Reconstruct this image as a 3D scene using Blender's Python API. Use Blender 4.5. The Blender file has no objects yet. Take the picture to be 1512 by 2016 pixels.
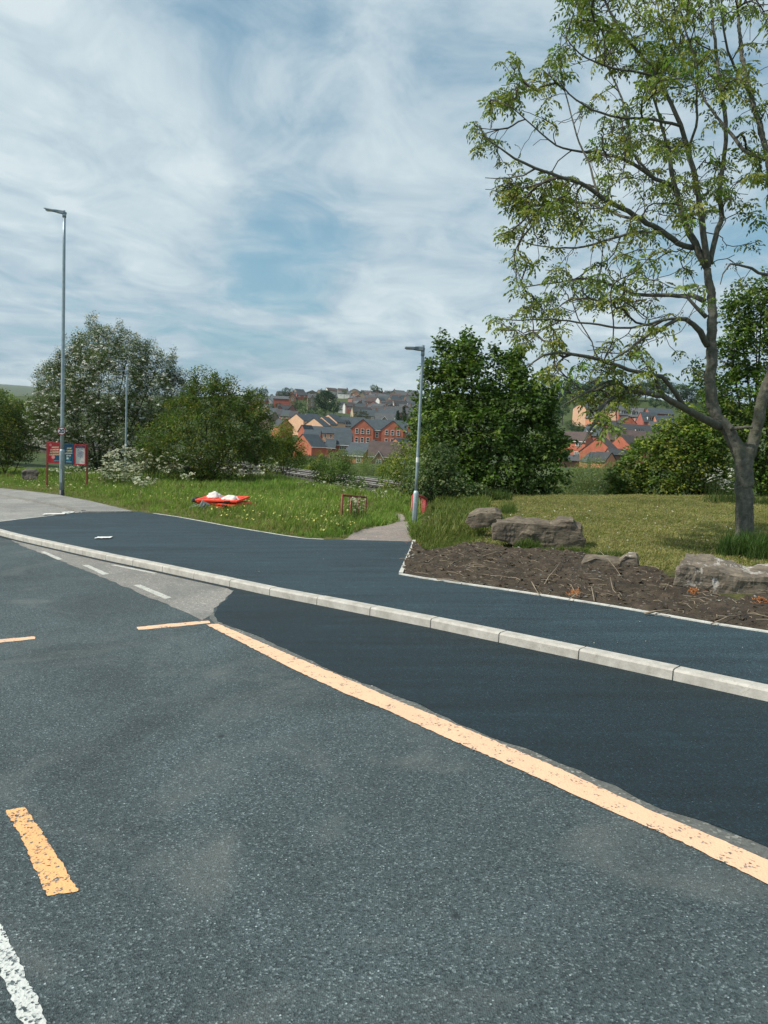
import bpy, bmesh, math, random
import numpy as np
from mathutils import Vector, Matrix, kdtree, noise as mnoise

random.seed(7)
rng = np.random.default_rng(7)
scene = bpy.context.scene
COL = scene.collection
R = math.radians

# ------------------------------------------------------------------ camera frame (recovered from kerb stones and lamp posts)
FPX = 1478.0
CAMZ = 2.05
_nd = np.array([-0.0478, 0.994, 0.0993]); _nd /= np.linalg.norm(_nd)
UPc = -_nd
FWc = np.array([0, 0, 1.0]) - UPc[2] * UPc; FWc /= np.linalg.norm(FWc)
RTc = np.cross(FWc, UPc)
if RTc[0] < 0: RTc = -RTc
def c2w(v):
    v = np.asarray(v, float)
    return np.stack([v @ RTc, v @ FWc, v @ UPc], -1)
def w2c(p):
    p = np.asarray(p, float) - np.array([0, 0, CAMZ])
    return p[..., 0:1] * RTc + p[..., 1:2] * FWc + p[..., 2:3] * UPc
def ray(px, py):
    return c2w([(px - 756) / FPX, (py - 1008) / FPX, 1.0])
def at(px, py, D):
    return ray(px, py) * D + np.array([0, 0, CAMZ])
def topx(p):
    c = w2c(p)
    return c[..., 0] / c[..., 2] * FPX + 756, c[..., 1] / c[..., 2] * FPX + 1008, c[..., 2]
_N = c2w([0.0, -1.0, -0.092]); _h = 2.05
def plane(x, y):
    return (-_h - _N[0] * x - _N[1] * y) / _N[2] + CAMZ
def gp(px, py, h=0.0):
    r = ray(px, py); o = CAMZ
    # z = plane(x,y)+h
    k = (plane(0, 0) + h - o) / (r[2] - (plane(r[0], r[1]) - plane(0, 0)))
    return np.array([r[0] * k, r[1] * k, o + r[2] * k])

cam_d = bpy.data.cameras.new("camera"); cam = bpy.data.objects.new("camera", cam_d); COL.objects.link(cam)
cam_d.sensor_fit = 'VERTICAL'; cam_d.sensor_height = 24; cam_d.lens = FPX / 2016 * 24
cam_d.clip_start = 0.1; cam_d.clip_end = 30000
cx, cy, cz = c2w([1, 0, 0]), c2w([0, -1, 0]), c2w([0, 0, -1])
cam.matrix_world = Matrix(((cx[0], cy[0], cz[0], 0), (cx[1], cy[1], cz[1], 0), (cx[2], cy[2], cz[2], CAMZ), (0, 0, 0, 1)))
scene.camera = cam

# ------------------------------------------------------------------ light
SUN_EL, SUN_AZ = 46.0, -105.0      # azimuth measured from +Y towards +X: the sun stands to the left, a little behind
sd = Vector((math.sin(R(SUN_AZ)) * math.cos(R(SUN_EL)), math.cos(R(SUN_AZ)) * math.cos(R(SUN_EL)), math.sin(R(SUN_EL))))
sl = bpy.data.lights.new("sun", 'SUN'); sl.energy = 4.3; sl.angle = R(1.5); sl.color = (1.0, 0.93, 0.82)
so = bpy.data.objects.new("sun", sl); COL.objects.link(so); so.rotation_euler = sd.to_track_quat('Z', 'Y').to_euler()

W = bpy.data.worlds.new("World"); scene.world = W; W.use_nodes = True
nt = W.node_tree; nt.nodes.clear()
def wn(t, **k):
    n = nt.nodes.new(t)
    for a, b in k.items(): setattr(n, a, b)
    return n
L = nt.links.new
sky = wn('ShaderNodeTexSky'); sky.sky_type = 'NISHITA'; sky.sun_disc = False
sky.sun_elevation = R(SUN_EL); sky.sun_rotation = R(SUN_AZ); sky.altitude = 60; sky.air_density = 1.0; sky.dust_density = 1.2; sky.ozone_density = 2.0
bg1 = wn('ShaderNodeBackground'); bg1.inputs[1].default_value = 0.125; tn = wn('ShaderNodeMix', data_type='RGBA', blend_type='MULTIPLY'); tn.inputs[0].default_value = 1.0; tn.inputs[7].default_value = (0.86, 1.16, 1.02, 1); L(sky.outputs[0], tn.inputs[6]); L(tn.outputs[2], bg1.inputs[0])
tc = wn('ShaderNodeTexCoord'); sep = wn('ShaderNodeSeparateXYZ'); L(tc.outputs['Generated'], sep.inputs[0])
def m(op, a, b=None, c=None):
    n = wn('ShaderNodeMath', operation=op)
    for i, v in enumerate((a, b, c)):
        if v is None: continue
        if isinstance(v, (int, float)): n.inputs[i].default_value = v
        else: L(v, n.inputs[i])
    return n.outputs[0]
zz = m('ADD', m('MAXIMUM', sep.outputs[2], 0.0), 0.13)
comb = wn('ShaderNodeCombineXYZ'); L(m('DIVIDE', sep.outputs[0], zz), comb.inputs[0]); L(m('DIVIDE', sep.outputs[1], zz), comb.inputs[1])
mp = wn('ShaderNodeMapping'); mp.inputs['Rotation'].default_value = (0, 0, R(-18)); mp.inputs['Scale'].default_value = (0.85, 0.95, 1); mp.inputs['Location'].default_value = (3.3, 1.55, 0)
L(comb.outputs[0], mp.inputs[0])
def wnoise(vec, s, det, rough, dist=0.0):
    n = wn('ShaderNodeTexNoise'); n.inputs['Scale'].default_value = s; n.inputs['Detail'].default_value = det
    n.inputs['Roughness'].default_value = rough; n.inputs['Distortion'].default_value = dist; L(vec, n.inputs['Vector']); return n.outputs[0]
n1 = wnoise(mp.outputs[0], 1.15, 9, 0.58, 0.7)
mp2 = wn('ShaderNodeMapping'); mp2.inputs['Rotation'].default_value = (0, 0, R(-24)); mp2.inputs['Scale'].default_value = (1.9, 1.5, 1); L(comb.outputs[0], mp2.inputs[0])
n2 = wnoise(mp2.outputs[0], 1.7, 7, 0.6, 0.8)
nn = m('ADD', m('MULTIPLY', n1, 0.68), m('MULTIPLY', n2, 0.32))
# broad banks and gaps of the high cloud, placed by bearing and height
geo = wn('ShaderNodeVectorMath', operation='NORMALIZE'); L(tc.outputs['Generated'], geo.inputs[0])
bias = None
for bx, by, bw_, ba in [(200, 200, .24, .10), (60, 60, .2, .08), (450, 20, .10, -.10), (820, 80, .17, -.09), (50, 236, .05, -.11), (120, 252, .05, -.09), (650, 260, .17, .07), (860, 330, .12, .05), (560, 440, .09, -.09), (640, 450, .07, -.06), (480, 595, .08, -.11), (330, 590, .07, -.09), (620, 595, .06, -.08), (180, 610, .08, -.09),
                       (700, 560, .05, .08), (560, 552, .04, .07), (830, 515, .07, .09), (930, 560, .07, .07), (20, 640, .07, -.07), (910, 410, .07, -.08), (970, 300, .06, -.05), (300, 400, .12, .05), (350, 530, .06, .05), (1250, 300, .2, .03)]:
    dr = ray(bx, by); dr = dr / np.linalg.norm(dr)
    dt = wn('ShaderNodeVectorMath', operation='DOT_PRODUCT'); L(geo.outputs[0], dt.inputs[0]); dt.inputs[1].default_value = tuple(dr)
    v_ = m('MULTIPLY', m('POWER', m('MAXIMUM', dt.outputs['Value'], 0.0), 1.0 / bw_ ** 2), ba * (.95 if ba < 0 else .9))
    bias = v_ if bias is None else m('ADD', bias, v_)
nn = m('ADD', nn, bias)
cr = wn('ShaderNodeValToRGB'); cr.color_ramp.interpolation = 'EASE'
cr.color_ramp.elements[0].position = 0.36; cr.color_ramp.elements[0].color = (0.48, 0.48, 0.48, 1)
cr.color_ramp.elements[1].position = 0.55; cr.color_ramp.elements[1].color = (1, 1, 1, 1)
L(nn, cr.inputs[0])
# whiter veil towards the horizon and to the sun side
vel = m('POWER', m('SUBTRACT', 1.0, m('MINIMUM', m('MULTIPLY', m('MAXIMUM', sep.outputs[2], 0.0), 4.2), 1.0)), 1.4)
fac = m('MINIMUM', m('ADD', cr.outputs[0], m('MULTIPLY', vel, 0.6)), 0.97)
cc = wn('ShaderNodeValToRGB')
cc.color_ramp.elements[0].position = 0.37; cc.color_ramp.elements[0].color = (0.275, 0.44, 0.58, 1)
cc.color_ramp.elements[1].position = 0.64; cc.color_ramp.elements[1].color = (0.76, 0.87, 0.91, 1)
L(m('ADD', m('ADD', m('MULTIPLY', n2, 0.45), m('MULTIPLY', n1, 0.55)), m('MULTIPLY', bias, 0.6)), cc.inputs[0])
bg2 = wn('ShaderNodeBackground'); bg2.inputs[1].default_value = 0.86; L(cc.outputs[0], bg2.inputs[0])
mx = wn('ShaderNodeMixShader'); L(fac, mx.inputs[0]); L(bg1.outputs[0], mx.inputs[1]); L(bg2.outputs[0], mx.inputs[2])
ow = wn('ShaderNodeOutputWorld'); L(mx.outputs[0], ow.inputs[0])

vs = scene.view_settings
vs.view_transform = 'Standard'; vs.look = 'None'; vs.gamma = 1; vs.exposure = 0.12; vs.use_curve_mapping = False
scene.cycles.max_bounces = 6; scene.cycles.diffuse_bounces = 2; scene.cycles.glossy_bounces = 2; scene.cycles.transparent_max_bounces = 6
scene.cycles.transmission_bounces = 3; scene.cycles.volume_bounces = 0

# ------------------------------------------------------------------ materials
def new_mat(name):
    mt = bpy.data.materials.new(name); mt.use_nodes = True
    t = mt.node_tree; b = t.nodes['Principled BSDF']
    return mt, t, b
def nnode(t, kind, **k):
    n = t.nodes.new(kind)
    for a, b in k.items(): setattr(n, a, b)
    return n
def noise_node(t, scale, detail=4, rough=0.55, vec=None, dist=0):
    n = nnode(t, 'ShaderNodeTexNoise'); n.inputs['Scale'].default_value = scale; n.inputs['Detail'].default_value = detail
    n.inputs['Roughness'].default_value = rough; n.inputs['Distortion'].default_value = dist
    if vec is not None: t.links.new(vec, n.inputs['Vector'])
    return n
def objco(t):
    return nnode(t, 'ShaderNodeTexCoord').outputs['Object']
def ramp(t, src, stops):
    r = nnode(t, 'ShaderNodeValToRGB'); e = r.color_ramp.elements
    while len(e) < len(stops): e.new(0.5)
    for i, (p, c) in enumerate(stops):
        e[i].position = p; e[i].color = (c[0], c[1], c[2], 1) if not isinstance(c, (int, float)) else (c, c, c, 1)
    t.links.new(src, r.inputs[0]); return r.outputs[0]
def mixc(t, fac, a, b, mode='MIX'):
    n = nnode(t, 'ShaderNodeMix', data_type='RGBA', blend_type=mode)
    for sock, v in ((n.inputs[0], fac), (n.inputs[6], a), (n.inputs[7], b)):
        if isinstance(v, (int, float)): sock.default_value = v
        elif isinstance(v, tuple): sock.default_value = (v[0], v[1], v[2], 1)
        else: t.links.new(v, sock)
    return n.outputs[2]
def bump(t, b, h, strength=0.3, dist=0.01):
    n = nnode(t, 'ShaderNodeBump'); n.inputs['Strength'].default_value = strength; n.inputs['Distance'].default_value = dist
    t.links.new(h, n.inputs['Height']); t.links.new(n.outputs[0], b.inputs['Normal'])

def simple_mat(name, col, rough=0.6, var=0.15, scale=3.0, metallic=0.0, bumps=0.0, bscale=40, spec=None):
    mt, t, b = new_mat(name); o = objco(t)
    n = noise_node(t, scale, 5, 0.6, o)
    c0 = tuple(max(0, c * (1 - var)) for c in col); c1 = tuple(min(1, c * (1 + var)) for c in col)
    t.links.new(ramp(t, n.outputs[0], [(0.3, c0), (0.7, c1)]), b.inputs['Base Color'])
    b.inputs['Roughness'].default_value = rough; b.inputs['Metallic'].default_value = metallic
    if spec is not None: b.inputs['Specular IOR Level'].default_value = spec
    if bumps: bump(t, b, noise_node(t, bscale, 4, 0.6, o).outputs[0], bumps, 0.02)
    return mt

def asphalt_color(t, o, dark, mid, light, stone=95.0, patch=0.35, tint=(1, 1, 1)):
    """aggregate: voronoi cells of stones in a binder, plus broad wear patches"""
    v = nnode(t, 'ShaderNodeTexVoronoi'); v.inputs['Scale'].default_value = stone; t.links.new(o, v.inputs['Vector'])
    sp = nnode(t, 'ShaderNodeSeparateColor'); t.links.new(v.outputs['Color'], sp.inputs[0])
    base = ramp(t, sp.outputs[0], [(0.0, dark), (0.55, mid), (0.86, mid), (1.0, light)])
    v2 = nnode(t, 'ShaderNodeTexVoronoi'); v2.inputs['Scale'].default_value = stone * 0.42; t.links.new(o, v2.inputs['Vector'])
    sp2 = nnode(t, 'ShaderNodeSeparateColor'); t.links.new(v2.outputs['Color'], sp2.inputs[0])
    spots = ramp(t, v2.outputs['Distance'], [(0.16, 1.0), (0.26, 0.0)])
    pick = ramp(t, sp2.outputs[1], [(0.965, 0.0), (0.975, 1.0)])
    mm = nnode(t, 'ShaderNodeMath', operation='MULTIPLY'); t.links.new(spots, mm.inputs[0]); t.links.new(pick, mm.inputs[1])
    lt = tuple(min(1, c * 1.9 + 0.025) for c in light)
    base = mixc(t, mm.outputs[0], base, lt)
    big = noise_node(t, 0.42, 8, 0.66, o, 0.8).outputs[0]
    shade = ramp(t, big, [(0.30, 1 - patch), (0.5, 1.0), (0.72, 1 + patch)])
    return mixc(t, 1.0, base, shade, 'MULTIPLY'), v

def road_mat():
    mt, t, b = new_mat("worn_asphalt"); o = objco(t)
    c, v = asphalt_color(t, o, (0.020, 0.031, 0.035), (0.062, 0.085, 0.091), (0.18, 0.222, 0.23), 125, 0.34)
    # dusty pale and brownish stains along the wheel tracks
    n = noise_node(t, 0.9, 5, 0.6, o, 1.2).outputs[0]
    c = mixc(t, ramp(t, n, [(0.52, 0.0), (0.75, 0.40)]), c, (0.165, 0.175, 0.16))
    n3 = noise_node(t, 2.3, 5, 0.7, o, 0.5).outputs[0]
    c = mixc(t, ramp(t, n3, [(0.66, 0.0), (0.74, 0.5)]), c, (0.035, 0.045, 0.05))
    pv_ = nnode(t, 'ShaderNodeTexVoronoi'); pv_.inputs['Scale'].default_value = 1.9; t.links.new(o, pv_.inputs['Vector'])
    ps_ = nnode(t, 'ShaderNodeSeparateColor'); t.links.new(pv_.outputs['Color'], ps_.inputs[0])
    pk = nnode(t, 'ShaderNodeMath', operation='MULTIPLY'); t.links.new(ramp(t, pv_.outputs['Distance'], [(0.03, 1.0), (0.07, 0.0)]), pk.inputs[0]); t.links.new(ramp(t, ps_.outputs[0], [(0.72, 0.0), (0.74, .85)]), pk.inputs[1])
    c = mixc(t, pk.outputs[0], c, (0.018, 0.026, 0.03))
    t.links.new(c, b.inputs['Base Color']); b.inputs['Roughness'].default_value = 0.78; b.inputs['Specular IOR Level'].default_value = 0.35
    bump(t, b, v.outputs['Distance'], 0.55, 0.008)
    return mt
def tarmac_mat(name, k=1.0, tint=(0.0085, 0.0215, 0.0280)):
    mt, t, b = new_mat(name); o = objco(t)
    a = tuple(x * k for x in tint)
    c, v = asphalt_color(t, o, tuple(x * 0.45 for x in a), a, tuple(x * 2.1 + .004 for x in a), 115, 0.2)
    n = noise_node(t, 1.6, 7, 0.7, o, 0.4).outputs[0]
    c = mixc(t, ramp(t, n, [(0.55, 0.0), (0.8, 0.28)]), c, tuple(x * 2.6 for x in a))
    ms_ = nnode(t, 'ShaderNodeMapping'); ms_.inputs['Rotation'].default_value = (0, 0, R(37)); ms_.inputs['Scale'].default_value = (0.35, 4.5, 1); t.links.new(o, ms_.inputs[0])
    rs_ = noise_node(t, 1.2, 5, 0.6, ms_.outputs[0]).outputs[0]
    c = mixc(t, 1.0, c, ramp(t, rs_, [(0.3, 0.72), (0.7, 1.3)]), 'MULTIPLY')
    w = noise_node(t, 5.5, 3, 0.7, o, 2.0).outputs[0]
    c = mixc(t, ramp(t, w, [(0.70, 0.0), (0.75, 0.25)]), c, (0.12, 0.14, 0.14))
    t.links.new(c, b.inputs['Base Color']); b.inputs['Roughness'].default_value = 0.72; b.inputs['Specular IOR Level'].default_value = 0.4
    bump(t, b, v.outputs['Distance'], 0.4, 0.006)
    return mt
def paint_mat(name, col, wear=0.5, scale=9.0, under=(0.07, 0.09, 0.095), seed=0.0):
    mt, t, b = new_mat(name); o = objco(t)
    mpn = nnode(t, 'ShaderNodeMapping'); mpn.inputs['Location'].default_value = (seed, seed * 2, 0); t.links.new(o, mpn.inputs[0])
    n = noise_node(t, scale, 8, 0.75, mpn.outputs[0], 0.6).outputs[0]
    dirt = noise_node(t, 2.5, 6, 0.7, mpn.outputs[0]).outputs[0]
    cc_ = mixc(t, ramp(t, dirt, [(0.35, 0.0), (0.75, 0.55)]), col, tuple(c * 0.70 + .03 for c in col))
    v = nnode(t, 'ShaderNodeTexVoronoi'); v.inputs['Scale'].default_value = 85; t.links.new(o, v.inputs['Vector'])
    sp = nnode(t, 'ShaderNodeSeparateColor'); t.links.new(v.outputs['Color'], sp.inputs[0])
    und = ramp(t, sp.outputs[0], [(0, tuple(c * 0.5 for c in under)), (1, tuple(c * 1.6 for c in under))])
    ad = nnode(t, 'ShaderNodeMath', operation='MULTIPLY_ADD'); t.links.new(sp.outputs[1], ad.inputs[0]); ad.inputs[1].default_value = 0.26; t.links.new(n, ad.inputs[2])
    f = ramp(t, ad.outputs[0], [(wear + 0.15, 1.0), (wear + 0.24, 0.0)])
    t.links.new(mixc(t, f, und, cc_), b.inputs['Base Color'])
    b.inputs['Roughness'].default_value = 0.7
    bump(t, b, v.outputs['Distance'], 0.35, 0.006)
    return mt
M = {}
M['road'] = road_mat()
M['new_tarmac'] = tarmac_mat("new_tarmac", 1.0)
M['footway'] = tarmac_mat("footway_tarmac", 1.22, (0.017, 0.034, 0.043))
M['yellow'] = paint_mat("yellow_paint", (0.84, 0.53, 0.34), 0.59, 10, (0.09, 0.10, 0.10))
M['yellow_worn'] = paint_mat("worn_yellow_paint", (0.88, 0.46, 0.19), 0.53, 20, seed=3.1)
M['white_worn'] = paint_mat("worn_white_paint", (0.60, 0.62, 0.59), 0.505, 24, seed=8.0)
M['white_old'] = paint_mat("old_white_paint", (0.52, 0.52, 0.47), 0.54, 20, (0.25, 0.24, 0.22), seed=5.0)
def patch_mat(name, a, b_, stone=70):
    mt, t, b = new_mat(name); o = objco(t)
    c, v = asphalt_color(t, o, tuple(x * 0.6 for x in a), a, b_, stone, 0.25)
    n = noise_node(t, 1.3, 5, 0.7, o, 0.7).outputs[0]
    c = mixc(t, ramp(t, n, [(0.45, 0.0), (0.7, 0.6)]), c, (0.13, 0.14, 0.135))
    t.links.new(c, b.inputs['Base Color']); b.inputs['Roughness'].default_value = 0.85
    bump(t, b, v.outputs['Distance'], 0.4, 0.006); return mt
M['pale_patch'] = patch_mat("pale_old_surface", (0.235, 0.225, 0.205), (0.42, 0.39, 0.36))
M['strip'] = patch_mat("milled_edge", (0.12, 0.125, 0.115), (0.30, 0.30, 0.27), 60)
M['old_path'] = patch_mat("old_path_surface", (0.27, 0.22, 0.19), (0.40, 0.34, 0.30), 50)
M['grey_path'] = patch_mat("grey_old_footway", (0.27, 0.26, 0.24), (0.40, 0.38, 0.36), 50)
def kerb_mat():
    mt, t, b = new_mat("kerb_concrete"); o = objco(t)
    n = noise_node(t, 6, 7, 0.7, o).outputs[0]
    c = ramp(t, n, [(0.3, (0.34, 0.32, 0.285)), (0.7, (0.57, 0.545, 0.495))])
    n2 = noise_node(t, 14, 6, 0.8, o, 1.0).outputs[0]
    c = mixc(t, ramp(t, n2, [(0.56, 0.0), (0.70, 0.60)]), c, (0.20, 0.185, 0.16))
    n3 = noise_node(t, 70, 3, 0.6, o).outputs[0]
    c = mixc(t, ramp(t, n3, [(0.62, 0), (0.7, 0.5)]), c, (0.26, 0.25, 0.23))
    t.links.new(c, b.inputs['Base Color']); b.inputs['Roughness'].default_value = 0.85
    bump(t, b, n2, 0.35, 0.01); return mt
M['kerb'] = kerb_mat()
M['edging'] = simple_mat("edging_concrete", (0.52, 0.51, 0.47), 0.9, 0.35, 5, bumps=0.3, bscale=60)
def soil_mat():
    mt, t, b = new_mat("bare_soil"); o = objco(t)
    n = noise_node(t, 5, 9, 0.75, o, 0.4).outputs[0]
    c = ramp(t, n, [(0.25, (0.014, 0.010, 0.006)), (0.5, (0.055, 0.040, 0.025)), (0.64, (0.105, 0.076, 0.047)), (0.85, (0.17, 0.13, 0.085))])
    v = nnode(t, 'ShaderNodeTexVoronoi'); v.inputs['Scale'].default_value = 38; t.links.new(o, v.inputs['Vector'])
    sp = nnode(t, 'ShaderNodeSeparateColor'); t.links.new(v.outputs['Color'], sp.inputs[0])
    c = mixc(t, ramp(t, sp.outputs[0], [(0.965, 0), (0.975, 0.8)]), c, (0.20, 0.17, 0.13))
    t.links.new(c, b.inputs['Base Color']); b.inputs['Roughness'].default_value = 0.95
    bump(t, b, noise_node(t, 28, 8, 0.8, o).outputs[0], 0.9, 0.04); return mt
M['soil'] = soil_mat()
def ground_mat(name, stops, sc=1.2, fine=22):
    mt, t, b = new_mat(name); o = objco(t)
    n = noise_node(t, sc, 7, 0.7, o, 0.5).outputs[0]
    c = ramp(t, n, stops)
    f = noise_node(t, fine, 5, 0.75, o).outputs[0]
    c = mixc(t, 1.0, c, ramp(t, f, [(0.3, 0.55), (0.7, 1.4)]), 'MULTIPLY')
    t.links.new(c, b.inputs['Base Color']); b.inputs['Roughness'].default_value = 0.95; b.inputs['Specular IOR Level'].default_value = 0.15
    bump(t, b, f, 0.8, 0.05); return mt
M['grass_ground'] = ground_mat("grass_floor", [(0.3, (0.050, 0.062, 0.018)), (0.5, (0.105, 0.110, 0.038)), (0.72, (0.19, 0.170, 0.070))])
M['terrain'] = ground_mat("rough_ground", [(0.3, (0.035, 0.055, 0.022)), (0.5, (0.06, 0.085, 0.030)), (0.72, (0.10, 0.115, 0.045))], 0.02, 0.8)
M['far_field'] = ground_mat("far_field", [(0.35, (0.06, 0.10, 0.045)), (0.5, (0.10, 0.16, 0.06)), (0.65, (0.17, 0.21, 0.09))], 0.0018, 0.02)

def leaf_mat(name, trans=0.35, rough=0.55, tcol=(1.2, 1.5, 0.55)):
    """colour comes from the leaf's own colour attribute"""
    mt, t, b = new_mat(name)
    a = nnode(t, 'ShaderNodeAttribute'); a.attribute_name = 'tint'
    t.links.new(a.outputs['Color'], b.inputs['Base Color']); b.inputs['Roughness'].default_value = rough
    b.inputs['Specular IOR Level'].default_value = 0.16
    tr = nnode(t, 'ShaderNodeBsdfTranslucent')
    hs = nnode(t, 'ShaderNodeMix', data_type='RGBA', blend_type='MULTIPLY'); hs.inputs[0].default_value = 1
    t.links.new(a.outputs['Color'], hs.inputs[6]); hs.inputs[7].default_value = (*tcol, 1)
    t.links.new(hs.outputs[2], tr.inputs[0])
    ms = nnode(t, 'ShaderNodeMixShader'); ms.inputs[0].default_value = trans
    t.links.new(b.outputs[0], ms.inputs[1]); t.links.new(tr.outputs[0], ms.inputs[2])
    t.links.new(ms.outputs[0], t.nodes['Material Output'].inputs[0]); return mt
M['leaf'] = leaf_mat("foliage", 0.30)
M['leaf_dense'] = leaf_mat("dense_foliage", 0.30)
M['grass'] = leaf_mat("grass_blades", 0.30, 0.6)
M['flower'] = leaf_mat("petals", 0.25, 0.7, (1, 1, .95))
def bark_mat(name, a, b_, moss=True):
    mt, t, b = new_mat(name); o = objco(t)
    mpn = nnode(t, 'ShaderNodeMapping'); mpn.inputs['Scale'].default_value = (1, 1, 0.55); t.links.new(o, mpn.inputs[0])
    n = noise_node(t, 11, 8, 0.72, mpn.outputs[0], 1.0).outputs[0]
    c = ramp(t, n, [(0.28, a), (0.72, b_)])
    if moss:
        n2 = noise_node(t, 2.2, 4, 0.6, o).outputs[0]
        c = mixc(t, ramp(t, n2, [(0.5, 0), (0.68, 0.55)]), c, (0.10, 0.105, 0.055))
        n3 = noise_node(t, 3.3, 4, 0.7, o, 0.5).outputs[0]
        c = mixc(t, ramp(t, n3, [(0.71, 0), (0.75, 0.8)]), c, (0.33, 0.19, 0.04))
    t.links.new(c, b.inputs['Base Color']); b.inputs['Roughness'].default_value = 0.9
    mw = nnode(t, 'ShaderNodeMapping'); mw.inputs['Scale'].default_value = (3, 3, 9); t.links.new(o, mw.inputs[0])
    bump(t, b, noise_node(t, 6, 7, 0.7, mw.outputs[0], 0.8).outputs[0], 0.8, 0.03); return mt
M['bark'] = bark_mat("ash_bark", (0.050, 0.050, 0.040), (0.18, 0.175, 0.14))
M['bark_dark'] = bark_mat("dark_bark", (0.03, 0.027, 0.022), (0.10, 0.09, 0.07), False)
M['galv'] = simple_mat("galvanised_steel", (0.30, 0.37, 0.40), 0.45, 0.16, 9, metallic=0.35, bumps=0.08, bscale=60)
M['galv_light'] = simple_mat("pale_galvanised_steel", (0.46, 0.55, 0.58), 0.5, 0.14, 9, metallic=0.3)
M['black_band'] = simple_mat("black_root_coating", (0.012, 0.02, 0.024), 0.5, 0.3, 20)
M['lantern'] = simple_mat("lantern_casting", (0.20, 0.25, 0.28), 0.5, 0.1, 9, metallic=0.2)
M['lens'] = simple_mat("lamp_lens", (0.55, 0.58, 0.58), 0.15, 0.05, 9)
M['red_metal'] = simple_mat("red_painted_metal", (0.42, 0.022, 0.030), 0.45, 0.35, 12, bumps=0.15, bscale=30)
M['red_faded'] = simple_mat("faded_red_metal", (0.21, 0.045, 0.030), 0.6, 0.45, 10, bumps=0.25, bscale=30)
M['white'] = simple_mat("white_gloss", (0.75, 0.76, 0.74), 0.5, 0.05, 3)
M['sign_white'] = simple_mat("sign_white", (0.80, 0.80, 0.82), 0.4, 0.02, 3)
M['sign_black'] = simple_mat("sign_black", (0.01, 0.012, 0.014), 0.5, 0.1, 3)
M['sign_red'] = simple_mat("sign_red", (0.30, 0.015, 0.02), 0.4, 0.1, 3)
M['poster_red'] = simple_mat("poster_red", (0.62, 0.030, 0.040), 0.4, 0.06, 3)
M['poster_blue'] = simple_mat("poster_blue", (0.008, 0.075, 0.15), 0.4, 0.1, 3)
M['poster_navy'] = simple_mat("poster_navy", (0.010, 0.018, 0.10), 0.4, 0.1, 3)
M['poster_teal'] = simple_mat("poster_teal", (0.012, 0.20, 0.26), 0.4, 0.1, 3)
M['poster_pink'] = simple_mat("poster_pink", (0.85, 0.28, 0.26), 0.4, 0.1, 3)
M['poster_paper'] = simple_mat("poster_paper", (0.66, 0.66, 0.60), 0.5, 0.03, 3)
M['poster_cream'] = simple_mat("poster_cream", (0.72, 0.66, 0.42), 0.5, 0.03, 3)
M['map_ink'] = simple_mat("map_ink", (0.22, 0.20, 0.34), 0.5, 0.3, 9)
M['orange_plastic'] = simple_mat("orange_plastic", (0.86, 0.075, 0.030), 0.45, 0.12, 8, bumps=0.1, bscale=20)
M['rubber'] = simple_mat("grey_rubber", (0.045, 0.055, 0.055), 0.8, 0.4, 8, bumps=0.3)
M['grey_foot'] = simple_mat("scuffed_grey_rubber", (0.20, 0.22, 0.215), 0.8, 0.4, 8, bumps=0.3)
M['sack'] = simple_mat("white_woven_sack", (0.66, 0.64, 0.60), 0.85, 0.12, 12, bumps=0.5, bscale=30)
M['stick'] = simple_mat("dry_wood", (0.25, 0.20, 0.14), 0.9, 0.45, 8)
M['rust_needles'] = simple_mat("dead_orange_stalks", (0.42, 0.16, 0.05), 0.9, 0.3, 10)
M['rail_steel'] = simple_mat("rail_steel", (0.24, 0.235, 0.23), 0.4, 0.2, 2, metallic=0.4)
M['rail_top'] = simple_mat("bright_rail", (0.62, 0.62, 0.60), 0.4, 0.1, 2, metallic=0.2)
M['sleeper'] = simple_mat("sleeper_concrete", (0.055, 0.048, 0.042), 0.9, 0.3, 2)
M['ballast'] = ground_mat("track_ballast", [(0.3, (0.045, 0.042, 0.038)), (0.7, (0.13, 0.12, 0.105))], 0.7, 9)
def stone_mat(name, a, b_, patchy=0.62):
    mt, t, b = new_mat(name); o = objco(t)
    n = noise_node(t, 3.2, 8, 0.7, o, 0.6).outputs[0]
    c = ramp(t, n, [(0.25, a), (0.75, b_)])
    mpn = nnode(t, 'ShaderNodeMapping'); mpn.inputs['Location'].default_value = (4, 1, 9); t.links.new(o, mpn.inputs[0])
    n2 = noise_node(t, 2.6, 7, 0.72, mpn.outputs[0], 1.2).outputs[0]
    c = mixc(t, ramp(t, n2, [(patchy, 0), (patchy + 0.02, 0.85)]), c, (0.50, 0.46, 0.42))
    mps = nnode(t, 'ShaderNodeMapping'); mps.inputs['Scale'].default_value = (1, 1, 5); t.links.new(o, mps.inputs[0])
    st = noise_node(t, 7, 6, 0.75, mps.outputs[0], 0.5).outputs[0]
    c = mixc(t, 1.0, c, ramp(t, st, [(0.3, 0.6), (0.7, 1.3)]), 'MULTIPLY')
    t.links.new(c, b.inputs['Base Color']); b.inputs['Roughness'].default_value = 0.92
    bump(t, b, st, 0.8, 0.03); return mt
M['stone'] = stone_mat("sandstone", (0.055, 0.044, 0.032), (0.25, 0.205, 0.15), 0.67)
M['stone_white'] = stone_mat("lichened_sandstone", (0.085, 0.07, 0.054), (0.27, 0.225, 0.17), 0.57)
M['stone_dark'] = stone_mat("dark_sandstone", (0.045, 0.042, 0.036), (0.14, 0.125, 0.10), 0.80)

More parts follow.
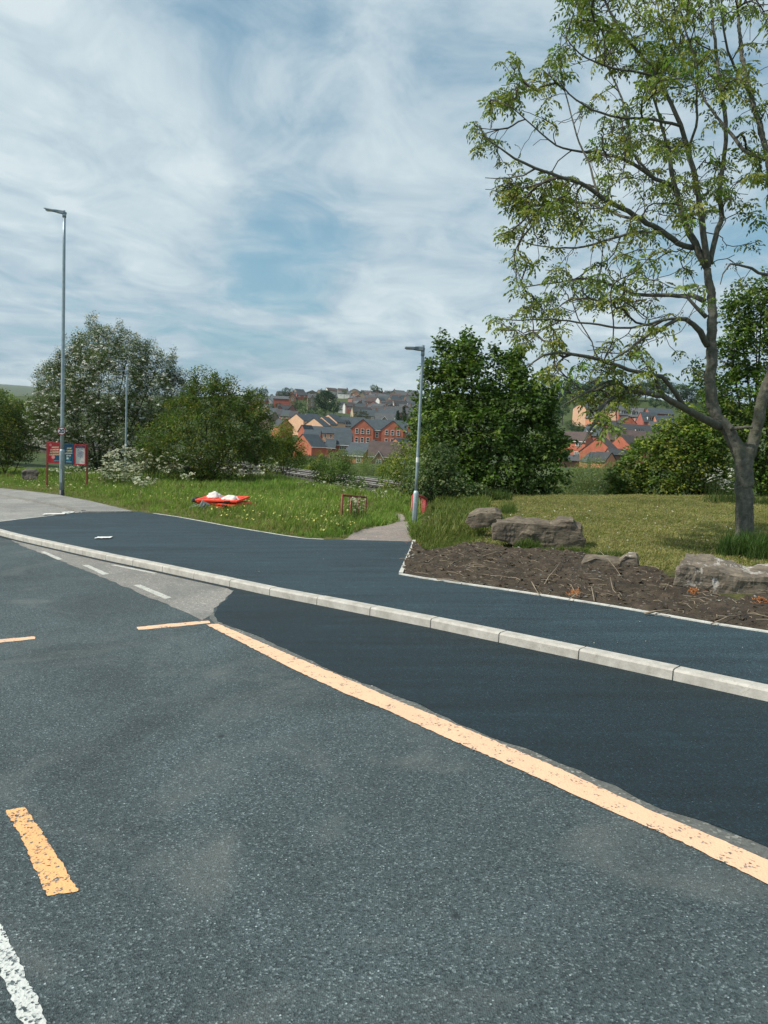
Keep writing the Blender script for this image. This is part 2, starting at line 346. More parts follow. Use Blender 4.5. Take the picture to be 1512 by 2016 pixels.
def brick_mat(name, col, var=0.25, course=3.2):
    mt, t, b = new_mat(name); o = objco(t)
    n = noise_node(t, 0.7, 6, 0.7, o).outputs[0]
    c = ramp(t, n, [(0.3, tuple(x * (1 - var) for x in col)), (0.7, tuple(min(1, x * (1 + var * 0.7)) for x in col))])
    f = noise_node(t, 7, 3, 0.7, o).outputs[0]
    c = mixc(t, 1.0, c, ramp(t, f, [(0.3, 0.82), (0.7, 1.15)]), 'MULTIPLY')
    t.links.new(c, b.inputs['Base Color']); b.inputs['Roughness'].default_value = 0.9; return mt
def tile_mat(name, col):
    mt, t, b = new_mat(name); o = objco(t)
    w = nnode(t, 'ShaderNodeTexWave'); w.bands_direction = 'Z'; w.inputs['Scale'].default_value = 1.6; w.inputs['Distortion'].default_value = 0.4
    t.links.new(o, w.inputs['Vector'])
    n = noise_node(t, 0.9, 6, 0.7, o).outputs[0]
    c = ramp(t, n, [(0.3, tuple(x * 0.72 for x in col)), (0.7, tuple(x * 1.25 for x in col))])
    c = mixc(t, 1.0, c, ramp(t, w.outputs[0], [(0.0, 0.72), (0.35, 1.05), (1, 1.1)]), 'MULTIPLY')
    t.links.new(c, b.inputs['Base Color']); b.inputs['Roughness'].default_value = 0.75
    bump(t, b, w.outputs[0], 0.5, 0.05); return mt
M['b_red'] = brick_mat("red_brick", (0.50, 0.155, 0.092))
M['b_dred'] = brick_mat("dark_red_brick", (0.37, 0.115, 0.085))
M['b_orange'] = brick_mat("orange_brick", (0.54, 0.23, 0.13))
M['b_peach'] = brick_mat("peach_brick", (0.74, 0.46, 0.30), 0.1)
M['b_brown'] = brick_mat("brown_brick", (0.24, 0.13, 0.085))
M['b_stone'] = brick_mat("stone_wall", (0.21, 0.18, 0.13))
M['b_white'] = brick_mat("white_render", (0.62, 0.62, 0.60), 0.06)
M['b_cream'] = brick_mat("cream_render", (0.48, 0.40, 0.28), 0.1)
M['b_pink'] = brick_mat("pinkish_brick", (0.30, 0.15, 0.12), 0.15)
M['t_slate'] = tile_mat("blue_slate_tiles", (0.048, 0.066, 0.078))
M['t_grey'] = tile_mat("grey_tiles", (0.085, 0.090, 0.095))
M['t_brown'] = tile_mat("brown_tiles", (0.085, 0.058, 0.052))
M['t_dark'] = tile_mat("dark_tiles", (0.040, 0.044, 0.048))
M['upvc'] = simple_mat("white_plastic_frame", (0.74, 0.74, 0.70), 0.5, 0.03, 2)
def glass_mat():
    mt, t, b = new_mat("window_glass"); b.inputs['Base Color'].default_value = (0.025, 0.032, 0.038, 1); b.inputs['Roughness'].default_value = 0.12
    b.inputs['Specular IOR Level'].default_value = 0.6
    o = objco(t); n = noise_node(t, 0.6, 2, 0.5, o).outputs[0]
    t.links.new(ramp(t, n, [(0.4, (0.018, 0.022, 0.026)), (0.65, (0.08, 0.09, 0.095))]), b.inputs['Base Color']); return mt
M['glass'] = glass_mat()
M['timber_fence'] = simple_mat("timber_fence", (0.085, 0.060, 0.045), 0.9, 0.3, 2)
M['concrete'] = simple_mat("weathered_concrete", (0.22, 0.22, 0.20), 0.9, 0.25, 0.8)
M['pale_concrete'] = simple_mat("pale_concrete", (0.36, 0.37, 0.33), 0.9, 0.25, 0.8)
# ------------------------------------------------------------------ builders
def link(o, parent=None):
    COL.objects.link(o)
    if parent is not None: o.parent = parent
    return o
def tag(o, label=None, cat=None, group=None, kind=None):
    if label: o['label'] = label
    if cat: o['category'] = cat
    if group: o['group'] = group
    if kind: o['kind'] = kind
    return o
def empty(name, loc, label, cat, group=None, rz=0.0):
    o = bpy.data.objects.new(name, None); o.location = loc; o.rotation_euler = (0, 0, rz); o.empty_display_size = 0.2
    COL.objects.link(o); return tag(o, label, cat, group)

class MB:
    def __init__(s): s.v = []; s.f = []; s.m = []
    def add(s, vs, fs, mi=0):
        b = len(s.v); s.v += [tuple(map(float, p)) for p in vs]
        for f in fs: s.f.append([i + b for i in f]); s.m.append(mi)
        return s
    def box(s, c, size, rz=0.0, mi=0, rx=0.0, ry=0.0):
        x, y, z = [d / 2 for d in size]
        pts = [(-x, -y, -z), (x, -y, -z), (x, y, -z), (-x, y, -z), (-x, -y, z), (x, -y, z), (x, y, z), (-x, y, z)]
        mt = Matrix.Rotation(rz, 3, 'Z') @ Matrix.Rotation(ry, 3, 'Y') @ Matrix.Rotation(rx, 3, 'X')
        pts = [tuple(mt @ Vector(p) + Vector(c)) for p in pts]
        return s.add(pts, [(0, 3, 2, 1), (4, 5, 6, 7), (0, 1, 5, 4), (1, 2, 6, 5), (2, 3, 7, 6), (3, 0, 4, 7)], mi)
    def tube(s, pts, radii, n=8, mi=0, cap=True):
        pts = [Vector(p) for p in pts]; rings = []; b = len(s.v)
        prev = None
        for i, p in enumerate(pts):
            d = (pts[min(i + 1, len(pts) - 1)] - pts[max(i - 1, 0)])
            if d.length < 1e-9: d = Vector((0, 0, 1))
            d.normalize()
            if prev is None:
                a = Vector((0, 0, 1)).cross(d) if abs(d.z) < 0.9 else Vector((1, 0, 0)).cross(d)
            else:
                a = prev - d * prev.dot(d)
            a.normalize(); prev = a; c = d.cross(a)
            r = radii[i] if hasattr(radii, '__len__') else radii
            for k in range(n):
                t_ = 2 * math.pi * k / n
                s.v.append(tuple(p + a * (r * math.cos(t_)) + c * (r * math.sin(t_))))
        for i in range(len(pts) - 1):
            for k in range(n):
                s.f.append([b + i * n + k, b + i * n + (k + 1) % n, b + (i + 1) * n + (k + 1) % n, b + (i + 1) * n + k]); s.m.append(mi)
        if cap:
            s.f.append([b + k for k in range(n)][::-1]); s.m.append(mi)
            s.f.append([b + (len(pts) - 1) * n + k for k in range(n)]); s.m.append(mi)
        return s
    def build(s, name, mats, parent=None, smooth=False, bevel=0.0):
        me = bpy.data.meshes.new(name); me.from_pydata(s.v, [], s.f); me.update()
        if not isinstance(mats, (list, tuple)): mats = [mats]
        for mt in mats: me.materials.append(mt)
        if len(mats) > 1: me.polygons.foreach_set('material_index', s.m)
        if smooth: me.polygons.foreach_set('use_smooth', [True] * len(s.f))
        o = bpy.data.objects.new(name, me); link(o, parent)
        if bevel:
            bv = o.modifiers.new('b', 'BEVEL'); bv.width = bevel; bv.segments = 2; bv.limit_method = 'ANGLE'
        return o

def quads_obj(name, Q, tint, mat, parent=None):
    """Q: (N,4,3) quads, tint (N,3)"""
    N = len(Q); me = bpy.data.meshes.new(name)
    me.vertices.add(N * 4); me.vertices.foreach_set('co', Q.reshape(-1).astype(np.float32))
    me.loops.add(N * 4); me.loops.foreach_set('vertex_index', np.arange(N * 4, dtype=np.int32))
    me.polygons.add(N); me.polygons.foreach_set('loop_start', np.arange(0, N * 4, 4, dtype=np.int32))
    try: me.polygons.foreach_set('loop_total', np.full(N, 4, dtype=np.int32))
    except Exception: pass
    me.update(calc_edges=True)
    a = me.color_attributes.new('tint', 'FLOAT_COLOR', 'POINT')
    c = np.ones((N, 4, 4), np.float32); c[:, :, :3] = tint[:, None, :]
    a.data.foreach_set('color', c.reshape(-1))
    me.materials.append(mat)
    o = bpy.data.objects.new(name, me); link(o, parent); return o

def rhomb(base, direction, normal, length, width, fold=0.0):
    """vectorised leaf rhombs: arrays (N,3)"""
    d = direction / np.maximum(np.linalg.norm(direction, axis=1, keepdims=True), 1e-9)
    s = np.cross(d, normal); s /= np.maximum(np.linalg.norm(s, axis=1, keepdims=True), 1e-9)
    l = np.asarray(length).reshape(-1, 1); w = np.asarray(width).reshape(-1, 1)
    mid = base + d * l * 0.45
    return np.stack([base, mid + s * w * 0.5, base + d * l, mid - s * w * 0.5], 1)

def rand_dirs(n):
    v = rng.normal(size=(n, 3)); return v / np.linalg.norm(v, axis=1, keepdims=True)

def scatter(templates, pos, scale, tint, tvar=0.18, tilt=0.25):
    """instances of quad templates (list of (K,4,3)) at pos -> Q, tints"""
    Qs = []; Ts = []
    idx = rng.integers(0, len(templates), len(pos))
    for ti, T in enumerate(templates):
        sel = np.where(idx == ti)[0]
        if not len(sel): continue
        n = len(sel); a = rng.uniform(0, 2 * np.pi, n); tx = rng.normal(0, tilt, n); ty = rng.normal(0, tilt, n)
        ca, sa = np.cos(a), np.sin(a); Z = np.zeros(n); O = np.ones(n)
        Rz = np.stack([np.stack([ca, -sa, Z], -1), np.stack([sa, ca, Z], -1), np.stack([Z, Z, O], -1)], 1)
        cx_, sx_ = np.cos(tx), np.sin(tx); cy_, sy_ = np.cos(ty), np.sin(ty)
        Rx = np.stack([np.stack([O, Z, Z], -1), np.stack([Z, cx_, -sx_], -1), np.stack([Z, sx_, cx_], -1)], 1)
        Ry = np.stack([np.stack([cy_, Z, sy_], -1), np.stack([Z, O, Z], -1), np.stack([-sy_, Z, cy_], -1)], 1)
        RR = Rx @ Ry @ Rz
        sc = np.broadcast_to(scale, (len(pos),))[sel]
        P = np.einsum('nij,kqj->nkqi', RR, T) * sc[:, None, None, None] + pos[sel][:, None, None, :]
        K = len(T); Qs.append(P.reshape(-1, 4, 3))
        t_ = np.broadcast_to(tint, (len(pos), 3))[sel]
        v = 1 + rng.normal(0, tvar, (n, K, 1)); h = rng.normal(0, tvar * 0.35, (n, K, 1))
        tt = t_[:, None, :] * v; tt[..., 0:1] *= (1 + h)
        Ts.append(np.clip(tt, 0.002, 1).reshape(-1, 3))
    return np.concatenate(Qs), np.concatenate(Ts)

def interp(xs, pts):
    pts = sorted(pts); return np.interp(xs, [p[0] for p in pts], [p[1] for p in pts])
def inpoly(x, y, poly):
    x = np.asarray(x); y = np.asarray(y); c = np.zeros(x.shape, bool); n = len(poly); j = n - 1
    for i in range(n):
        xi, yi = poly[i][0], poly[i][1]; xj, yj = poly[j][0], poly[j][1]
        with np.errstate(divide='ignore', invalid='ignore'):
            t_ = ((yi > y) != (yj > y)) & (x < (xj - xi) * (y - yi) / (yj - yi + 1e-12) + xi)
        c ^= t_; j = i
    return c

# value noise on numpy arrays
def vnoise(x, y, seed=0):
    xi = np.floor(x).astype(int); yi = np.floor(y).astype(int); fx = x - xi; fy = y - yi
    fx = fx * fx * (3 - 2 * fx); fy = fy * fy * (3 - 2 * fy)
    def h(a, b):
        n = (a * 374761393 + b * 668265263 + seed * 974634777) & 0x7fffffff
        n = (n ^ (n >> 13)) * 1274126177 & 0x7fffffff
        return ((n ^ (n >> 16)) & 0xffff) / 65535.0
    return (h(xi, yi) * (1 - fx) + h(xi + 1, yi) * fx) * (1 - fy) + (h(xi, yi + 1) * (1 - fx) + h(xi + 1, yi + 1) * fx) * fy
def fbm(x, y, o=4, seed=0):
    s = 0; a = 0.5; n = 0
    for k in range(o):
        s = s + a * vnoise(x * 2 ** k, y * 2 ** k, seed + k); n += a; a *= 0.5
    return s / n

# ------------------------------------------------------------------ terrain shape
# heights relative to the camera eye, seen through picture rays: (px, py, depth)
RAIL_A = at(760, 957, 66.0); RAIL_B = at(80, 862, 190.0)
rail_z = (RAIL_A[2] + RAIL_B[2]) / 2
ctrl = []
def rail_pt(t_): return RAIL_A + (RAIL_B - RAIL_A) * t_
for t_ in np.arange(-1.2, 2.2, 0.12):
    p = rail_pt(t_); ctrl.append((p[0], p[1], rail_z - 0.5))
HOUSE_PTS = []     # filled by the house table, before the terrain is made
def cp(px, py, D):
    p = at(px, py, D); ctrl.append((p[0], p[1], p[2]))
for a in [(300, 925, 95), (450, 925, 90), (620, 935, 110), (720, 925, 130), (900, 925, 140), (1150, 945, 90), (1300, 950, 90), (1450, 960, 90),
          (1600, 970, 80), (1000, 950, 75), (660, 912, 165), (760, 915, 165), (900, 905, 170), (560, 905, 170), (1180, 920, 165), (1300, 915, 170), (1450, 920, 170),
          (200, 860, 300), (60, 845, 380), (-200, 840, 300), (-500, 860, 200), (350, 850, 300), (100, 800, 900), (300, 790, 900), (-300, 790, 900),
          (520, 779, 680), (600, 779, 680), (700, 776, 700), (800, 776, 700), (900, 772, 680), (1020, 778, 560), (1150, 785, 480), (1280, 788, 470), (1400, 790, 460), (1600, 800, 460), (1900, 820, 450),
          (30, 782, 1500), (300, 782, 1500), (700, 790, 1500), (1200, 780, 1500), (1600, 800, 1500), (-400, 780, 1500)]:
    cp(*a)
def finish_ctrl():
    global CT
    CT = np.array(ctrl + HOUSE_PTS)
def idw(x, y):
    sh = x.shape; X = x.reshape(-1); Y = y.reshape(-1); out = np.empty(len(X))
    for i in range(0, len(X), 20000):
        d2 = (X[i:i + 20000, None] - CT[None, :, 0]) ** 2 + (Y[i:i + 20000, None] - CT[None, :, 1]) ** 2
        w = 1 / (d2 + 30.0) ** 1.6
        out[i:i + 20000] = (w * CT[None, :, 2]).sum(1) / w.sum(1)
    return out.reshape(sh)
def brk(x, y):
    """how far out the level ground reaches, by bearing"""
    px, py, D = topx(np.stack([x, y, np.zeros_like(x)], -1))
    px = np.where(D > 1, px, np.where(x < 0, -3000, 4000))
    return interp(px, [(-3000, 60), (-200, 52), (150, 48), (400, 42), (560, 38), (620, 31), (700, 26.5), (800, 25.5), (860, 26.5), (960, 27), (1512, 26.5), (4000, 26)])
def T(x, y):
    x = np.asarray(x, float); y = np.asarray(y, float)
    b = brk(x, y); r = y
    t_ = np.clip((r - b) / 26.0, 0, 1); t_ = t_ * t_ * (3 - 2 * t_)
    base = plane(x, y)
    # the mown bank swells a little before it falls away
    return base * (1 - t_) + idw(x, y) * t_
# ------------------------------------------------------------------ town
def prism(mb, x0, x1, y0, y1, z0, h, rise, ridge, mi=0):
    """closed wall body with gables; ridge 'x' or 'y'"""
    if ridge == 'x':
        ym = (y0 + y1) / 2
        v = [(x0, y0, z0), (x1, y0, z0), (x1, y1, z0), (x0, y1, z0), (x0, y0, h), (x1, y0, h), (x1, y1, h), (x0, y1, h), (x0, ym, h + rise), (x1, ym, h + rise)]
        f = [(0, 3, 2, 1), (0, 1, 5, 4), (2, 3, 7, 6), (1, 2, 6, 9, 5), (3, 0, 4, 8, 7), (4, 5, 9, 8), (6, 7, 8, 9)]
    else:
        xm = (x0 + x1) / 2
        v = [(x0, y0, z0), (x1, y0, z0), (x1, y1, z0), (x0, y1, z0), (x0, y0, h), (x1, y0, h), (x1, y1, h), (x0, y1, h), (xm, y0, h + rise), (xm, y1, h + rise)]
        f = [(0, 3, 2, 1), (0, 1, 5, 8, 4), (2, 3, 7, 9, 6), (1, 2, 6, 5), (3, 0, 4, 7), (5, 6, 9, 8), (7, 4, 8, 9)]
    mb.add(v, f, mi)
def slabs(mb, x0, x1, y0, y1, h, rise, ridge, ov=0.3, th=0.18, hipl=0.0, hipr=0.0):
    def slab(a, b, c, d):
        a, b, c, d = map(Vector, (a, b, c, d)); n = (b - a).cross(d - a).normalized() * th
        if n.z < 0: n = -n
        up = Vector((0, 0, 0.03))
        bot = [p + up for p in (a, b, c, d)]; top = [p + n + up for p in (a, b, c, d)]
        mb.add(bot + top, [(0, 3, 2, 1), (4, 5, 6, 7), (0, 1, 5, 4), (1, 2, 6, 5), (2, 3, 7, 6), (3, 0, 4, 7)])
    if ridge == 'x':
        ym = (y0 + y1) / 2; k = rise / (ym - y0); zo = h - ov * k
        g = 0.12
        slab((x0 - g, y0 - ov, zo), (x1 + g, y0 - ov, zo), (x1 + g - hipr, ym, h + rise), (x0 - g + hipl, ym, h + rise))
        slab((x1 + g, y1 + ov, zo), (x0 - g, y1 + ov, zo), (x0 - g + hipl, ym, h + rise), (x1 + g - hipr, ym, h + rise))
        if hipl: slab((x0 - g, y1 + ov, zo), (x0 - g, y0 - ov, zo), (x0 - g + hipl, ym - .01, h + rise), (x0 - g + hipl, ym + .01, h + rise))
        if hipr: slab((x1 + g, y0 - ov, zo), (x1 + g, y1 + ov, zo), (x1 + g - hipr, ym + .01, h + rise), (x1 + g - hipr, ym - .01, h + rise))
    else:
        xm = (x0 + x1) / 2; k = rise / (xm - x0); zo = h - ov * k; g = 0.12
        slab((x0 - ov, y1 + g, zo), (x0 - ov, y0 - g, zo), (xm, y0 - g, h + rise), (xm, y1 + g, h + rise))
        slab((x1 + ov, y0 - g, zo), (x1 + ov, y1 + g, zo), (xm, y1 + g, h + rise), (xm, y0 - g, h + rise))
def verge(mb, x0, x1, y, h, rise, w=0.18, ov=0.3, mi=0):
    xm = (x0 + x1) / 2; k = rise / (xm - x0)
    for s, xa in ((1, x0 - ov), (-1, x1 + ov)):
        a = Vector((xa, y, h - ov * k + .05)); b = Vector((xm, y, h + rise + .05))
        q = [a, b, b + Vector((0, 0, w)), a + Vector((0, 0, w))]
        pts = [p + Vector((0, -0.05, 0)) for p in q] + [p + Vector((0, 0.02, 0)) for p in q]
        mb.add(pts, [(0, 1, 2, 3), (7, 6, 5, 4), (0, 4, 5, 1), (1, 5, 6, 2), (2, 6, 7, 3), (3, 7, 4, 0)], mi)
_winc = {}
def window(root, x, y, z, w, h, face='f', style=2, deep=True):
    """white frame with panes; one mesh for the frame and a child for the panes"""
    key = (round(w, 2), round(h, 2), style)
    if key not in _winc:
        f = MB(); t_ = 0.10
        f.box((0, -0.03, h / 2 - t_ / 2), (w, 0.10, t_)); f.box((0, -0.05, -h / 2 + t_ / 2), (w + 0.12, 0.16, t_ * 1.1))
        f.box((-w / 2 + t_ / 2, -0.03, 0), (t_, 0.10, h - 2 * t_)); f.box((w / 2 - t_ / 2, -0.03, 0), (t_, 0.10, h - 2 * t_))
        if style == 2: f.box((0, -0.03, 0), (w - 2 * t_, 0.09, t_))
        if style == 3:
            for xx in (-w / 6, w / 6): f.box((xx, -0.03, 0), (t_, 0.09, h - 2 * t_))
            f.box((0, -0.025, h * 0.18), (w - 2 * t_, 0.07, t_ * 0.7))
        if style == 4: f.box((0, -0.03, 0), (t_, 0.09, h - 2 * t_)); f.box((0, -0.025, h * 0.15), (w - 2 * t_, 0.07, t_ * 0.7))
        p = MB().box((0, 0.0, 0), (w - 0.06, 0.06, h - 0.06))
        fo = f.build('window', M['upvc']); po = p.build('pane', M['glass'])
        _winc[key] = (fo.data, po.data); bpy.data.objects.remove(fo); bpy.data.objects.remove(po)
    fd, pd = _winc[key]
    o = bpy.data.objects.new('window', fd); link(o, root); o.location = (x, y, z)
    if face == 'l': o.rotation_euler = (0, 0, -math.pi / 2)
    if face == 'r': o.rotation_euler = (0, 0, math.pi / 2)
    if deep: q = bpy.data.objects.new('pane', pd); link(q, o)
    return o
def dormer(root, x, y, z, w, h, roofm):
    d = MB(); d.box((0, 0.9, 0), (w, 1.8, h)); 
    o = d.build('dormer', M['upvc'], root); o.location = (x, y, z)
    r_ = MB().box((0, 0.8, h / 2 + 0.07), (w + 0.35, 2.2, 0.12)); r_.build('dormer_roof', roofm, o)
    p = MB()
    n = 2 if w < 2.2 else 3
    for k in range(n): p.box(((k - (n - 1) / 2) * (w / n), -0.02, 0), (w / n - 0.16, 0.04, h - 0.4))
    p.build('pane', M['glass'], o)
def chimney(root, x, y, z, m='b_brown'):
    c = MB(); c.box((x, y, z), (0.8, 0.55, 1.6)); c.box((x, y, z + 0.85), (0.95, 0.7, 0.12))
    for k in (-0.2, 0.2): c.tube([(x + k, y, z + 0.9), (x + k, y, z + 1.25)], 0.12, 6)
    c.build('chimney', M[m], root)

def house(label, px, py, D, yaw, w, d, h, rise, wall, roof, ridge='x', wins=(), pieces=(), cat='house', group='houses of the town across the valley',
          dorm=(), chim=(), verges=None, hip=(0, 0), name='brick_house', eave=False, deep=True):
    """px,py: middle of the front eave in the photograph at camera depth D; the walls stand on the slope below it"""
    e = at(px, py, D); base = Vector((e[0], e[1], e[2] - h)); rz = R(yaw)
    HOUSE_PTS.append((base.x, base.y + 3, base.z))
    root = empty(name, base, label, cat, group, rz)
    s = FPX / D / max(0.35, math.cos(rz))
    wb = MB(); rb = MB(); vb = MB()
    if ridge == 'x': prism(wb, -w / 2, w / 2, 0, d, -4, h, rise, 'x'); slabs(rb, -w / 2, w / 2, 0, d, h, rise, 'x', hipl=hip[0], hipr=hip[1]) if not any(hip) else None
    else: prism(wb, -w / 2, w / 2, 0, d, -4, h, rise, 'y'); slabs(rb, -w / 2, w / 2, 0, d, h, rise, 'y')
    if any(hip):
        wb = MB(); wb.box((0, d / 2, (h - 4) / 2), (w, d, h + 4)); slabs(rb, -w / 2, w / 2, 0, d, h, rise, 'x', hipl=hip[0], hipr=hip[1])
    if verges == 'front': verge(vb, -w / 2, w / 2, -0.12, h, rise)
    for (dx, dy, pw, pd, ph, pr, rd, vg) in pieces:
        prism(wb, dx - pw / 2, dx + pw / 2, dy, dy + pd, -4, ph, pr, rd)
        slabs(rb, dx - pw / 2, dx + pw / 2, dy, dy + pd, ph, pr, rd)
        if vg:
            v2 = MB(); verge(v2, dx - pw / 2, dx + pw / 2, dy - 0.12, ph, pr); vb.add(v2.v, v2.f)
    wb.build('wall', M[wall], root); rb.build('roof', M[roof], root)
    if eave and ridge == 'x': vb.box((0, -0.36, h - 0.22), (w + 0.3, 0.12, 0.2))
    if vb.v: vb.build('bargeboard', M['upvc'], root)
    for wn_ in wins:
        wx, wz, ww, wh = wn_[:4]; st = wn_[4] if len(wn_) > 4 else 2; fy = wn_[5] if len(wn_) > 5 else 0.0
        window(root, wx, -0.005 + fy, wz, ww, wh, 'f', st, deep)
    for (dx, dz, dw, dh) in dorm:
        yy = (dz - h) / rise * (d / 2) if rise else 0
        dormer(root, dx, yy - 0.55, dz + 0.25, dw, dh, M[roof])
    for (cx_, cz_) in chim: chimney(root, cx_, d / 2, cz_, 'b_brown' if wall != 'b_peach' else 'b_dred')
    return root

GT = 'houses of the town across the valley'
# ---- middle of the view, nearest first
house("red brick flats of two gabled wings with white sash windows and an arched middle window", 746, 846, 220, 0, 16.2, 9, 8.2, 2.9, 'b_red', 't_slate',
      pieces=[(-4.75, -0.8, 6.4, 6, 8.2, 2.7, 'y', False), (4.0, -0.8, 6.4, 6, 8.2, 2.7, 'y', False)],
      wins=[(-6.4, 7.5, .95, 1.45, 2, -.8), (-4.75, 7.5, .95, 1.45, 2, -.8), (-3.1, 7.5, .95, 1.45, 2, -.8), (-6.4, 5.0, .95, 1.5, 2, -.8), (-4.75, 5.0, .95, 1.5, 2, -.8), (-3.1, 5.0, .95, 1.5, 2, -.8),
            (2.3, 7.5, .95, 1.45, 2, -.8), (4.0, 7.5, .95, 1.45, 2, -.8), (5.7, 7.5, .95, 1.45, 2, -.8), (2.3, 5.0, .95, 1.5, 2, -.8), (4.0, 5.0, .95, 1.5, 2, -.8), (5.7, 5.0, .95, 1.5, 2, -.8), (-0.5, 6.7, .85, 1.6, 2, 0)],
      cat='block of flats', name='brick_flats', eave=True)
house("long dark slate roofed house with peach brick wall, left of the twin gabled flats", 648, 853, 236, 0, 13.6, 7, 6.5, 1.9, 'b_peach', 't_slate', wins=[(-1.2, 5.6, .7, 1.2), (.6, 5.6, .7, 1.2), (-1.2, 3.2, .7, 1.2), (.6, 3.2, .7, 1.2)])
house("slate roofed red brick house with a wide white window under its eave", 674, 875, 206, 0, 4.9, 8, 5.0, 3.2, 'b_dred', 't_slate', wins=[(.2, 4.1, 1.8, 1.2, 3), (-1.4, 1.5, .8, 1.3), (.2, 1.4, .9, 1.5), (1.5, 1.4, .8, 1.3)], eave=True)
house("narrow red brick house whose small slate roof has white edges on both sides", 650, 880.5, 203, 0, 2.7, 7, 3.6, 2.1, 'b_dred', 't_slate', wins=[(.3, 1.6, .8, 1.2)], eave=True, verges=None)
house("red brick house with a blank gable beside the brown garden fence", 628, 879, 195, 48, 5.2, 7.2, 3.6, 2.9, 'b_red', 't_slate', eave=True)
house("dark roof end between the blank red gable and the peach brick house", 613, 862, 214, 0, 4.6, 8, 5.0, 2.2, 'b_red', 't_slate')
house("small red gable end at the left end of the dark roofs", 610, 850, 232, 62, 5.0, 2.6, 5.0, 1.9, 'b_red', 't_slate')
house("small bungalow with blue slate roof, pale brick front and a white window", 695, 895.5, 184, -30, 6.0, 8.0, 2.6, 2.9, 'b_orange', 't_slate', wins=[(1.7, 1.45, 1.3, 1.3, 4)], eave=True, hip=(0, 0), name='bungalow')
house("brown tiled bungalow with a small white edged gable porch over its bay window", 768, 899, 180, 0, 10.5, 8, 2.6, 3.4, 'b_brown', 't_brown', pieces=[(-2.75, -0.7, 2.3, 5, 1.9, 1.75, 'y', True)],
      wins=[(-2.7, 1.25, 1.3, 1.3, 4, -.7), (3.0, 1.6, 1.2, .9, 3)], eave=True, name='bungalow')
house("little orange brick gable poking up between the two bungalows", 740, 877, 193, 8, 2.4, 5, 4, 1.3, 'b_orange', 't_dark', ridge='y')
house("low house with an orange gable and slate roof behind the brown tiled bungalow", 800, 874, 205, 58, 6.5, 3.3, 4.0, 1.3, 'b_orange', 't_slate')
house("red gable with white edges right of the twin gabled flats", 798, 842, 238, 0, 3.4, 7, 7, 1.7, 'b_red', 't_slate', ridge='y', verges='front', wins=[(0, 6.2, 1.0, 1.2)])
house("plain brown brick side building beside the flats, with one white window", 799, 858, 232, 0, 2.6, 5, 4, 1.0, 'b_brown', 't_slate', wins=[(0, 3.0, 1.1, 1.7)])
house("large peach brick gable end catching the sun, with a dark roof to its right", 611, 829, 290, 58, 8.5, 7.4, 5.0, 2.4, 'b_peach', 't_slate', wins=[(1, 4.4, .8, .6, 4), (3.5, 4.4, .8, .6, 4)])
house("dark roofed house with a white verge stepping up behind the big peach gable", 625, 826, 310, 55, 7, 7, 5, 2.2, 'b_peach', 't_slate', verges=None)
house("lowest of the three stepped peach gables", 643, 839, 256, 62, 4.6, 7.6, 5, 2.4, 'b_peach', 't_slate')
house("middle one of the three stepped peach gables", 657, 836, 264, 62, 4.6, 7.6, 5, 2.5, 'b_peach', 't_slate')
house("topmost of the three stepped peach gables, its long roof carrying two white dormers", 672, 832, 272, 60, 5.5, 8.2, 5, 2.7, 'b_peach', 't_slate')
house("long slate roofed house with white dormers between stepped gables and the flats", 694, 839, 284, 0, 9, 7, 5, 3.4, 'b_peach', 't_slate', dorm=[(-2.6, 5.9, 1.7, 1.6), (1.2, 5.9, 1.7, 1.6)])
for k, (px, py, wl, lb) in enumerate([(534, 814.5, 'b_pink', "leftmost"), (547, 816.5, 'b_pink', "second from the left"), (560, 819, 'b_dred', "third from the left"), (575, 820.5, 'b_dred', "rightmost")]):
    house(lb + " house of the short stepped terrace with white windows", px, py, 360 - k * 4, -14, 4.0, 7, 4.6, 2.7, wl, 't_dark' if k % 2 else 't_slate', wins=[(-.9, 3.8, .9, 1.0, 4), (.9, 3.8, 1.1, 1.0, 4), (0, 1.6, 1.2, 1.0, 4)], group='terrace on the hillside')
house("pale house with a peach left gable and dark roof on the hillside", 522, 803, 400, 40, 7.5, 5.0, 4.2, 2.0, 'b_peach', 't_grey', pieces=[(0.5, -1, 2.4, 3, 4.2, 1.3, 'y', True)], wins=[(0.5, 3, .9, 1.2, 2, -1)])
house("twin gabled peach brick house on the hillside", 563, 806.5, 370, 12, 8.0, 6, 4.0, 2.3, 'b_pink', 't_dark', pieces=[(-3.2, -1.0, 2.8, 4, 4, 1.8, 'y', False), (3.0, -1.0, 4.0, 4, 4, 2.3, 'y', False)], wins=[])
house("dark roofed house with a red right gable just above the bush", 541, 839, 270, -48, 4.8, 6.2, 4, 2.7, 'b_red', 't_dark', wins=[(-1, 2.6, .9, 1.2)])
house("grey roof end with a cream verge left of the terrace", 520, 821, 312, -30, 6.0, 6, 4, 2.4, 'b_stone', 't_grey')
house("long red brick works building with pale roof on the upper hillside", 554, 785.5, 480, 0, 10.5, 9, 6, 1.9, 'b_dred', 't_grey', cat='works building', name='works_building')
house("dark gabled workshop at the right end of the red works", 576, 783, 474, 0, 4.2, 10, 7, 2.6, 'b_brown', 't_dark', ridge='y', wins=[(0, 6, .9, 1.6), (1, 2, .8, 3)], cat='works building', name='works_building')
house("white gable end rising behind the red works", 536, 784, 500, 20, 3.4, 5, 6, 2.6, 'b_white', 't_slate', ridge='y')
house("broad white gable left of the red works", 525, 789, 492, 10, 7, 7, 5, 2.6, 'b_white', 't_grey', ridge='y')
house("brown roofed house at the left edge of the town", 497, 799, 440, -12, 7, 7, 5, 3.0, 'b_dred', 't_brown')
house("grey roof between the brown roof and the broad white gable", 510, 790, 470, -5, 9, 7, 5, 2.4, 'b_dred', 't_dark')
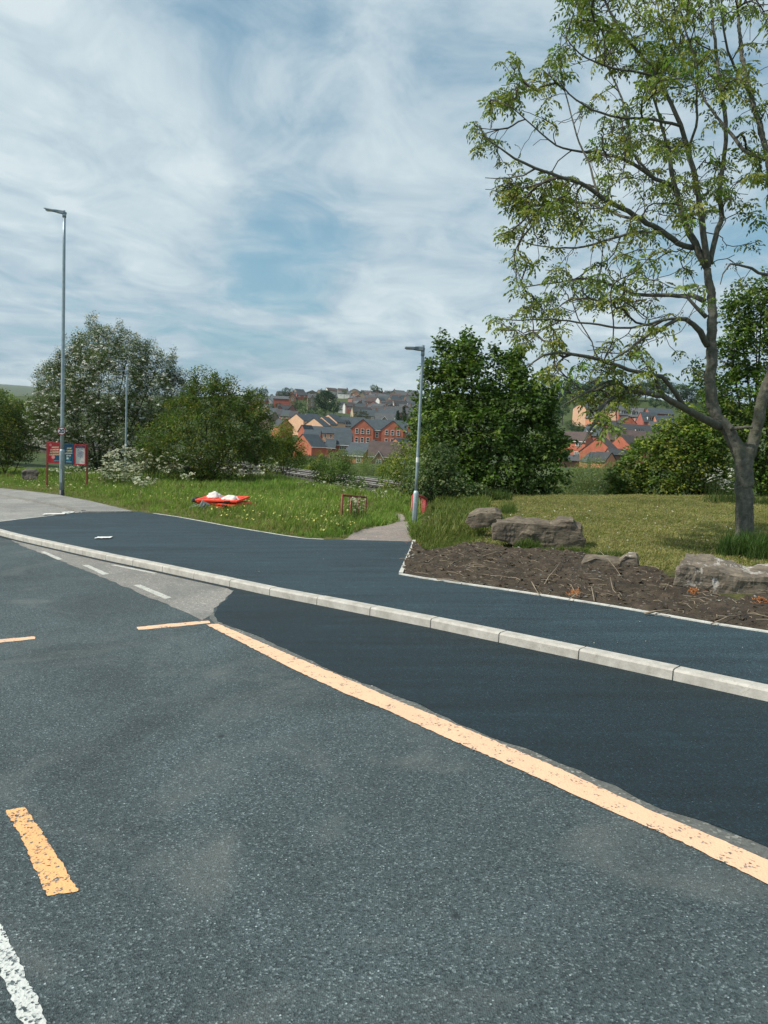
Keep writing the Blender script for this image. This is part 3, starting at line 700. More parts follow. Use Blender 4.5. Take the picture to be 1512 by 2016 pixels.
house("stone villa with white edged gables among the trees", 615, 784, 470, 10, 5.5, 6, 7, 2.5, 'b_stone', 't_grey', pieces=[(0, -1, 3.0, 3, 7, 2.3, 'y', True)], wins=[(0, 5.5, .9, 1.6, 2, -1), (0, 3, .9, 1.6, 2, -1), (-1.8, 3, .8, 1.5)], cat='villa', name='stone_villa')
house("stone chapel with a broad gable and a long hall on the hilltop", 790, 778.5, 640, 0, 17, 8, 4.5, 3.4, 'b_stone', 't_grey', pieces=[(-7, -1.5, 7.6, 9, 4.5, 3.6, 'y', False)], wins=[(-8.3, 3.6, .8, 1.8, 2, -1.5), (-5.6, 3.6, .8, 1.8, 2, -1.5)] + [(x, 2.6, .7, 2.6) for x in (0, 1.7, 3.4, 5.1, 6.8)], cat='chapel', name='stone_chapel')
house("cream gable beside the big dark round tree", 659, 782, 540, 30, 5, 4.5, 5, 1.6, 'b_cream', 't_grey')
house("pink semi with a brown hipped roof and white windows", 735, 791, 520, 0, 12, 8, 5, 3.2, 'b_pink', 't_brown', wins=[(-4.5, 4, 1.5, 1.1, 3), (-1.5, 4, 1.8, 1.1, 3), (1.5, 4, 1.5, 1.1, 3), (4.3, 4, 1.5, 1.1, 3)], hip=(2.5, 2.5))
house("house with a bright white gable right of the pink semi", 753, 788.5, 512, 38, 5, 4.4, 4, 1.8, 'b_white', 't_slate')
house("narrow white rendered gable facing down the hill", 682, 799, 480, 30, 1.6, 3.4, 5, 1.8, 'b_white', 't_grey', wins=[])
house("red brick house joined to the narrow white gable", 690, 800, 478, 0, 4.0, 6, 5, 2.6, 'b_dred', 't_dark', wins=[(-.4, 3.8, 1.5, 1.1, 3), (.5, 1.4, 1.2, 1.2, 3)])
house("dark house with a white balcony band left of the white gable", 673, 796, 486, 0, 4.2, 6, 6, 1.6, 'b_white', 't_dark', wins=[(0, 5.0, 2.6, .8, 3), (0, 2.6, 2.6, .8, 3)])
house("ochre walled house below the chapel", 752, 780.5, 600, 0, 6, 7, 4, 2.2, 'b_orange', 't_grey')
house("low house with a white edged little gable in front of the flats' ridge", 757, 826, 330, 0, 8.5, 6, 4, 2.6, 'b_stone', 't_grey', pieces=[(0, -1, 3.0, 3, 3.6, 1.6, 'y', True)], eave=True)
# rows of terraces climbing the hillside
walls = ['b_stone', 'b_stone', 'b_dred', 'b_pink', 'b_cream', 'b_brown', 'b_white']; roofs = ['t_grey', 't_slate', 't_grey', 't_dark', 't_brown']
rows = [("on the hilltop skyline", 642, 812, 772.5, 700, 9, 2.2), ("just below the skyline", 664, 770, 777, 665, 9, 2.4), ("below the chapel", 692, 812, 785.5, 590, 9, 2.6), ("beside the white gable", 694, 812, 795, 530, 9, 3),
        ("halfway up the hillside", 696, 812, 804, 470, 8, 3), ("low on the hillside", 694, 800, 813, 410, 8, 3), ("over the flats", 700, 780, 820, 380, 8, 3), ("behind the pink houses", 692, 812, 789.5, 560, 8, 2.8), ("behind the pink semi", 700, 770, 781, 625, 8, 2.6), ("just over the middle terrace", 694, 812, 799.5, 500, 8, 3), ("under the middle terrace", 690, 808, 808.5, 440, 8, 3), ("left of the villa", 583, 640, 775.5, 640, 8, 2.4), ("above the long works", 540, 600, 779.5, 600, 8, 2.2)]
rr = random.Random(5)
ORD = "first second third fourth fifth sixth seventh eighth ninth tenth eleventh twelfth thirteenth fourteenth fifteenth sixteenth seventeenth eighteenth nineteenth twentieth".split()
def ordn(k): return ORD[min(k - 1, 19)]
CN = {'b_stone': 'stone', 'b_dred': 'red', 'b_pink': 'pinkish', 'b_cream': 'cream', 'b_brown': 'brown', 'b_white': 'white', 't_grey': 'grey', 't_slate': 'slate', 't_dark': 'dark', 't_brown': 'brown'}
for lab, x0, x1, y, D, w, rs in rows:
    s = FPX / D; px = x0 + rr.uniform(0, 4); k = 0
    while px < x1:
        wi = w * rr.uniform(.8, 1.35); pw = wi * s
        hz = 0.047 * (px - 750) * 0.25
        c = rr.choice(walls); yaw = rr.choice([0, 8, -10, 14, -16, 35, -38])
        n = max(1, int(wi / 4))
        rf = rr.choice(roofs)
        house("%s roofed %s house, %s from the left in the row %s" % (CN[rf], CN[c], ordn(k + 1), lab), px + pw / 2, y + rr.uniform(-1.6, 1.8) + hz, D + rr.uniform(-12, 12), yaw, wi, 7, 4.6, rs + rr.uniform(-.3, .6), c, rf,
              ridge='y' if rr.random() < .16 else 'x', wins=[((i - (n - 1) / 2) * wi / n, 3.6, 1.3, 1.1, 3) for i in range(n)], chim=[(rr.choice([-1, 1]) * wi * .42, 4.6 + rs + .3)] if rr.random() < .6 else (),
              group='terraces ' + lab, deep=False, name='terraced_house')
        px += pw * rr.uniform(.92, 1.12); k += 1
# ---- right of the big tree
house("red brick house with white windows and a brown brick gable behind the ash boughs", 1128, 867.5, 215, -34, 7.4, 6.2, 4.9, 2.5, 'b_red', 't_brown', wins=[(-1.7, 4.0, .8, 1.1), (1.7, 4.0, 1.7, 1.2, 4), (-1.9, 1.5, .8, 1.1), (1.5, 1.2, 1.7, 1.3, 3)], eave=True)
house("brick house with the broad orange gable nearest the hedge on the right", 1216, 892, 188, 60, 8.0, 8.4, 3.2, 3.6, 'b_red', 't_brown', eave=True)
house("brown roofed house with a long brick verge running down to the right", 1262, 889, 198, 52, 9, 8.4, 3.4, 4.0, 'b_red', 't_brown')
house("long brown roof below the grey roof with the white skylights", 1252, 868, 218, 0, 15, 8, 5, 2.9, 'b_brown', 't_brown')
house("long grey roof with a strip of white dormers", 1252, 851, 240, 0, 15, 8, 5, 2.4, 'b_brown', 't_dark', dorm=[(-4.4, 5.3, 1.9, .9), (1.0, 5.3, 2.2, .9)])
house("grey roof running right into the sycamore hedge", 1312, 846, 248, 0, 9, 8, 5, 2.4, 'b_brown', 't_grey', dorm=[(-1.5, 5.2, 3, .8)])
house("house with a pointed red gable below the dormered terrace", 1238, 833, 268, 0, 5.2, 8, 6, 2.4, 'b_red', 't_dark', ridge='y')
house("left one of the grey roofed houses with a white dormer", 1230, 817, 302, -8, 4.6, 7, 6, 3.2, 'b_red', 't_grey', dorm=[(-.6, 6.8, 1.8, 1.5)])
house("grey roofed house with a white dormer and a tall red gable on its right", 1250, 820, 298, -34, 5.0, 6.5, 6, 3.4, 'b_red', 't_grey', dorm=[(-.6, 6.9, 1.8, 1.5)], wins=[(0.5, 4.8, .9, 1.2)])
house("slate roofed house with one white dormer, right of the tall red gable", 1283, 831, 280, 6, 6.2, 7, 6, 3.6, 'b_dred', 't_slate', dorm=[(-.3, 7.0, 2.2, 1.5)])
house("slate roof highest up behind the dormered houses", 1303, 815, 310, 0, 10, 7, 6, 2.2, 'b_dred', 't_slate')
house("house with a small orange gable in its slate roof", 1312, 834, 276, 0, 6.5, 7, 5, 2.8, 'b_orange', 't_slate', pieces=[(-2.2, -.8, 2.6, 4, 4.6, 1.6, 'y', True)])
house("tall peach gable end behind the ash boughs", 1161, 806, 300, 58, 8.5, 5.4, 5, 2.0, 'b_peach', 't_grey')
house("long peach house with two dark chimneys and a dark roof", 1199, 806.5, 330, -18, 9.5, 6.5, 5, 2.3, 'b_peach', 't_slate', wins=[(1, 4.2, .9, .6), (3, 4.2, .9, .6)], chim=[(-1.6, 7.3), (3.6, 7.3)])
house("left house of the bright orange brick pair", 1189, 838, 252, -10, 3.0, 7, 5.5, 2.3, 'b_orange', 't_dark', wins=[(-.6, 4.4, .8, 1.1), (.8, 4.4, .5, 1.1), (-.6, 2, .8, 1.1)])
house("right house of the bright orange brick pair", 1205, 843, 249, -10, 3.2, 7, 5.5, 2.5, 'b_orange', 't_dark', wins=[(-.7, 4.4, .7, 1.1), (.8, 4.4, .8, 1.1), (.8, 2.5, .8, 1.1)])
house("orange brick gable glimpsed between the ash boughs", 1175, 822, 282, 20, 3, 5, 5, 2, 'b_orange', 't_grey', ridge='y')
house("slate roofed house with a white dormer strip and a brown right gable", 1163, 857, 235, -40, 5.5, 6, 6, 3.4, 'b_dred', 't_slate', dorm=[(-.5, 7.3, 2.4, .8)])
house("low grey garage roof in front of the red house with white windows", 1128, 907, 190, 0, 5.5, 5, 2.4, 1.3, 'b_brown', 't_grey', name='garage', cat='garage')
house("blue grey hipped roof in front of the broad orange gable", 1184, 911, 176, 0, 6.5, 7, 2.4, 2.2, 'b_orange', 't_slate', hip=(1.6, 1.0), name='bungalow')
house("small orange gable half hidden by the yellow green hedge", 1203, 909, 172, 30, 3.6, 4.5, 2.6, 2.0, 'b_orange', 't_dark', ridge='y')
house("dark low roof right of the small orange gable", 1232, 897, 180, 0, 7, 6, 3, 1.4, 'b_brown', 't_dark')
# ---- garden fence below the blank red gable
def fence(label, a, b, h, m, n=14):
    A = Vector(a); B = Vector(b); root = empty('garden_fence', A, label, 'fence'); d = B - A; L_ = Vector((d.x, d.y, 0)).length; ang = math.atan2(d.y, d.x)
    p = MB(); q = MB()
    for k in range(n):
        c = d * ((k + .5) / n); p.box((c.x, c.y, h / 2 - .6), (L_ / n - .12, .06, h + 1.2), ang); c2 = d * (k / n); q.box((c2.x, c2.y, h / 2 - .5), (.12, .12, h + 1.4), ang)
    p.build('fence_panel', m, root); q.build('fence_post', m, root)
fence("brown timber garden fence below the blank red gable", at(585, 911, 176), at(668, 909, 172), 1.9, M['timber_fence'])
finish_ctrl()
# ------------------------------------------------------------------ ground, road, pavement
def sheet_grid(name, xs, ys, zf, mat, mask=None, smooth=True, kind='structure'):
    X, Y = np.meshgrid(xs, ys); Z = zf(X, Y); nx, ny = len(xs), len(ys)
    V = np.stack([X, Y, Z], -1).reshape(-1, 3)
    i, j = np.meshgrid(np.arange(nx - 1), np.arange(ny - 1)); a = (j * nx + i).reshape(-1)
    F = np.stack([a, a + 1, a + nx + 1, a + nx], 1)
    if mask is not None:
        Cx = V[F].mean(1); F = F[mask(Cx[:, 0], Cx[:, 1])]
        used = np.unique(F); re = -np.ones(len(V), int); re[used] = np.arange(len(used)); V = V[used]; F = re[F]
    me = bpy.data.meshes.new(name); me.from_pydata(V.tolist(), [], F.tolist()); me.materials.append(mat)
    if smooth: me.polygons.foreach_set('use_smooth', [True] * len(F))
    o = bpy.data.objects.new(name, me); link(o); o['kind'] = kind
    return o
def gpoly(pts, h=0.0):
    return [tuple(gp(x, y, h)) for x, y in pts]
def densify(poly, step=0.25, jit=0.0, seed=1, closed=True):
    out = []; n = len(poly); r_ = random.Random(seed)
    for i in range(n if closed else n - 1):
        a = Vector(poly[i]); b = Vector(poly[(i + 1) % n]); k = max(1, int((b - a).length / step))
        for q in range(k):
            p = a.lerp(b, q / k)
            if jit: p = p + Vector((r_.uniform(-jit, jit), r_.uniform(-jit, jit), 0))
            out.append(tuple(p))
    if not closed: out.append(tuple(poly[-1]))
    return out
def flat(name, pts, h, mat, depth=0.03, jit=0.0, step=0.25, seed=1, kind='structure', world=False):
    """a thin slab whose outline is traced on the ground plane (road level + h)"""
    P = pts if world else gpoly(pts, h)
    P = densify(P, step, jit, seed) if jit else P
    top = [(x, y, plane(x, y) + h) for x, y, *_ in P]
    bm = bmesh.new(); vt = [bm.verts.new(p) for p in top]; f = bm.faces.new(vt)
    if f.normal.z < 0: f.normal_flip()
    bmesh.ops.triangulate(bm, faces=[f])
    bm.normal_update()
    for ff in bm.faces:
        if ff.normal.z < 0: ff.normal_flip()
    if depth:
        vb = [bm.verts.new((p[0], p[1], p[2] - depth)) for p in top]; n = len(top)
        for i in range(n):
            try: bm.faces.new((vt[i], vb[i], vb[(i + 1) % n], vt[(i + 1) % n]))
            except Exception: pass
    me = bpy.data.meshes.new(name); bm.to_mesh(me); bm.free(); me.materials.append(mat)
    o = bpy.data.objects.new(name, me); link(o)
    if kind: o['kind'] = kind
    return o

# kerb line (foot of the kerb face, at road level)
KB = [(-420, 938), (-300, 965), (-160, 1004), (-60, 1036), (0, 1055), (40, 1065.5), (108, 1081), (200, 1102), (253, 1113), (311, 1125), (375.5, 1139.5), (447, 1155), (526, 1172.6), (617, 1190.5), (718, 1211),
      (833, 1234), (968, 1263), (1130, 1298), (1320, 1340), (1512, 1383), (1760, 1440), (2100, 1518), (2700, 1655)]
KW = [Vector(gp(x, y, 0)) for x, y in KB]
def resample(P, step):
    out = [P[0]]; acc = 0; 
    for a, b in zip(P[:-1], P[1:]):
        L_ = (b - a).length; t_ = step - acc
        while t_ <= L_:
            out.append(a.lerp(b, t_ / L_)); t_ += step
        acc = (acc + L_) % step
    return out
# anchor the stone joints on the ones seen at x = 1320
KS = resample(KW, 0.05)
pxs = [float(topx(np.array(p))[0]) for p in KS]
i0 = int(np.argmin([abs(x - 1319.8) for x in pxs])) % 18
def nrm(i, P):
    d = (P[min(i + 1, len(P) - 1)] - P[max(i - 1, 0)]); d.z = 0; d.normalize(); return Vector((-d.y, d.x, 0))
kb = MB(); HK = 0.105; WK = 0.135; krr = random.Random(3)
joints = list(range(i0, len(KS) - 18, 18))
for j in joints:
    a, b = KS[j], KS[j + 18]; d = (b - a); d.z = 0; L_ = d.length; d.normalize(); n = Vector((-d.y, d.x, 0))
    if n.y < 0: n = -n
    g = 0.006; dz = krr.uniform(-.003, .003)
    sec = [(0.0, -0.12), (0.0, HK - 0.018), (0.012, HK - 0.004), (0.026, HK), (WK, HK), (WK, -0.12)]
    vs_ = []
    for e_, q in ((a, g), (b, -g)):
        for (o_, z_) in sec:
            p = e_ + d * q + n * o_; vs_.append((p.x, p.y, plane(p.x, p.y) + z_ + dz))
    m_ = len(sec); fs = [[i, (i + 1) % m_, m_ + (i + 1) % m_, m_ + i][::-1] for i in range(m_)]
    fs += [list(range(m_)), list(range(2 * m_ - 1, m_ - 1, -1))]
    kb.add(vs_, fs)
ko = kb.build('kerb', M['kerb']); ko['kind'] = 'structure'
# mortar core behind the joints
core = MB()
for j in joints:
    a, b = KS[j], KS[j + 18]; d = (b - a); d.z = 0; d.normalize(); n = Vector((-d.y, d.x, 0)); n = n if n.y > 0 else -n
    q = []
    for o_, z_ in ((.012, -.1), (.012, HK - .012), (WK - .01, HK - .012), (WK - .01, -.1)):
        for e_ in (a, b): p = e_ + n * o_; q.append((p.x, p.y, plane(p.x, p.y) + z_))
    core.add(q, [(0, 1, 3, 2), (2, 3, 5, 4), (4, 5, 7, 6)])
co = core.build('kerb_mortar', M['concrete']); co['kind'] = 'structure'
KBACK = [KS[j] + (lambda n: n if n.y > 0 else -n)(nrm(j, KS)) * WK for j in range(0, len(KS), 6)]
KFOOT = [KS[j] for j in range(0, len(KS), 6)]

# road: one sheet from behind the camera to under the kerb
road_poly = [(p.x, p.y) for p in [KS[k] + (lambda n: n if n.y > 0 else -n)(nrm(k, KS)) * 0.06 for k in range(0, len(KS), 10)]]
road_poly += [(30, road_poly[-1][1] - 10), (30, -30), (-60, -30), (-60, road_poly[0][1] + 2)]
flat('road', road_poly, 0.0, M['road'], depth=0.0, world=True)

# the fresh black strip laid in the bus bay
fr = [(460, 1164), (446, 1178), (428, 1196), (421, 1207), (426, 1222), (470, 1238), (500, 1249), (575, 1282), (660, 1323), (756, 1358), (856, 1400), (900, 1425), (966, 1449), (1076, 1487), (1206, 1545), (1306, 1590), (1431, 1630), (1512, 1668), (1700, 1745), (2100, 1905)]
fw = densify(gpoly(fr, 0.006), 0.12, 0.018, 4, closed=False)
foot = [p for p in KFOOT if topx(np.array(p))[0] > 462]
flat('new_road_surface', [(x, y) for x, y, _ in fw] + [(p.x, p.y) for p in foot[::-1]], 0.007, M['new_tarmac'], depth=0.01, world=True)
# milled edge between the strip and the yellow line
md = [(412, 1215), (421, 1205), (440, 1228), (500, 1249), (575, 1281), (660, 1321), (756, 1356), (900, 1423), (1076, 1485), (1306, 1588), (1512, 1666), (2100, 1903), (2100, 1960), (1512, 1700), (1281, 1602), (1106, 1522), (931, 1446), (756, 1378), (588, 1302), (497, 1262), (427, 1232)]
flat('milled_road_edge', md, 0.0028, M['strip'], depth=0.0, jit=0.012, step=0.1, seed=9)
# pale remains of the older surface
pp = [(20, 1062), (60, 1070), (108, 1082), (200, 1103), (311, 1126), (447, 1156), (459, 1165), (440, 1182), (422, 1198), (414, 1212), (400, 1222), (372, 1208), (330, 1190), (280, 1170), (220, 1144), (150, 1117), (90, 1092), (45, 1076)]
flat('old_road_surface', pp, 0.004, M['pale_patch'], depth=0.0, jit=0.02, step=0.15, seed=11)
# dark joint along the foot of the kerb
dj = [(p.x, p.y) for p in KFOOT if topx(np.array(p))[0] < 470] 
djb = [(p.x + (KS[0] - KS[1]).y * 0, p.y - 0.11) for p in KFOOT if topx(np.array(p))[0] < 470][::-1]
flat('kerb_foot_joint', dj + djb, 0.008, M['new_tarmac'], depth=0.0, world=True)
# paint
flat('yellow_line', [(405, 1229), (430, 1228), (497.6, 1257.5), (588, 1296), (693, 1340), (756, 1368), (931, 1440), (1106, 1515), (1281, 1595), (1512, 1692), (2100, 1935), (2100, 2010), (1512, 1740), (1331, 1652), (1181, 1587), (1031, 1518), (881, 1453), (760, 1397), (678, 1364), (568, 1313), (482, 1268)], 0.0065, M['yellow'], depth=0.0, jit=0.006, step=0.03, seed=2)
flat('yellow_mark', [(270, 1234.5), (330, 1228), (411, 1221.5), (414, 1226.5), (330, 1235), (271, 1240)], 0.003, M['yellow'], depth=0.0, jit=0.008, step=0.04, seed=3)
flat('yellow_mark', [(-60, 1265), (0, 1258.5), (68, 1252.5), (69, 1258), (0, 1265), (-60, 1272)], 0.003, M['yellow'], depth=0.0, jit=0.008, step=0.04, seed=5)
flat('yellow_mark', [(11, 1595), (49, 1589), (98, 1661), (126, 1707), (155, 1754), (93, 1763), (63, 1697), (38, 1641)], 0.003, M['yellow_worn'], depth=0.0, jit=0.006, step=0.02, seed=6)
flat('white_line', [(-60, 1740), (2, 1819), (30, 1877), (70, 1958), (95, 2016), (160, 2160), (110, 2160), (42, 2016), (0, 1912), (-80, 1785)], 0.003, M['white_worn'], depth=0.0, jit=0.006, step=0.02, seed=7)
for k, q in enumerate([[(262, 1151.5), (276, 1151), (338, 1176), (326, 1179)], [(163, 1112.5), (174, 1112), (215, 1130), (203, 1131.5)], [(80, 1086), (88, 1085.5), (124, 1101), (114, 1102)], [(218, 1112), (226, 1111.5), (310, 1128), (304, 1129)]]):
    flat('white_mark', q, 0.0068, M['white_old'], depth=0.003, jit=0.006, step=0.08, seed=20 + k)

# pavement of new tarmac
HP = 0.10
back = [(1512, 1245.5), (1400, 1229), (1200, 1194), (1000, 1163), (830, 1139), (785, 1131), (797, 1104), (808, 1080), (812, 1066), (760, 1064.5), (700, 1063), (672, 1062), (640, 1062), (600, 1060), (560, 1054.5), (470, 1040), (400, 1027), (345, 1017), (300, 1010.5), (262, 1006.5), (200, 1007), (160, 1008), (130, 1012), (0, 1027), (-60, 1034), (-110, 1012)]
bw = gpoly([(2700, 1425), (2100, 1336), (1760, 1284)] + back, HP)
kb_ = [(p.x, p.y) for p in KBACK if -112 < topx(np.array(p))[0] < 2800 or p.x > 5]
flat('pavement', kb_ + [(x, y) for x, y, _ in bw], HP, M['footway'], depth=0.13, world=True)
def strip(name, pts, h, w, mat, up=0.012, side=1):
    P = [Vector(gp(x, y, h)) for x, y in pts]; mb = MB()
    P = [Vector(p) for p in densify([tuple(p) for p in P], 0.9, 0.006, 5, closed=False)]
    for a, b in zip(P[:-1], P[1:]):
        d = (b - a); d.z = 0
        if d.length < .01: continue
        d.normalize(); n = Vector((-d.y, d.x, 0)) * side; a2 = a + d * .003; b2 = b - d * .003; q = []
        for p in (a2, b2):
            for o_, z_ in ((0, -.1), (0, up), (w, up), (w, -.1)):
                r_ = p + n * o_; q.append((r_.x, r_.y, plane(r_.x, r_.y) + h + z_))
        mb.add(q, [(0, 1, 5, 4), (1, 2, 6, 5), (2, 3, 7, 6), (0, 3, 2, 1), (4, 5, 6, 7)])
    o = mb.build(name, mat); o['kind'] = 'structure'; return o
strip('pavement_edging', [(812, 1066), (808, 1080), (797, 1104), (785, 1131)], HP, 0.06, M['edging'], 0.035, 1)
strip('pavement_edging', [(785, 1131), (830, 1139), (1000, 1163), (1200, 1194), (1400, 1229), (1512, 1246), (1760, 1285), (2100, 1337), (2700, 1426)], HP, 0.05, M['edging'], 0.014, 1)
strip('pavement_edging', [(300, 1010.5), (345, 1017), (400, 1027), (470, 1040), (560, 1054.5), (600, 1060), (636, 1062)], HP, 0.045, M['edging'], 0.004, 1)
strip('pavement_edging', [(-60, 1034), (0, 1027), (130, 1012), (160, 1008)], HP, 0.07, M['edging'], 0.006, 1)

# side road, its kerb and the older footway behind, far left
flat('side_road', [(-60, 1034), (0, 1027), (130, 1012), (160, 1008), (110, 995), (50, 984), (0, 975), (-80, 962), (-300, 935), (-500, 915), (-520, 950), (-300, 985), (-110, 1012)], 0.085, M['grey_path'], depth=0.1)
strip('side_kerb', [(-500, 914), (-300, 934), (-80, 961.5), (0, 975.5), (50, 984.5), (110, 996), (160, 1008)], 0.10, 0.12, M['concrete'], 0.055, 1)
flat('old_footway', [(262, 1006.5), (200, 1007), (160, 1007), (110, 994), (50, 982.5), (0, 973), (-80, 959), (-300, 932), (-500, 911), (-500, 905), (-300, 922), (-80, 948), (0, 961), (60, 967), (120, 975), (180, 987), (230, 998)], 0.135, M['grey_path'], depth=0.12, jit=0.03, step=0.4)
# the old path leading down to the barriers
PATHP = [(676, 1063), (700, 1063), (760, 1064.5), (812, 1067), (808, 1045), (805, 1032), (800, 1020), (790, 1012), (772, 1007.5), (764, 1010), (778, 1016), (784, 1022), (778, 1030), (760, 1034), (722, 1039), (700, 1048)]
flat('footpath', PATHP, 0.078, M['old_path'], depth=0.05, jit=0.04, step=0.3, seed=31)

# ---- the ground itself
def kerb_y(x):
    xs_ = [p.x for p in KFOOT]; ys_ = [p.y for p in KFOOT]; return np.interp(x, xs_, ys_, left=ys_[0], right=ys_[-1])
kx = [p.x for p in KFOOT]; ky = [p.y for p in KFOOT]
order = np.argsort(kx); kx = np.array(kx)[order]; ky = np.array(ky)[order]
def kerb_y(x): return np.interp(x, kx, ky)
def roughness(x, y):
    return (fbm(x * .6, y * .6, 4, 3) - .5) * 0.22 * np.clip((y - kerb_y(x) - 3) / 6, 0, 1)
# near ground under verge and lawn
def gz_near(x, y):
    b = brk(x, y); return T(x, y) + 0.06 + roughness(x, y) * np.where(x > 3, .55, 1.0) * np.clip((y - 14) / 6, 0, 1)
def near_mask(x, y): return y > kerb_y(x) + 0.3
sheet_grid('verge_ground', np.arange(-45, 24, 0.3), np.arange(3.5, 62, 0.3), gz_near, M['grass_ground'], near_mask)
# the land: graded grid out to the horizon
def graded(a, n0, step, grow, lim):
    out = [0.0]; s_ = step
    while out[-1] < lim: out.append(out[-1] + s_); s_ *= grow
    return np.array(out)
gx = graded(0, 0, 3.0, 1.045, 5200); gx = np.concatenate([-gx[:0:-1], gx])
gy = graded(0, 0, 3.0, 1.035, 6200); gy = np.concatenate([[-60, -20], gy])
def gz_far(x, y):
    z = T(x, np.maximum(y, 1.0)); near = np.clip(1 - (y - 45) / 30, 0, 1)
    z = z - 0.35 * near - 0.05
    z = z + (fbm(x / 60, y / 60, 4, 9) - .5) * 3.0 * np.clip((y - 110) / 200, 0, 1) * np.clip((1500 - y) / 800, 0, 1)
    # distant ridge
    r = np.sqrt(x * x + y * y)
    f = np.clip((r - 1500) / 2500, 0, 1); f = f * f * (3 - 2 * f)
    rid = CAMZ + r * 0.037 + (fbm(x / 900, y / 900, 5, 4) - .5) * 60
    z = z * (1 - f) + rid * f
    return z
sheet_grid('ground', gx, gy, gz_far, M['terrain'])
# ------------------------------------------------------------------ leaf templates
def tmpl_compound(nl=4, pairs=3, L_=0.26, leaf=0.095, wid=0.034, seed=0):
    """drooping ash spray: nl pinnate leaves round a shoot tip"""
    g = np.random.default_rng(seed); B = []; D = []; Nn = []; LL = []; WW = []
    for k in range(nl):
        az = 2 * math.pi * (k + g.uniform(-.25, .25)) / nl; el = g.uniform(.1, .75); Lk = L_ * g.uniform(.7, 1.15)
        p = np.zeros(3); d = np.array([math.cos(az) * math.cos(el), math.sin(az) * math.cos(el), math.sin(el)])
        for j in range(pairs + 1):
            d = d + np.array([0, 0, -0.42]); d /= np.linalg.norm(d); p = p + d * Lk / (pairs + 1)
            side = np.cross(d, [0, 0, 1]); side /= max(np.linalg.norm(side), 1e-6)
            opts = (1, -1) if j < pairs else (0,)
            for s in opts:
                dd = d * .55 + side * s * .8 + np.array([0, 0, -.45]) + g.normal(0, .12, 3) if s else d + np.array([0, 0, -.3])
                B.append(p); D.append(dd); Nn.append(np.array([0, 0, 1.]) + g.normal(0, .45, 3)); LL.append(leaf * g.uniform(.7, 1.15)); WW.append(wid * g.uniform(.8, 1.2))
    return rhomb(np.array(B), np.array(D), np.array(Nn), LL, WW)
def tmpl_clump(n=14, r=0.22, leaf=0.12, wid=0.09, flat=0.6, seed=0, droop=-0.2):
    g = np.random.default_rng(seed); v = g.normal(size=(n, 3)); v /= np.linalg.norm(v, axis=1, keepdims=True)
    B = v * r * g.uniform(.3, 1, (n, 1)) * np.array([1, 1, flat])
    D = v * np.array([1, 1, .35]) + g.normal(0, .35, (n, 3)) + np.array([0, 0, droop])
    Nn = np.array([0, 0, 1.0]) + g.normal(0, .5, (n, 3)) + v * .4
    return rhomb(B, D, Nn, leaf * g.uniform(.65, 1.25, n), wid * g.uniform(.7, 1.2, n))
def tmpl_grass(n=10, h=0.3, w=0.012, spread=0.1, lean=0.45, seed=0):
    g = np.random.default_rng(seed); Q = []
    for k in range(n):
        a = g.uniform(0, 2 * math.pi); r = spread * math.sqrt(g.uniform()); b = np.array([r * math.cos(a), r * math.sin(a), -0.03])
        a2 = g.uniform(0, 2 * math.pi); l = lean * g.uniform(.1, 1); hh = h * g.uniform(.5, 1.1)
        side = np.array([-math.sin(a2), math.cos(a2), 0]) * w * g.uniform(.7, 1.3)
        dirv = np.array([math.cos(a2) * l, math.sin(a2) * l, 1]); mid = b + dirv * hh * .55; tip = mid + np.array([math.cos(a2) * (l * 1.7 + .1), math.sin(a2) * (l * 1.7 + .1), .75]) * hh * .45
        Q.append([b - side, b + side, mid + side * .8, mid - side * .8]); Q.append([mid - side * .8, mid + side * .8, tip + side * .12, tip - side * .12])
    return np.array(Q)
def tmpl_umbel(n=16, r=0.06, h=0.0, seed=0, size=0.016):
    g = np.random.default_rng(seed); a = g.uniform(0, 2 * math.pi, n); rr_ = r * np.sqrt(g.uniform(0, 1, n))
    c = np.stack([rr_ * np.cos(a), rr_ * np.sin(a), -rr_ ** 2 / r * .4 + g.normal(0, .004, n)], 1)
    s = size; o = np.array([[-1, -1, 0], [1, -1, 0], [1, 1, 0], [-1, 1, 0]]) * s
    rot = g.normal(0, .35, (n, 2)); Q = c[:, None, :] + o[None]
    Q[:, :, 2] += o[None, :, 0] * rot[:, 0:1] + o[None, :, 1] * rot[:, 1:2]
    return Q

# ------------------------------------------------------------------ the big ash, drawn limb by limb
DA = 14.75
ash_base = gp(1469, 1078, 0.08)
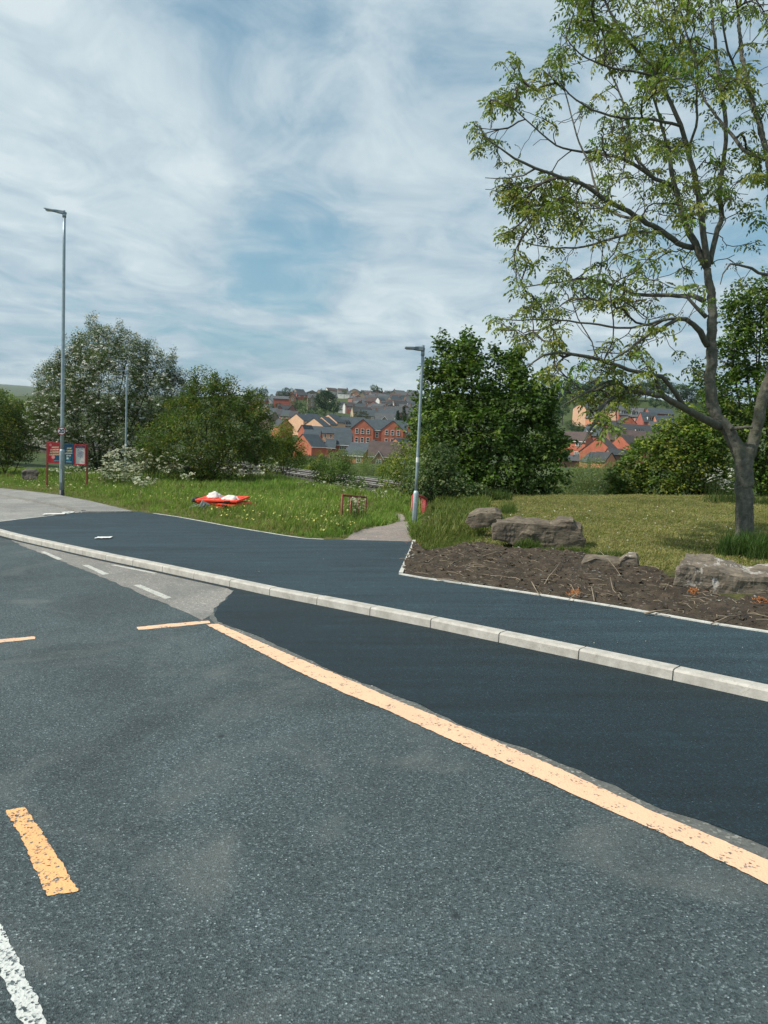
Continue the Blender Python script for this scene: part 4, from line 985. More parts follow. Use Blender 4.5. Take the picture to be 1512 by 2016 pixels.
# name: list of (px, py, width_px, depth offset)
LIMBS = [
 [(1470, 1085, 52, 0), (1468, 1070, 44, 0), (1467, 1035, 39, 0), (1466, 985, 38, 0), (1465, 940, 37, 0), (1464, 908, 40, 0)],
 [(1466, 960, 37, 0), (1464, 908, 37, 0), (1448, 876, 31, .05), (1430, 846, 28, .08), (1412, 818, 27, .1), (1401, 792, 26, .1), (1397, 750, 25, .1), (1401, 700, 23, .1), (1402, 650, 22, .1), (1401, 600, 20, .1), (1397, 560, 19, .1), (1393, 528, 17, .1)],
 [(1467, 965, 32, 0), (1468, 910, 32, 0), (1483, 868, 26, -.05), (1492, 830, 25, -.1), (1502, 785, 24, -.15), (1516, 740, 23, -.2), (1531, 690, 20, -.3), (1540, 600, 18, -.4), (1536, 500, 17, -.4), (1522, 390, 16, -.35), (1511, 313, 14, -.3), (1494, 245, 13, -.2), (1476, 185, 12, -.1), (1460, 110, 10, 0), (1455, 50, 8, .1), (1449, -30, 6, .2), (1442, -110, 4, .2)],
 [(1393, 530, 15, .1), (1378, 498, 15, .15), (1360, 462, 14, .2), (1345, 425, 12, .25), (1335, 385, 11, .3), (1322, 345, 10, .3), (1318, 300, 8, .35), (1306, 262, 6, .4), (1290, 200, 5, .5), (1270, 140, 4, .6)],
 [(1394, 528, 14, .1), (1388, 480, 13, .0), (1381, 420, 12, -.1), (1368, 352, 11, -.2), (1354, 295, 10, -.3), (1341, 248, 9, -.4), (1320, 202, 8, -.5), (1292, 150, 7, -.6), (1262, 108, 6, -.7), (1232, 72, 5, -.8), (1200, 22, 4, -.9), (1178, -30, 3.5, -1)],
 [(1396, 520, 11, .1), (1408, 465, 11, .2), (1421, 425, 10, .3), (1417, 368, 10, .4), (1425, 310, 9, .5), (1429, 240, 8.5, .6), (1421, 185, 8, .7), (1412, 120, 7, .8), (1404, 50, 6, .9), (1398, -30, 4, 1), (1394, -100, 3, 1)],
 [(1362, 487, 12, .2), (1336, 478, 11, 0), (1312, 462, 10.5, -.2), (1285, 445, 10, -.35), (1262, 432, 10, -.5), (1236, 416, 9, -.65), (1209, 404, 8.5, -.8), (1176, 381, 8, -.95), (1143, 360, 7, -1.1), (1102, 348, 6, -1.25), (1054, 331, 5, -1.4), (1013, 312, 4, -1.5), (985, 292, 3, -1.55), (960, 274, 2.4, -1.6), (943, 252, 2, -1.6), (937, 240, 1.6, -1.6)],
 [(1326, 370, 9, .3), (1310, 360, 8.5, .3), (1291, 354, 8, .2), (1268, 338, 7.5, .1), (1250, 324, 7, 0), (1209, 308, 6.5, -.1), (1182, 302, 5.5, -.2), (1127, 296, 4, -.4), (1095, 286, 3.4, -.5), (1065, 262, 3, -.6), (1035, 235, 2.5, -.7), (1005, 210, 2, -.8), (982, 200, 1.6, -.8)],
 [(1388, 592, 11, .1), (1375, 586, 10, .2), (1362, 583, 9, .3), (1335, 582, 8.5, .5), (1304, 582, 8, .7), (1275, 581, 7.5, .9), (1250, 579, 7, 1.0), (1217, 565, 6, 1.15), (1182, 554, 5, 1.3), (1141, 549, 4, 1.45), (1100, 556, 3.4, 1.6), (1060, 560, 3, 1.7), (1030, 566, 2.4, 1.8)],
 [(1390, 624, 9, .1), (1372, 605, 7, .2), (1353, 586, 6, .3), (1338, 583, 5, .4)],
 [(1391, 680, 13, .1), (1380, 655, 12, -.1), (1366, 640, 10, -.25), (1350, 630, 9, -.4), (1335, 628, 8, -.55), (1312, 640, 7, -.75), (1291, 653, 6, -.9), (1262, 668, 5, -1.1), (1235, 690, 4, -1.3), (1210, 706, 3, -1.5), (1185, 720, 2.2, -1.6)],
 [(1335, 628, 6, -.55), (1305, 630, 5, -.8), (1270, 640, 4.6, -1.1), (1230, 646, 4.2, -1.4), (1180, 640, 3.8, -1.7), (1120, 632, 3.2, -1.9), (1070, 628, 2.6, -2.1), (1020, 630, 2.2, -2.2), (985, 628, 1.6, -2.2)],
 [(1416, 838, 19, .08), (1398, 830, 17, -.1), (1369, 815, 14.5, -.3), (1348, 803, 13, -.5), (1329, 792, 12.5, -.65), (1304, 780, 11, -.8), (1279, 776, 10.5, -.95), (1243, 770, 9.5, -1.1), (1215, 777, 8, -1.25), (1196, 790, 7, -1.4), (1180, 806, 6.5, -1.5), (1171, 832, 5.5, -1.6), (1160, 850, 4, -1.7), (1148, 872, 2.5, -1.75), (1136, 884, 1.6, -1.8)],
 [(1345, 800, 10, -.5), (1331, 776, 9, -.6), (1318, 756, 8.5, -.7), (1302, 742, 8, -.9), (1285, 738, 7.5, -1.0), (1250, 731, 7, -1.2), (1209, 718, 7, -1.4), (1180, 708, 6.5, -1.55), (1154, 702, 6, -1.7), (1125, 697, 5.5, -1.8), (1098, 694, 5, -1.9), (1070, 700, 4, -2.0), (1050, 712, 3, -2.1), (1040, 722, 2.4, -2.1)],
 [(1304, 780, 9, -.8), (1296, 762, 8, -.9), (1291, 745, 6, -1.0), (1283, 728, 4, -1.2), (1262, 705, 3, -1.3)],
 [(1243, 770, 7, -1.1), (1215, 752, 5.5, -1.3), (1190, 754, 5, -1.5), (1165, 768, 4, -1.7), (1135, 782, 3, -1.8), (1105, 800, 2, -1.9)],
 [(1230, 760, 4.5, -1.2), (1195, 757, 4.5, -1.4), (1170, 770, 4, -1.5), (1140, 764, 3.2, -1.6), (1115, 742, 2.6, -1.7), (1095, 722, 2, -1.8)],
 [(1054, 331, 4, -1.4), (1030, 345, 3, -1.2), (1000, 350, 2.4, -1), (975, 352, 1.8, -.9), (955, 350, 1.4, -.9)],
 [(1176, 381, 5, -.9), (1168, 350, 4.5, -.7), (1158, 318, 4, -.6), (1140, 280, 3.5, -.5), (1125, 225, 3, -.4), (1108, 165, 2.5, -.3), (1100, 120, 2, -.2)],
 [(1292, 354, 6, .2), (1246, 300, 5, .6), (1240, 260, 4.5, .8), (1228, 205, 4, 1.0), (1200, 140, 3.4, 1.2), (1165, 80, 2.8, 1.4), (1140, 30, 2, 1.5)],
 [(1263, 432, 7, -.5), (1230, 428, 6, -.2), (1190, 412, 5, .1), (1150, 398, 4.2, .4), (1110, 400, 3.4, .7), (1065, 404, 2.6, .9), (1020, 405, 2, 1.0), (990, 402, 1.5, 1.0)],
 [(1312, 462, 7, -.2), (1260, 456, 5.5, .2), (1205, 470, 5, .5), (1150, 486, 4.2, .8), (1095, 488, 3.4, 1.0), (1050, 482, 2.6, 1.1), (1015, 470, 2, 1.2), (988, 462, 1.5, 1.2)],
 [(1354, 295, 6, -.3), (1370, 250, 5, -.6), (1372, 190, 4.4, -.8), (1372, 130, 4, -1), (1350, 60, 3.2, -1.2), (1330, -20, 2.4, -1.3)],
 [(1511, 313, 8, -.3), (1465, 297, 7.5, 0), (1440, 262, 7, .3), (1427, 250, 6, .5), (1390, 200, 5, .9), (1370, 165, 4.5, 1.1), (1340, 110, 3.6, 1.4), (1310, 40, 3, 1.6), (1300, -20, 2, 1.7)],
 [(1536, 500, 8, -.4), (1510, 540, 6, -.7), (1480, 528, 5, -.9), (1455, 522, 4, -1.0), (1438, 520, 3.4, -1.1), (1424, 540, 2.4, -1.2), (1418, 560, 1.6, -1.2)],
 [(1432, 846, 9, .1), (1447, 842, 7, -.2), (1468, 840, 6, -.35), (1482, 842, 4.5, -.4)],
 [(1476, 185, 7, -.1), (1440, 120, 5, -.6), (1425, 60, 4, -.9), (1418, -30, 3, -1.1)],
 [(1292, 150, 5, -.6), (1240, 140, 4, -.8), (1190, 130, 3.4, -1.0), (1140, 105, 2.6, -1.1), (1115, 75, 2, -1.2)],
 [(1341, 248, 6, -.4), (1280, 235, 5, -.9), (1220, 232, 4.2, -1.2), (1165, 215, 3.4, -1.4), (1120, 185, 2.6, -1.5), (1095, 150, 2, -1.6)],
]
npos = []; npar = []; nrad = []; ntr = []
def add_node(p, par, r, tr): npos.append(Vector(p)); npar.append(par); nrad.append(r); ntr.append(tr); return len(npos) - 1
traced_tubes = []
for li, limb in enumerate(LIMBS):
    pts = [Vector(at(px, py, DA + dz)) for px, py, wpx, dz in limb]; rad = [w * (0.5 if li > 2 else .435) * DA / FPX for _, _, w, _ in limb]
    # finer, slightly crooked
    P2 = []; R2 = []
    for i in range(len(pts) - 1):
        a, b = pts[i], pts[i + 1]; am = pts[max(i - 1, 0)]; bp = pts[min(i + 2, len(pts) - 1)]
        n_ = max(1, int((b - a).length / 0.16))
        for q in range(n_):
            t_ = q / n_; h00 = 2 * t_ ** 3 - 3 * t_ ** 2 + 1; h10 = t_ ** 3 - 2 * t_ ** 2 + t_; h01 = -2 * t_ ** 3 + 3 * t_ ** 2; h11 = t_ ** 3 - t_ ** 2
            p = a * h00 + (b - am) * .5 * h10 + b * h01 + (bp - a) * .5 * h11
            rr_ = rad[i] * (1 - t_) + rad[i + 1] * t_
            j = min(0.25 * rr_ + .004, .02); p = p + Vector((random.uniform(-j, j), random.uniform(-j, j), random.uniform(-j, j)))
            P2.append(p); R2.append(rr_)
    P2.append(pts[-1]); R2.append(rad[-1])
    traced_tubes.append((P2, R2, li))
    if li == 0 or li == 25: continue
    prev = -1
    if npos:
        dd = [(p - P2[0]).length for p in npos]; prev = int(np.argmin(dd))
    for p, r in zip(P2, R2): prev = add_node(p, prev, r, True)
ASHMASK = [(1120, -90), (1112, 20), (1098, 50), (1092, 105), (1070, 130), (1045, 160), (1028, 120), (1012, 92), (985, 98), (973, 120), (980, 160), (962, 195), (966, 215), (928, 232), (930, 285), (945, 320), (936, 345), (950, 375), (985, 385), (990, 420), (1040, 440),
           (985, 448), (972, 470), (1000, 500), (1012, 560), (1020, 600), (970, 618), (964, 640), (1000, 665), (1030, 700), (1060, 740), (1110, 760), (1140, 800), (1185, 850), (1215, 840), (1240, 800), (1300, 770), (1345, 740), (1392, 705), (1400, 520), (1440, 520), (1500, 600), (1620, 620), (1620, -90)]
NA = 1700
cand = []
while len(cand) < NA:
    x = random.uniform(925, 1620); y = random.uniform(-90, 860)
    if not inpoly([x], [y], ASHMASK)[0]: continue
    dens = 1.0
    if y > 470: dens = .72
    if x > 1290 and 440 < y < 760: dens = .22
    if x > 1150 and 400 < y < 520: dens *= .6
    if x > 1512: dens *= .45
    g_ = fbm(np.array([x / 95.0]), np.array([y / 80.0]), 3, 12)[0]
    dens *= np.clip((g_ - .38) * 6, .06, 1)
    if random.random() > dens: continue
    # crown depth grows towards its middle
    e_ = min(1.0, max(.25, (x - 925) / 260))
    dz = random.gauss(0, 1.0) * 1.15 * e_
    if y > 640: dz = -1.2 + random.gauss(0, .55)
    cand.append(Vector(at(x, y, DA + dz)))
kd = kdtree.KDTree(len(npos))
for i, p in enumerate(npos): kd.insert(p, i)
kd.balance()
cand.sort(key=lambda a: kd.find(a)[2])
chains = []; tips = []
for bi in range(0, len(cand), 60):
    kd = kdtree.KDTree(len(npos))
    for i, p in enumerate(npos): kd.insert(p, i)
    kd.balance()
    for a in cand[bi:bi + 60]:
        best = None
        for p, i, dist in kd.find_n(a, 14):
            if dist < .12: continue
            v = a - p; par = npar[i]; d0 = (p - npos[par]).normalized() if par >= 0 and (p - npos[par]).length > 1e-5 else Vector((0, 0, 1))
            c = v.normalized().dot(d0); cost = dist * (1 + .8 * (1 - c)) + nrad[i] * 2.0
            if best is None or cost < best[0]: best = (cost, i, p, d0, v)
        if best is None: continue
        _, i, p, d0, v = best; L_ = v.length
        if L_ > 3.2: continue
        n_ = max(2, int(L_ / .13)); p1 = p + (d0 * .5 + v.normalized() * .5) * L_ * .35
        sag = -0.12 if a.z < 6 else 0.1
        p2 = a - (Vector((0, 0, 1)) * .45 + v.normalized() * .55) * L_ * .3 + Vector((0, 0, sag * L_))
        prev = i; ch = [i]
        for q in range(1, n_ + 1):
            t_ = q / n_; pt = p * (1 - t_) ** 3 + p1 * 3 * t_ * (1 - t_) ** 2 + p2 * 3 * t_ * t_ * (1 - t_) + a * t_ ** 3
            if q < n_: pt = pt + Vector([random.gauss(0, .016) for _ in range(3)])
            prev = add_node(pt, prev, 0.0035, False); ch.append(prev)
        chains.append(ch); tips.append(prev)
# pipe model radii
acc = [0.0] * len(npos); E = 2.35
for i in range(len(npos) - 1, -1, -1):
    if not ntr[i]:
        r = max(.0062, acc[i] ** (1 / E)) if acc[i] > 0 else .0062
        nrad[i] = min(r, .03); 
        if npar[i] >= 0: acc[npar[i]] += nrad[i] ** E
tw = MB()
for ch in chains:
    pts = [npos[i] for i in ch]; rad = [min(nrad[i], nrad[ch[1]] * 1.15) for i in ch]
    tw.tube(pts, rad, 4 if max(rad) < .012 else 5, cap=False)
lb = MB(); tr = MB()
for P2, R2, li in traced_tubes:
    if li <= 2: tr.tube(P2 if li != 2 else P2, R2, 16)
    else: lb.tube(P2, R2, 8 if max(R2) > .04 else 6)
ash = empty('ash_tree', ash_base, "tall grey barked ash with a forked trunk and thin open foliage on the mown grass", "tree")
def reparent(o, root):
    o.parent = root; o.matrix_parent_inverse = Matrix.Translation(-Vector(root.location)); return o
to_ = tr.build('trunk', M['bark'], smooth=True); reparent(to_, ash)
rm_ = to_.modifiers.new('r', 'REMESH'); rm_.mode = 'VOXEL'; rm_.voxel_size = 0.022; rm_.use_smooth_shade = True
sm_ = to_.modifiers.new('s', 'SMOOTH'); sm_.factor = .6; sm_.iterations = 4
tx = bpy.data.textures.new('barkn', 'CLOUDS'); tx.noise_scale = 0.10; tx.noise_depth = 3
dm = to_.modifiers.new('e', 'DISPLACE'); dm.texture = tx; dm.strength = 0.05; dm.mid_level = .5; dm.texture_coords = 'GLOBAL'
reparent(lb.build('branches', M['bark'], smooth=True), ash)
to2 = reparent(tw.build('twigs', M['bark_dark'], smooth=True), ash)
# leaves: a spray at each shoot end and some along the shoots
TA = [tmpl_compound(random.choice([4, 5, 6]), 3, 0.21, 0.092, 0.036, s) for s in range(8)]
TB = [tmpl_compound(random.choice([2, 3]), 3, 0.19, 0.088, 0.034, 40 + s) for s in range(6)]
tp = np.array([npos[i] for i in tips])
sel = rng.uniform(0, 1, len(tp)) < .52
Q1, C1 = scatter(TA, tp[sel], rng.uniform(.8, 1.35, sel.sum()), np.array([0.195, 0.230, 0.058]) * rng.uniform(.75, 1.25, (sel.sum(), 1)) * (1 + np.array([.25, .06, 0]) * rng.normal(0, .6, (sel.sum(), 1))), .12, .3)
mids = np.array([npos[ch[k]] for ch in chains for k in ([len(ch) // 2, max(1, len(ch) - 3)] if len(ch) > 4 else [len(ch) // 2]) if random.random() < .10])
Q2, C2 = scatter(TB, mids, rng.uniform(.7, 1.1, len(mids)), np.array([0.155, 0.190, 0.050]) * rng.uniform(.7, 1.25, (len(mids), 1)), .16, .4)
reparent(quads_obj('crown', np.concatenate([Q1, Q2]), np.concatenate([C1, C2]), M['leaf']), ash)
# hanging bunches of old brown keys
kk = [npos[ch[len(ch) // 2]] for ch in chains if random.random() < .24]
def tmpl_keys(seed):
    g = np.random.default_rng(seed); n = 12; B = g.normal(0, .022, (n, 3)); B[:, 2] = -g.uniform(0.03, .16, n)
    return rhomb(B, np.array([0, 0, -1.]) + g.normal(0, .25, (n, 3)), g.normal(size=(n, 3)), g.uniform(.03, .045, n), g.uniform(.012, .018, n))
Q3, C3 = scatter([tmpl_keys(s) for s in range(4)], np.array(kk), rng.uniform(.8, 1.3, len(kk)), np.array([0.075, 0.048, 0.034]), .2, .15)
reparent(quads_obj('seed_bunches', Q3, C3, M['leaf']), ash)

# ------------------------------------------------------------------ denser trees and bushes
def crown_from_lobes(lobes, D, clumps_per_m2, tmpls, tints, scale=1.0, fill=0.25, topsprigs=0, squash=1.0, rough=.28):
    """lobes: (px,py,r_px,dz) -> clump positions over bumpy ellipsoids; returns positions, tint per clump"""
    pos = []; tin = []
    Ls = [(at(px, py, D + dz), r * (D + dz) / FPX) for px, py, r, dz in lobes]
    for li, (c, r) in enumerate(Ls):
        n = int(4 * math.pi * r * r * clumps_per_m2 * 1.55)
        v = rand_dirs(n); 
        az = np.arctan2(v[:, 1], v[:, 0]); bumpf = 1 + rough * 1.2 * (fbm(az * 2.6 + li * 7.1, v[:, 2] * 3 + li * 3.3, 3, li) - .5) * 2
        rad = r * bumpf * (1 - np.abs(rng.normal(0, .10, n)))
        p = c + v * rad[:, None] * np.array([1, 1, squash])
        keep = (fbm(p[:, 0] * 1.15 + p[:, 1], p[:, 2] * 1.4 + 11, 3, 5 + li) > .31)
        # drop clumps buried deep inside another lobe
        for lj, (c2, r2) in enumerate(Ls):
            if lj != li: keep &= ~((np.linalg.norm((p - c2) / np.array([1, 1, squash]), axis=1) < r2 * .66))
        p = p[keep]; pos.append(p)
        base = np.array(tints)[rng.integers(0, len(tints), len(p))]
        br = 1 + .35 * (fbm(p[:, 0] * .9 + 5, p[:, 2] * .9, 3, 77) - .5)[:, None] * 2
        tin.append(base * br)
        nf = int(n * fill); v = rand_dirs(nf); q = c + v * (r * .8 * rng.uniform(0, 1, (nf, 1)) ** .4); pos.append(q); tin.append(np.array(tints)[rng.integers(0, len(tints), nf)])
    if topsprigs:
        tops = sorted(Ls, key=lambda t: -t[0][2])
        for k in range(topsprigs):
            c, r = random.choice(tops[:max(3, len(tops) // 2)]); a = random.uniform(0, 6.28); e = random.uniform(.35, 1.45)
            d = np.array([math.cos(a) * math.cos(e), math.sin(a) * math.cos(e), math.sin(e)]); L_ = random.uniform(.4, 1.35) * min(1.0, .25 + r * .3)
            b = c + d * r * .92
            for q in range(int(3 + L_ / .09)):
                t_ = q / (3 + L_ / .09); pos.append((b + (d * .6 + np.array([0, 0, .8])) * L_ * t_ + rng.normal(0, .05 * (1 - t_) + .015, 3))[None]); tin.append(np.array(tints)[rng.integers(0, len(tints), 1)])
    return np.concatenate(pos), np.concatenate(tin), Ls
def dense_tree(name, label, cat, D, lobes, base, leafs, tints, cl=9, trunk_r=.16, stems=5, fill=.25, sprigs=0, squash=1.0, tvar=.2, group=None, mat='leaf_dense', scale=1.0, tilt=.3, extra=None, rough=.28, limbs=True):
    tints = [(t_[0] * 1.42, t_[1] * 1.30, t_[2] * 1.0) for t_ in tints]
    pos, tin, Ls = crown_from_lobes(lobes, D, cl, leafs, tints, fill=fill, topsprigs=sprigs, squash=squash, rough=rough)
    zb = float(T(np.array([base[0]]), np.array([base[1]]))[0]); b = Vector((base[0], base[1], zb))
    root = empty(name, b, label, cat, group)
    ok = pos[:, 2] > T(pos[:, 0], pos[:, 1]) + .02
    pos = pos[ok]; tin = tin[ok]
    Q, C = scatter(leafs, pos, scale * rng.uniform(.8, 1.25, len(pos)), tin, tvar, tilt)
    if extra is not None:
        tm, frac, col, off = extra; s_ = rng.uniform(0, 1, len(pos)) < frac
        Qe, Ce = scatter(tm, pos[s_] + rng.normal(0, off, (s_.sum(), 3)), rng.uniform(.7, 1.3, s_.sum()), np.array(col), .15, .35)
        reparent(quads_obj('blossom', Qe, Ce, M['flower']), root)
    reparent(quads_obj('crown', Q, C, M[mat]), root)
    if limbs:
        tb = MB()
        for k in range(stems):
            c, r = Ls[k % len(Ls)] if stems <= len(Ls) else random.choice(Ls)
            c = Vector(c); a = b + Vector((random.uniform(-.3, .3), random.uniform(-.3, .3), -.2)) * (1 if stems > 1 else .3)
            m1 = a.lerp(c, .45) + Vector((random.uniform(-.2, .2), 0, -.3)); e_ = c + Vector((random.uniform(-.3, .3), random.uniform(-.3, .3), r * .8))
            tb.tube([a, a.lerp(m1, .5), m1, c, e_], [trunk_r, trunk_r * .6, trunk_r * .4, trunk_r * .22, .01], 7)
            for q in range(5):
                s = m1.lerp(c, random.random()); d_ = Vector(rand_dirs(1)[0]); d_.z = abs(d_.z); tb.tube([s, s + d_ * r * .5, s + d_ * r * .95 + Vector((0, 0, r * .1))], [trunk_r * .3, trunk_r * .18, .008], 5)
        reparent(tb.build('trunk', M['bark_dark'], smooth=True), root)
    return root
SYC = [tmpl_clump(13, .26, .15, .13, .5, s, -.35) for s in range(6)]
SYCN = [tmpl_clump(13, .24, .14, .12, .55, s + 60, -.3) for s in range(6)]
HAW = [tmpl_clump(15, .16, .055, .045, .8, s + 10, .1) for s in range(6)]
BUSH = [tmpl_clump(15, .17, .075, .05, .8, s + 20, .1) for s in range(6)]
IVY = [tmpl_clump(14, .17, .085, .075, .8, s + 30, -.5) for s in range(6)]
WIL = [tmpl_clump(14, .20, .09, .022, .9, s + 50, .2) for s in range(6)]
BLO = [tmpl_umbel(9, .055, 0, s, .019) for s in range(4)]
G_MID = [(0.050, 0.098, 0.028), (0.070, 0.125, 0.034), (0.110, 0.170, 0.042), (0.036, 0.072, 0.025)]
G_YEL = [(0.140, 0.185, 0.042), (0.180, 0.215, 0.055), (0.105, 0.150, 0.038), (0.065, 0.105, 0.030)]
G_DARK = [(0.024, 0.048, 0.023), (0.032, 0.060, 0.027), (0.042, 0.075, 0.032)]
G_OLIVE = [(0.090, 0.112, 0.028), (0.060, 0.088, 0.026), (0.125, 0.140, 0.036), (0.040, 0.064, 0.022)]
G_PALE = [(0.120, 0.165, 0.075), (0.095, 0.140, 0.065), (0.150, 0.190, 0.090)]

# big sycamore clump in the middle right
dense_tree('sycamore_tree', "broad dark green sycamore beside the footpath, between the town and the ash tree", "tree", 31, [
    (892, 722, 42, 0), (925, 705, 30, .4), (868, 775, 46, .2), (935, 765, 55, -.3), (985, 750, 44, .3), (1010, 725, 26, .5), (860, 850, 56, 0), (935, 850, 72, -.8), (1015, 805, 60, 0), (1060, 800, 34, .4), (1050, 862, 58, 0),
    (905, 920, 62, -.7), (985, 925, 66, -.8), (1060, 928, 54, -.2), (1090, 880, 30, .5), (840, 810, 28, .4), (855, 905, 48, .2)], at(960, 985, 31.5)[:2], SYC, G_MID + [(0.06, .10, .03)], cl=8, sprigs=44, rough=.4, stems=9, scale=.95, fill=.22)
# ivy and bramble bush left of it
dense_tree('ivy_thicket', "ivy covered thicket with glossy leaves behind the lamp post at the footpath", "bush", 25.5, [
    (850, 950, 42, 0), (822, 975, 34, -.3), (880, 965, 40, .2), (905, 985, 34, 0), (868, 905, 34, .4), (832, 925, 28, .4), (935, 980, 30, .3)], at(860, 1000, 25.8)[:2], IVY, [(0.045, .080, .040), (.065, .105, .052), (.11, .15, .08)], cl=15, stems=3, trunk_r=.05, fill=.3)
dense_tree('shrub', "yellow green shrub with cream flower sprays left of the ivy thicket", "bush", 29, [
    (800, 935, 34, 0), (775, 948, 26, 0), (790, 905, 20, .3), (812, 962, 26, 0), (825, 900, 22, .5)], at(795, 985, 29)[:2], BUSH, G_YEL, cl=13, stems=3, trunk_r=.04, sprigs=8, extra=(BLO, .07, (.5, .5, .36), .08))
# hawthorn in flower
dense_tree('hawthorn_tree', "large hawthorn covered in white blossom behind the notice boards", "tree", 47, [
    (195, 690, 44, 0), (250, 705, 46, 0), (155, 725, 44, .3), (305, 735, 42, .2), (215, 760, 74, -1), (120, 765, 44, 0), (295, 790, 60, -.6), (95, 745, 26, .4), (345, 770, 28, .5), (165, 820, 70, -.8), (250, 850, 66, -1), (110, 830, 52, .2),
    (90, 800, 34, 0), (200, 880, 54, -.7), (300, 860, 44, 0), (140, 885, 30, -.3)], at(205, 925, 47.5)[:2], HAW, [(0.055, .085, .036), (.075, .105, .045), (.040, .064, .030)], cl=17, sprigs=110, stems=9, trunk_r=.12, scale=1.25, extra=([tmpl_umbel(11, .09, 0, s, .028) for s in range(4)], .36, (.74, .75, .68), .14), fill=.15, rough=.42)
# dense olive bush in front of it
dense_tree('dark_bush', "dense dark green bush with olive shoots on top, right of the hawthorn", "bush", 37, [
    (405, 800, 46, 0), (360, 825, 46, 0), (450, 800, 40, .2), (330, 870, 52, 0), (395, 870, 74, -.8), (465, 850, 60, -.2), (500, 870, 44, .2), (440, 905, 62, -.7), (345, 905, 40, -.4), (300, 900, 32, 0), (520, 890, 34, 0), (500, 825, 34, .2), (430, 775, 26, .2), (385, 790, 24, 0)], at(410, 950, 37)[:2], BUSH, G_OLIVE + G_MID[:2], cl=12, sprigs=60, rough=.4, stems=8, trunk_r=.08, scale=1.2, fill=.25)
dense_tree('yellow_green_bush', "yellow green bush between the dark bush and the town houses", "bush", 44, [
    (560, 862, 24, 0), (580, 880, 22, 0), (545, 885, 26, -.4), (575, 905, 26, 0), (540, 912, 28, 0)], at(565, 930, 44)[:2], BUSH, G_YEL, cl=13, sprigs=6, stems=4, trunk_r=.06, scale=1.2)
# far left bushes
dense_tree('dark_bush', "dark olive bush at the left edge of the grass", "bush", 44, [
    (-10, 830, 40, 0), (20, 862, 40, 0), (-30, 870, 50, 0), (50, 885, 24, 0), (25, 815, 20, .3), (5, 890, 36, -.3)], at(10, 925, 44)[:2], BUSH, G_OLIVE + G_DARK, cl=12, sprigs=5, stems=4, trunk_r=.07, scale=1.2)
dense_tree('hazy_tree', "pale green tree behind the dark bush at the left edge", "tree", 85, [
    (-20, 800, 36, 0), (20, 815, 34, 0), (60, 820, 28, 0), (-70, 815, 50, 0), (10, 840, 40, -.4), (75, 845, 22, 0)], at(10, 880, 86)[:2], SYCN, G_PALE, cl=5, stems=4, scale=1.6, fill=.15)
# shrubs between the verge and the houses
for lb_, px, py, D, rp, nm, tn, tm in [("round dark shrub in front of the railway track", 655, 925, 44, 30, 'shrub', G_MID, BUSH), ("small leafy shrub with a white plume in the rough grass by the track", 668, 905, 50, 18, 'shrub', G_PALE, BUSH),
        ("olive shrub below the garden fence", 628, 925, 90, 22, 'shrub', G_YEL, BUSH), ("grey green willow scrub in front of the blue roofed bungalow", 700, 915, 110, 26, 'willow_scrub', G_PALE, WIL),
        ("willow scrub below the brown tiled bungalow", 735, 925, 105, 24, 'willow_scrub', G_PALE, WIL), ("bushy scrub at the corner of the brown tiled bungalow", 770, 925, 100, 22, 'shrub', G_YEL, BUSH),
        ("low dark shrub at the foot of the rough bank by the rails", 705, 958, 42, 14, 'shrub', G_MID, BUSH), ("cream flowering elder at the left of the rails", 640, 948, 46, 16, 'elder_bush', G_YEL, BUSH),
        ("scrub under the blank red gable", 600, 925, 100, 20, 'shrub', G_MID, BUSH)]:
    r_ = rp
    lob = [(px, py, r_, 0), (px - r_ * .7, py + r_ * .35, r_ * .7, 0), (px + r_ * .75, py + r_ * .3, r_ * .7, 0), (px + r_ * .1, py + r_ * .6, r_ * .8, -.3)]
    sc_ = 1.1 if D < 60 else 2.2
    dense_tree(nm, lb_, 'bush', D, lob, at(px, py + r_, D)[:2], tm, tn, cl=(13 if D < 60 else 3.5), sprigs=4, stems=2, trunk_r=.03, scale=sc_, extra=((BLO, .16, (.55, .56, .42), .1) if 'elder' in nm or 'plume' in lb_ else None))
# behind the mown bank, right
dense_tree('willow_bush', "pale grey green willow bush just behind the mown bank", "bush", 46, [
    (1165, 940, 36, 0), (1135, 955, 28, 0), (1200, 950, 30, 0), (1160, 975, 34, 0), (1105, 960, 24, .3), (1215, 975, 28, 0)], at(1165, 990, 46)[:2], WIL, G_PALE, cl=12, sprigs=6, stems=4, trunk_r=.05, scale=1.5, extra=(BLO, .05, (.5, .5, .4), .1))
dense_tree('sycamore_hedge', "sunlit yellow green sycamore growth behind the mown bank, left of the ash trunk", "bush", 33, [
    (1370, 850, 38, 0), (1320, 870, 42, -.2), (1280, 905, 44, 0), (1240, 940, 38, 0), (1220, 965, 30, 0), (1350, 905, 58, -.6), (1300, 950, 46, -.5), (1395, 930, 52, -.2), (1340, 965, 40, -.5), (1400, 870, 40, .2), (1260, 970, 26, -.4), (1415, 975, 34, -.2)], at(1320, 990, 33)[:2], SYCN, G_YEL + G_MID[:2], cl=9, sprigs=14, stems=7, trunk_r=.08, scale=.95)
dense_tree('sycamore_tree', "tall leafy green tree directly behind the ash trunk at the right edge", "tree", 29, [
    (1455, 620, 34, 0), (1500, 600, 40, .3), (1560, 590, 50, .5), (1440, 690, 34, -.2), (1490, 690, 50, 0), (1570, 680, 60, .3), (1425, 770, 34, -.2), (1475, 780, 58, -.3), (1560, 790, 66, 0), (1445, 850, 44, 0), (1510, 870, 60, -.3), (1480, 940, 44, -.3), (1560, 930, 60, 0), (1545, 985, 40, -.2), (1385, 745, 22, .5), (1400, 800, 22, .3)], at(1510, 1000, 29.5)[:2], SYCN, G_MID + G_YEL[2:], cl=8, sprigs=22, stems=9, trunk_r=.11, scale=.9, fill=.15)

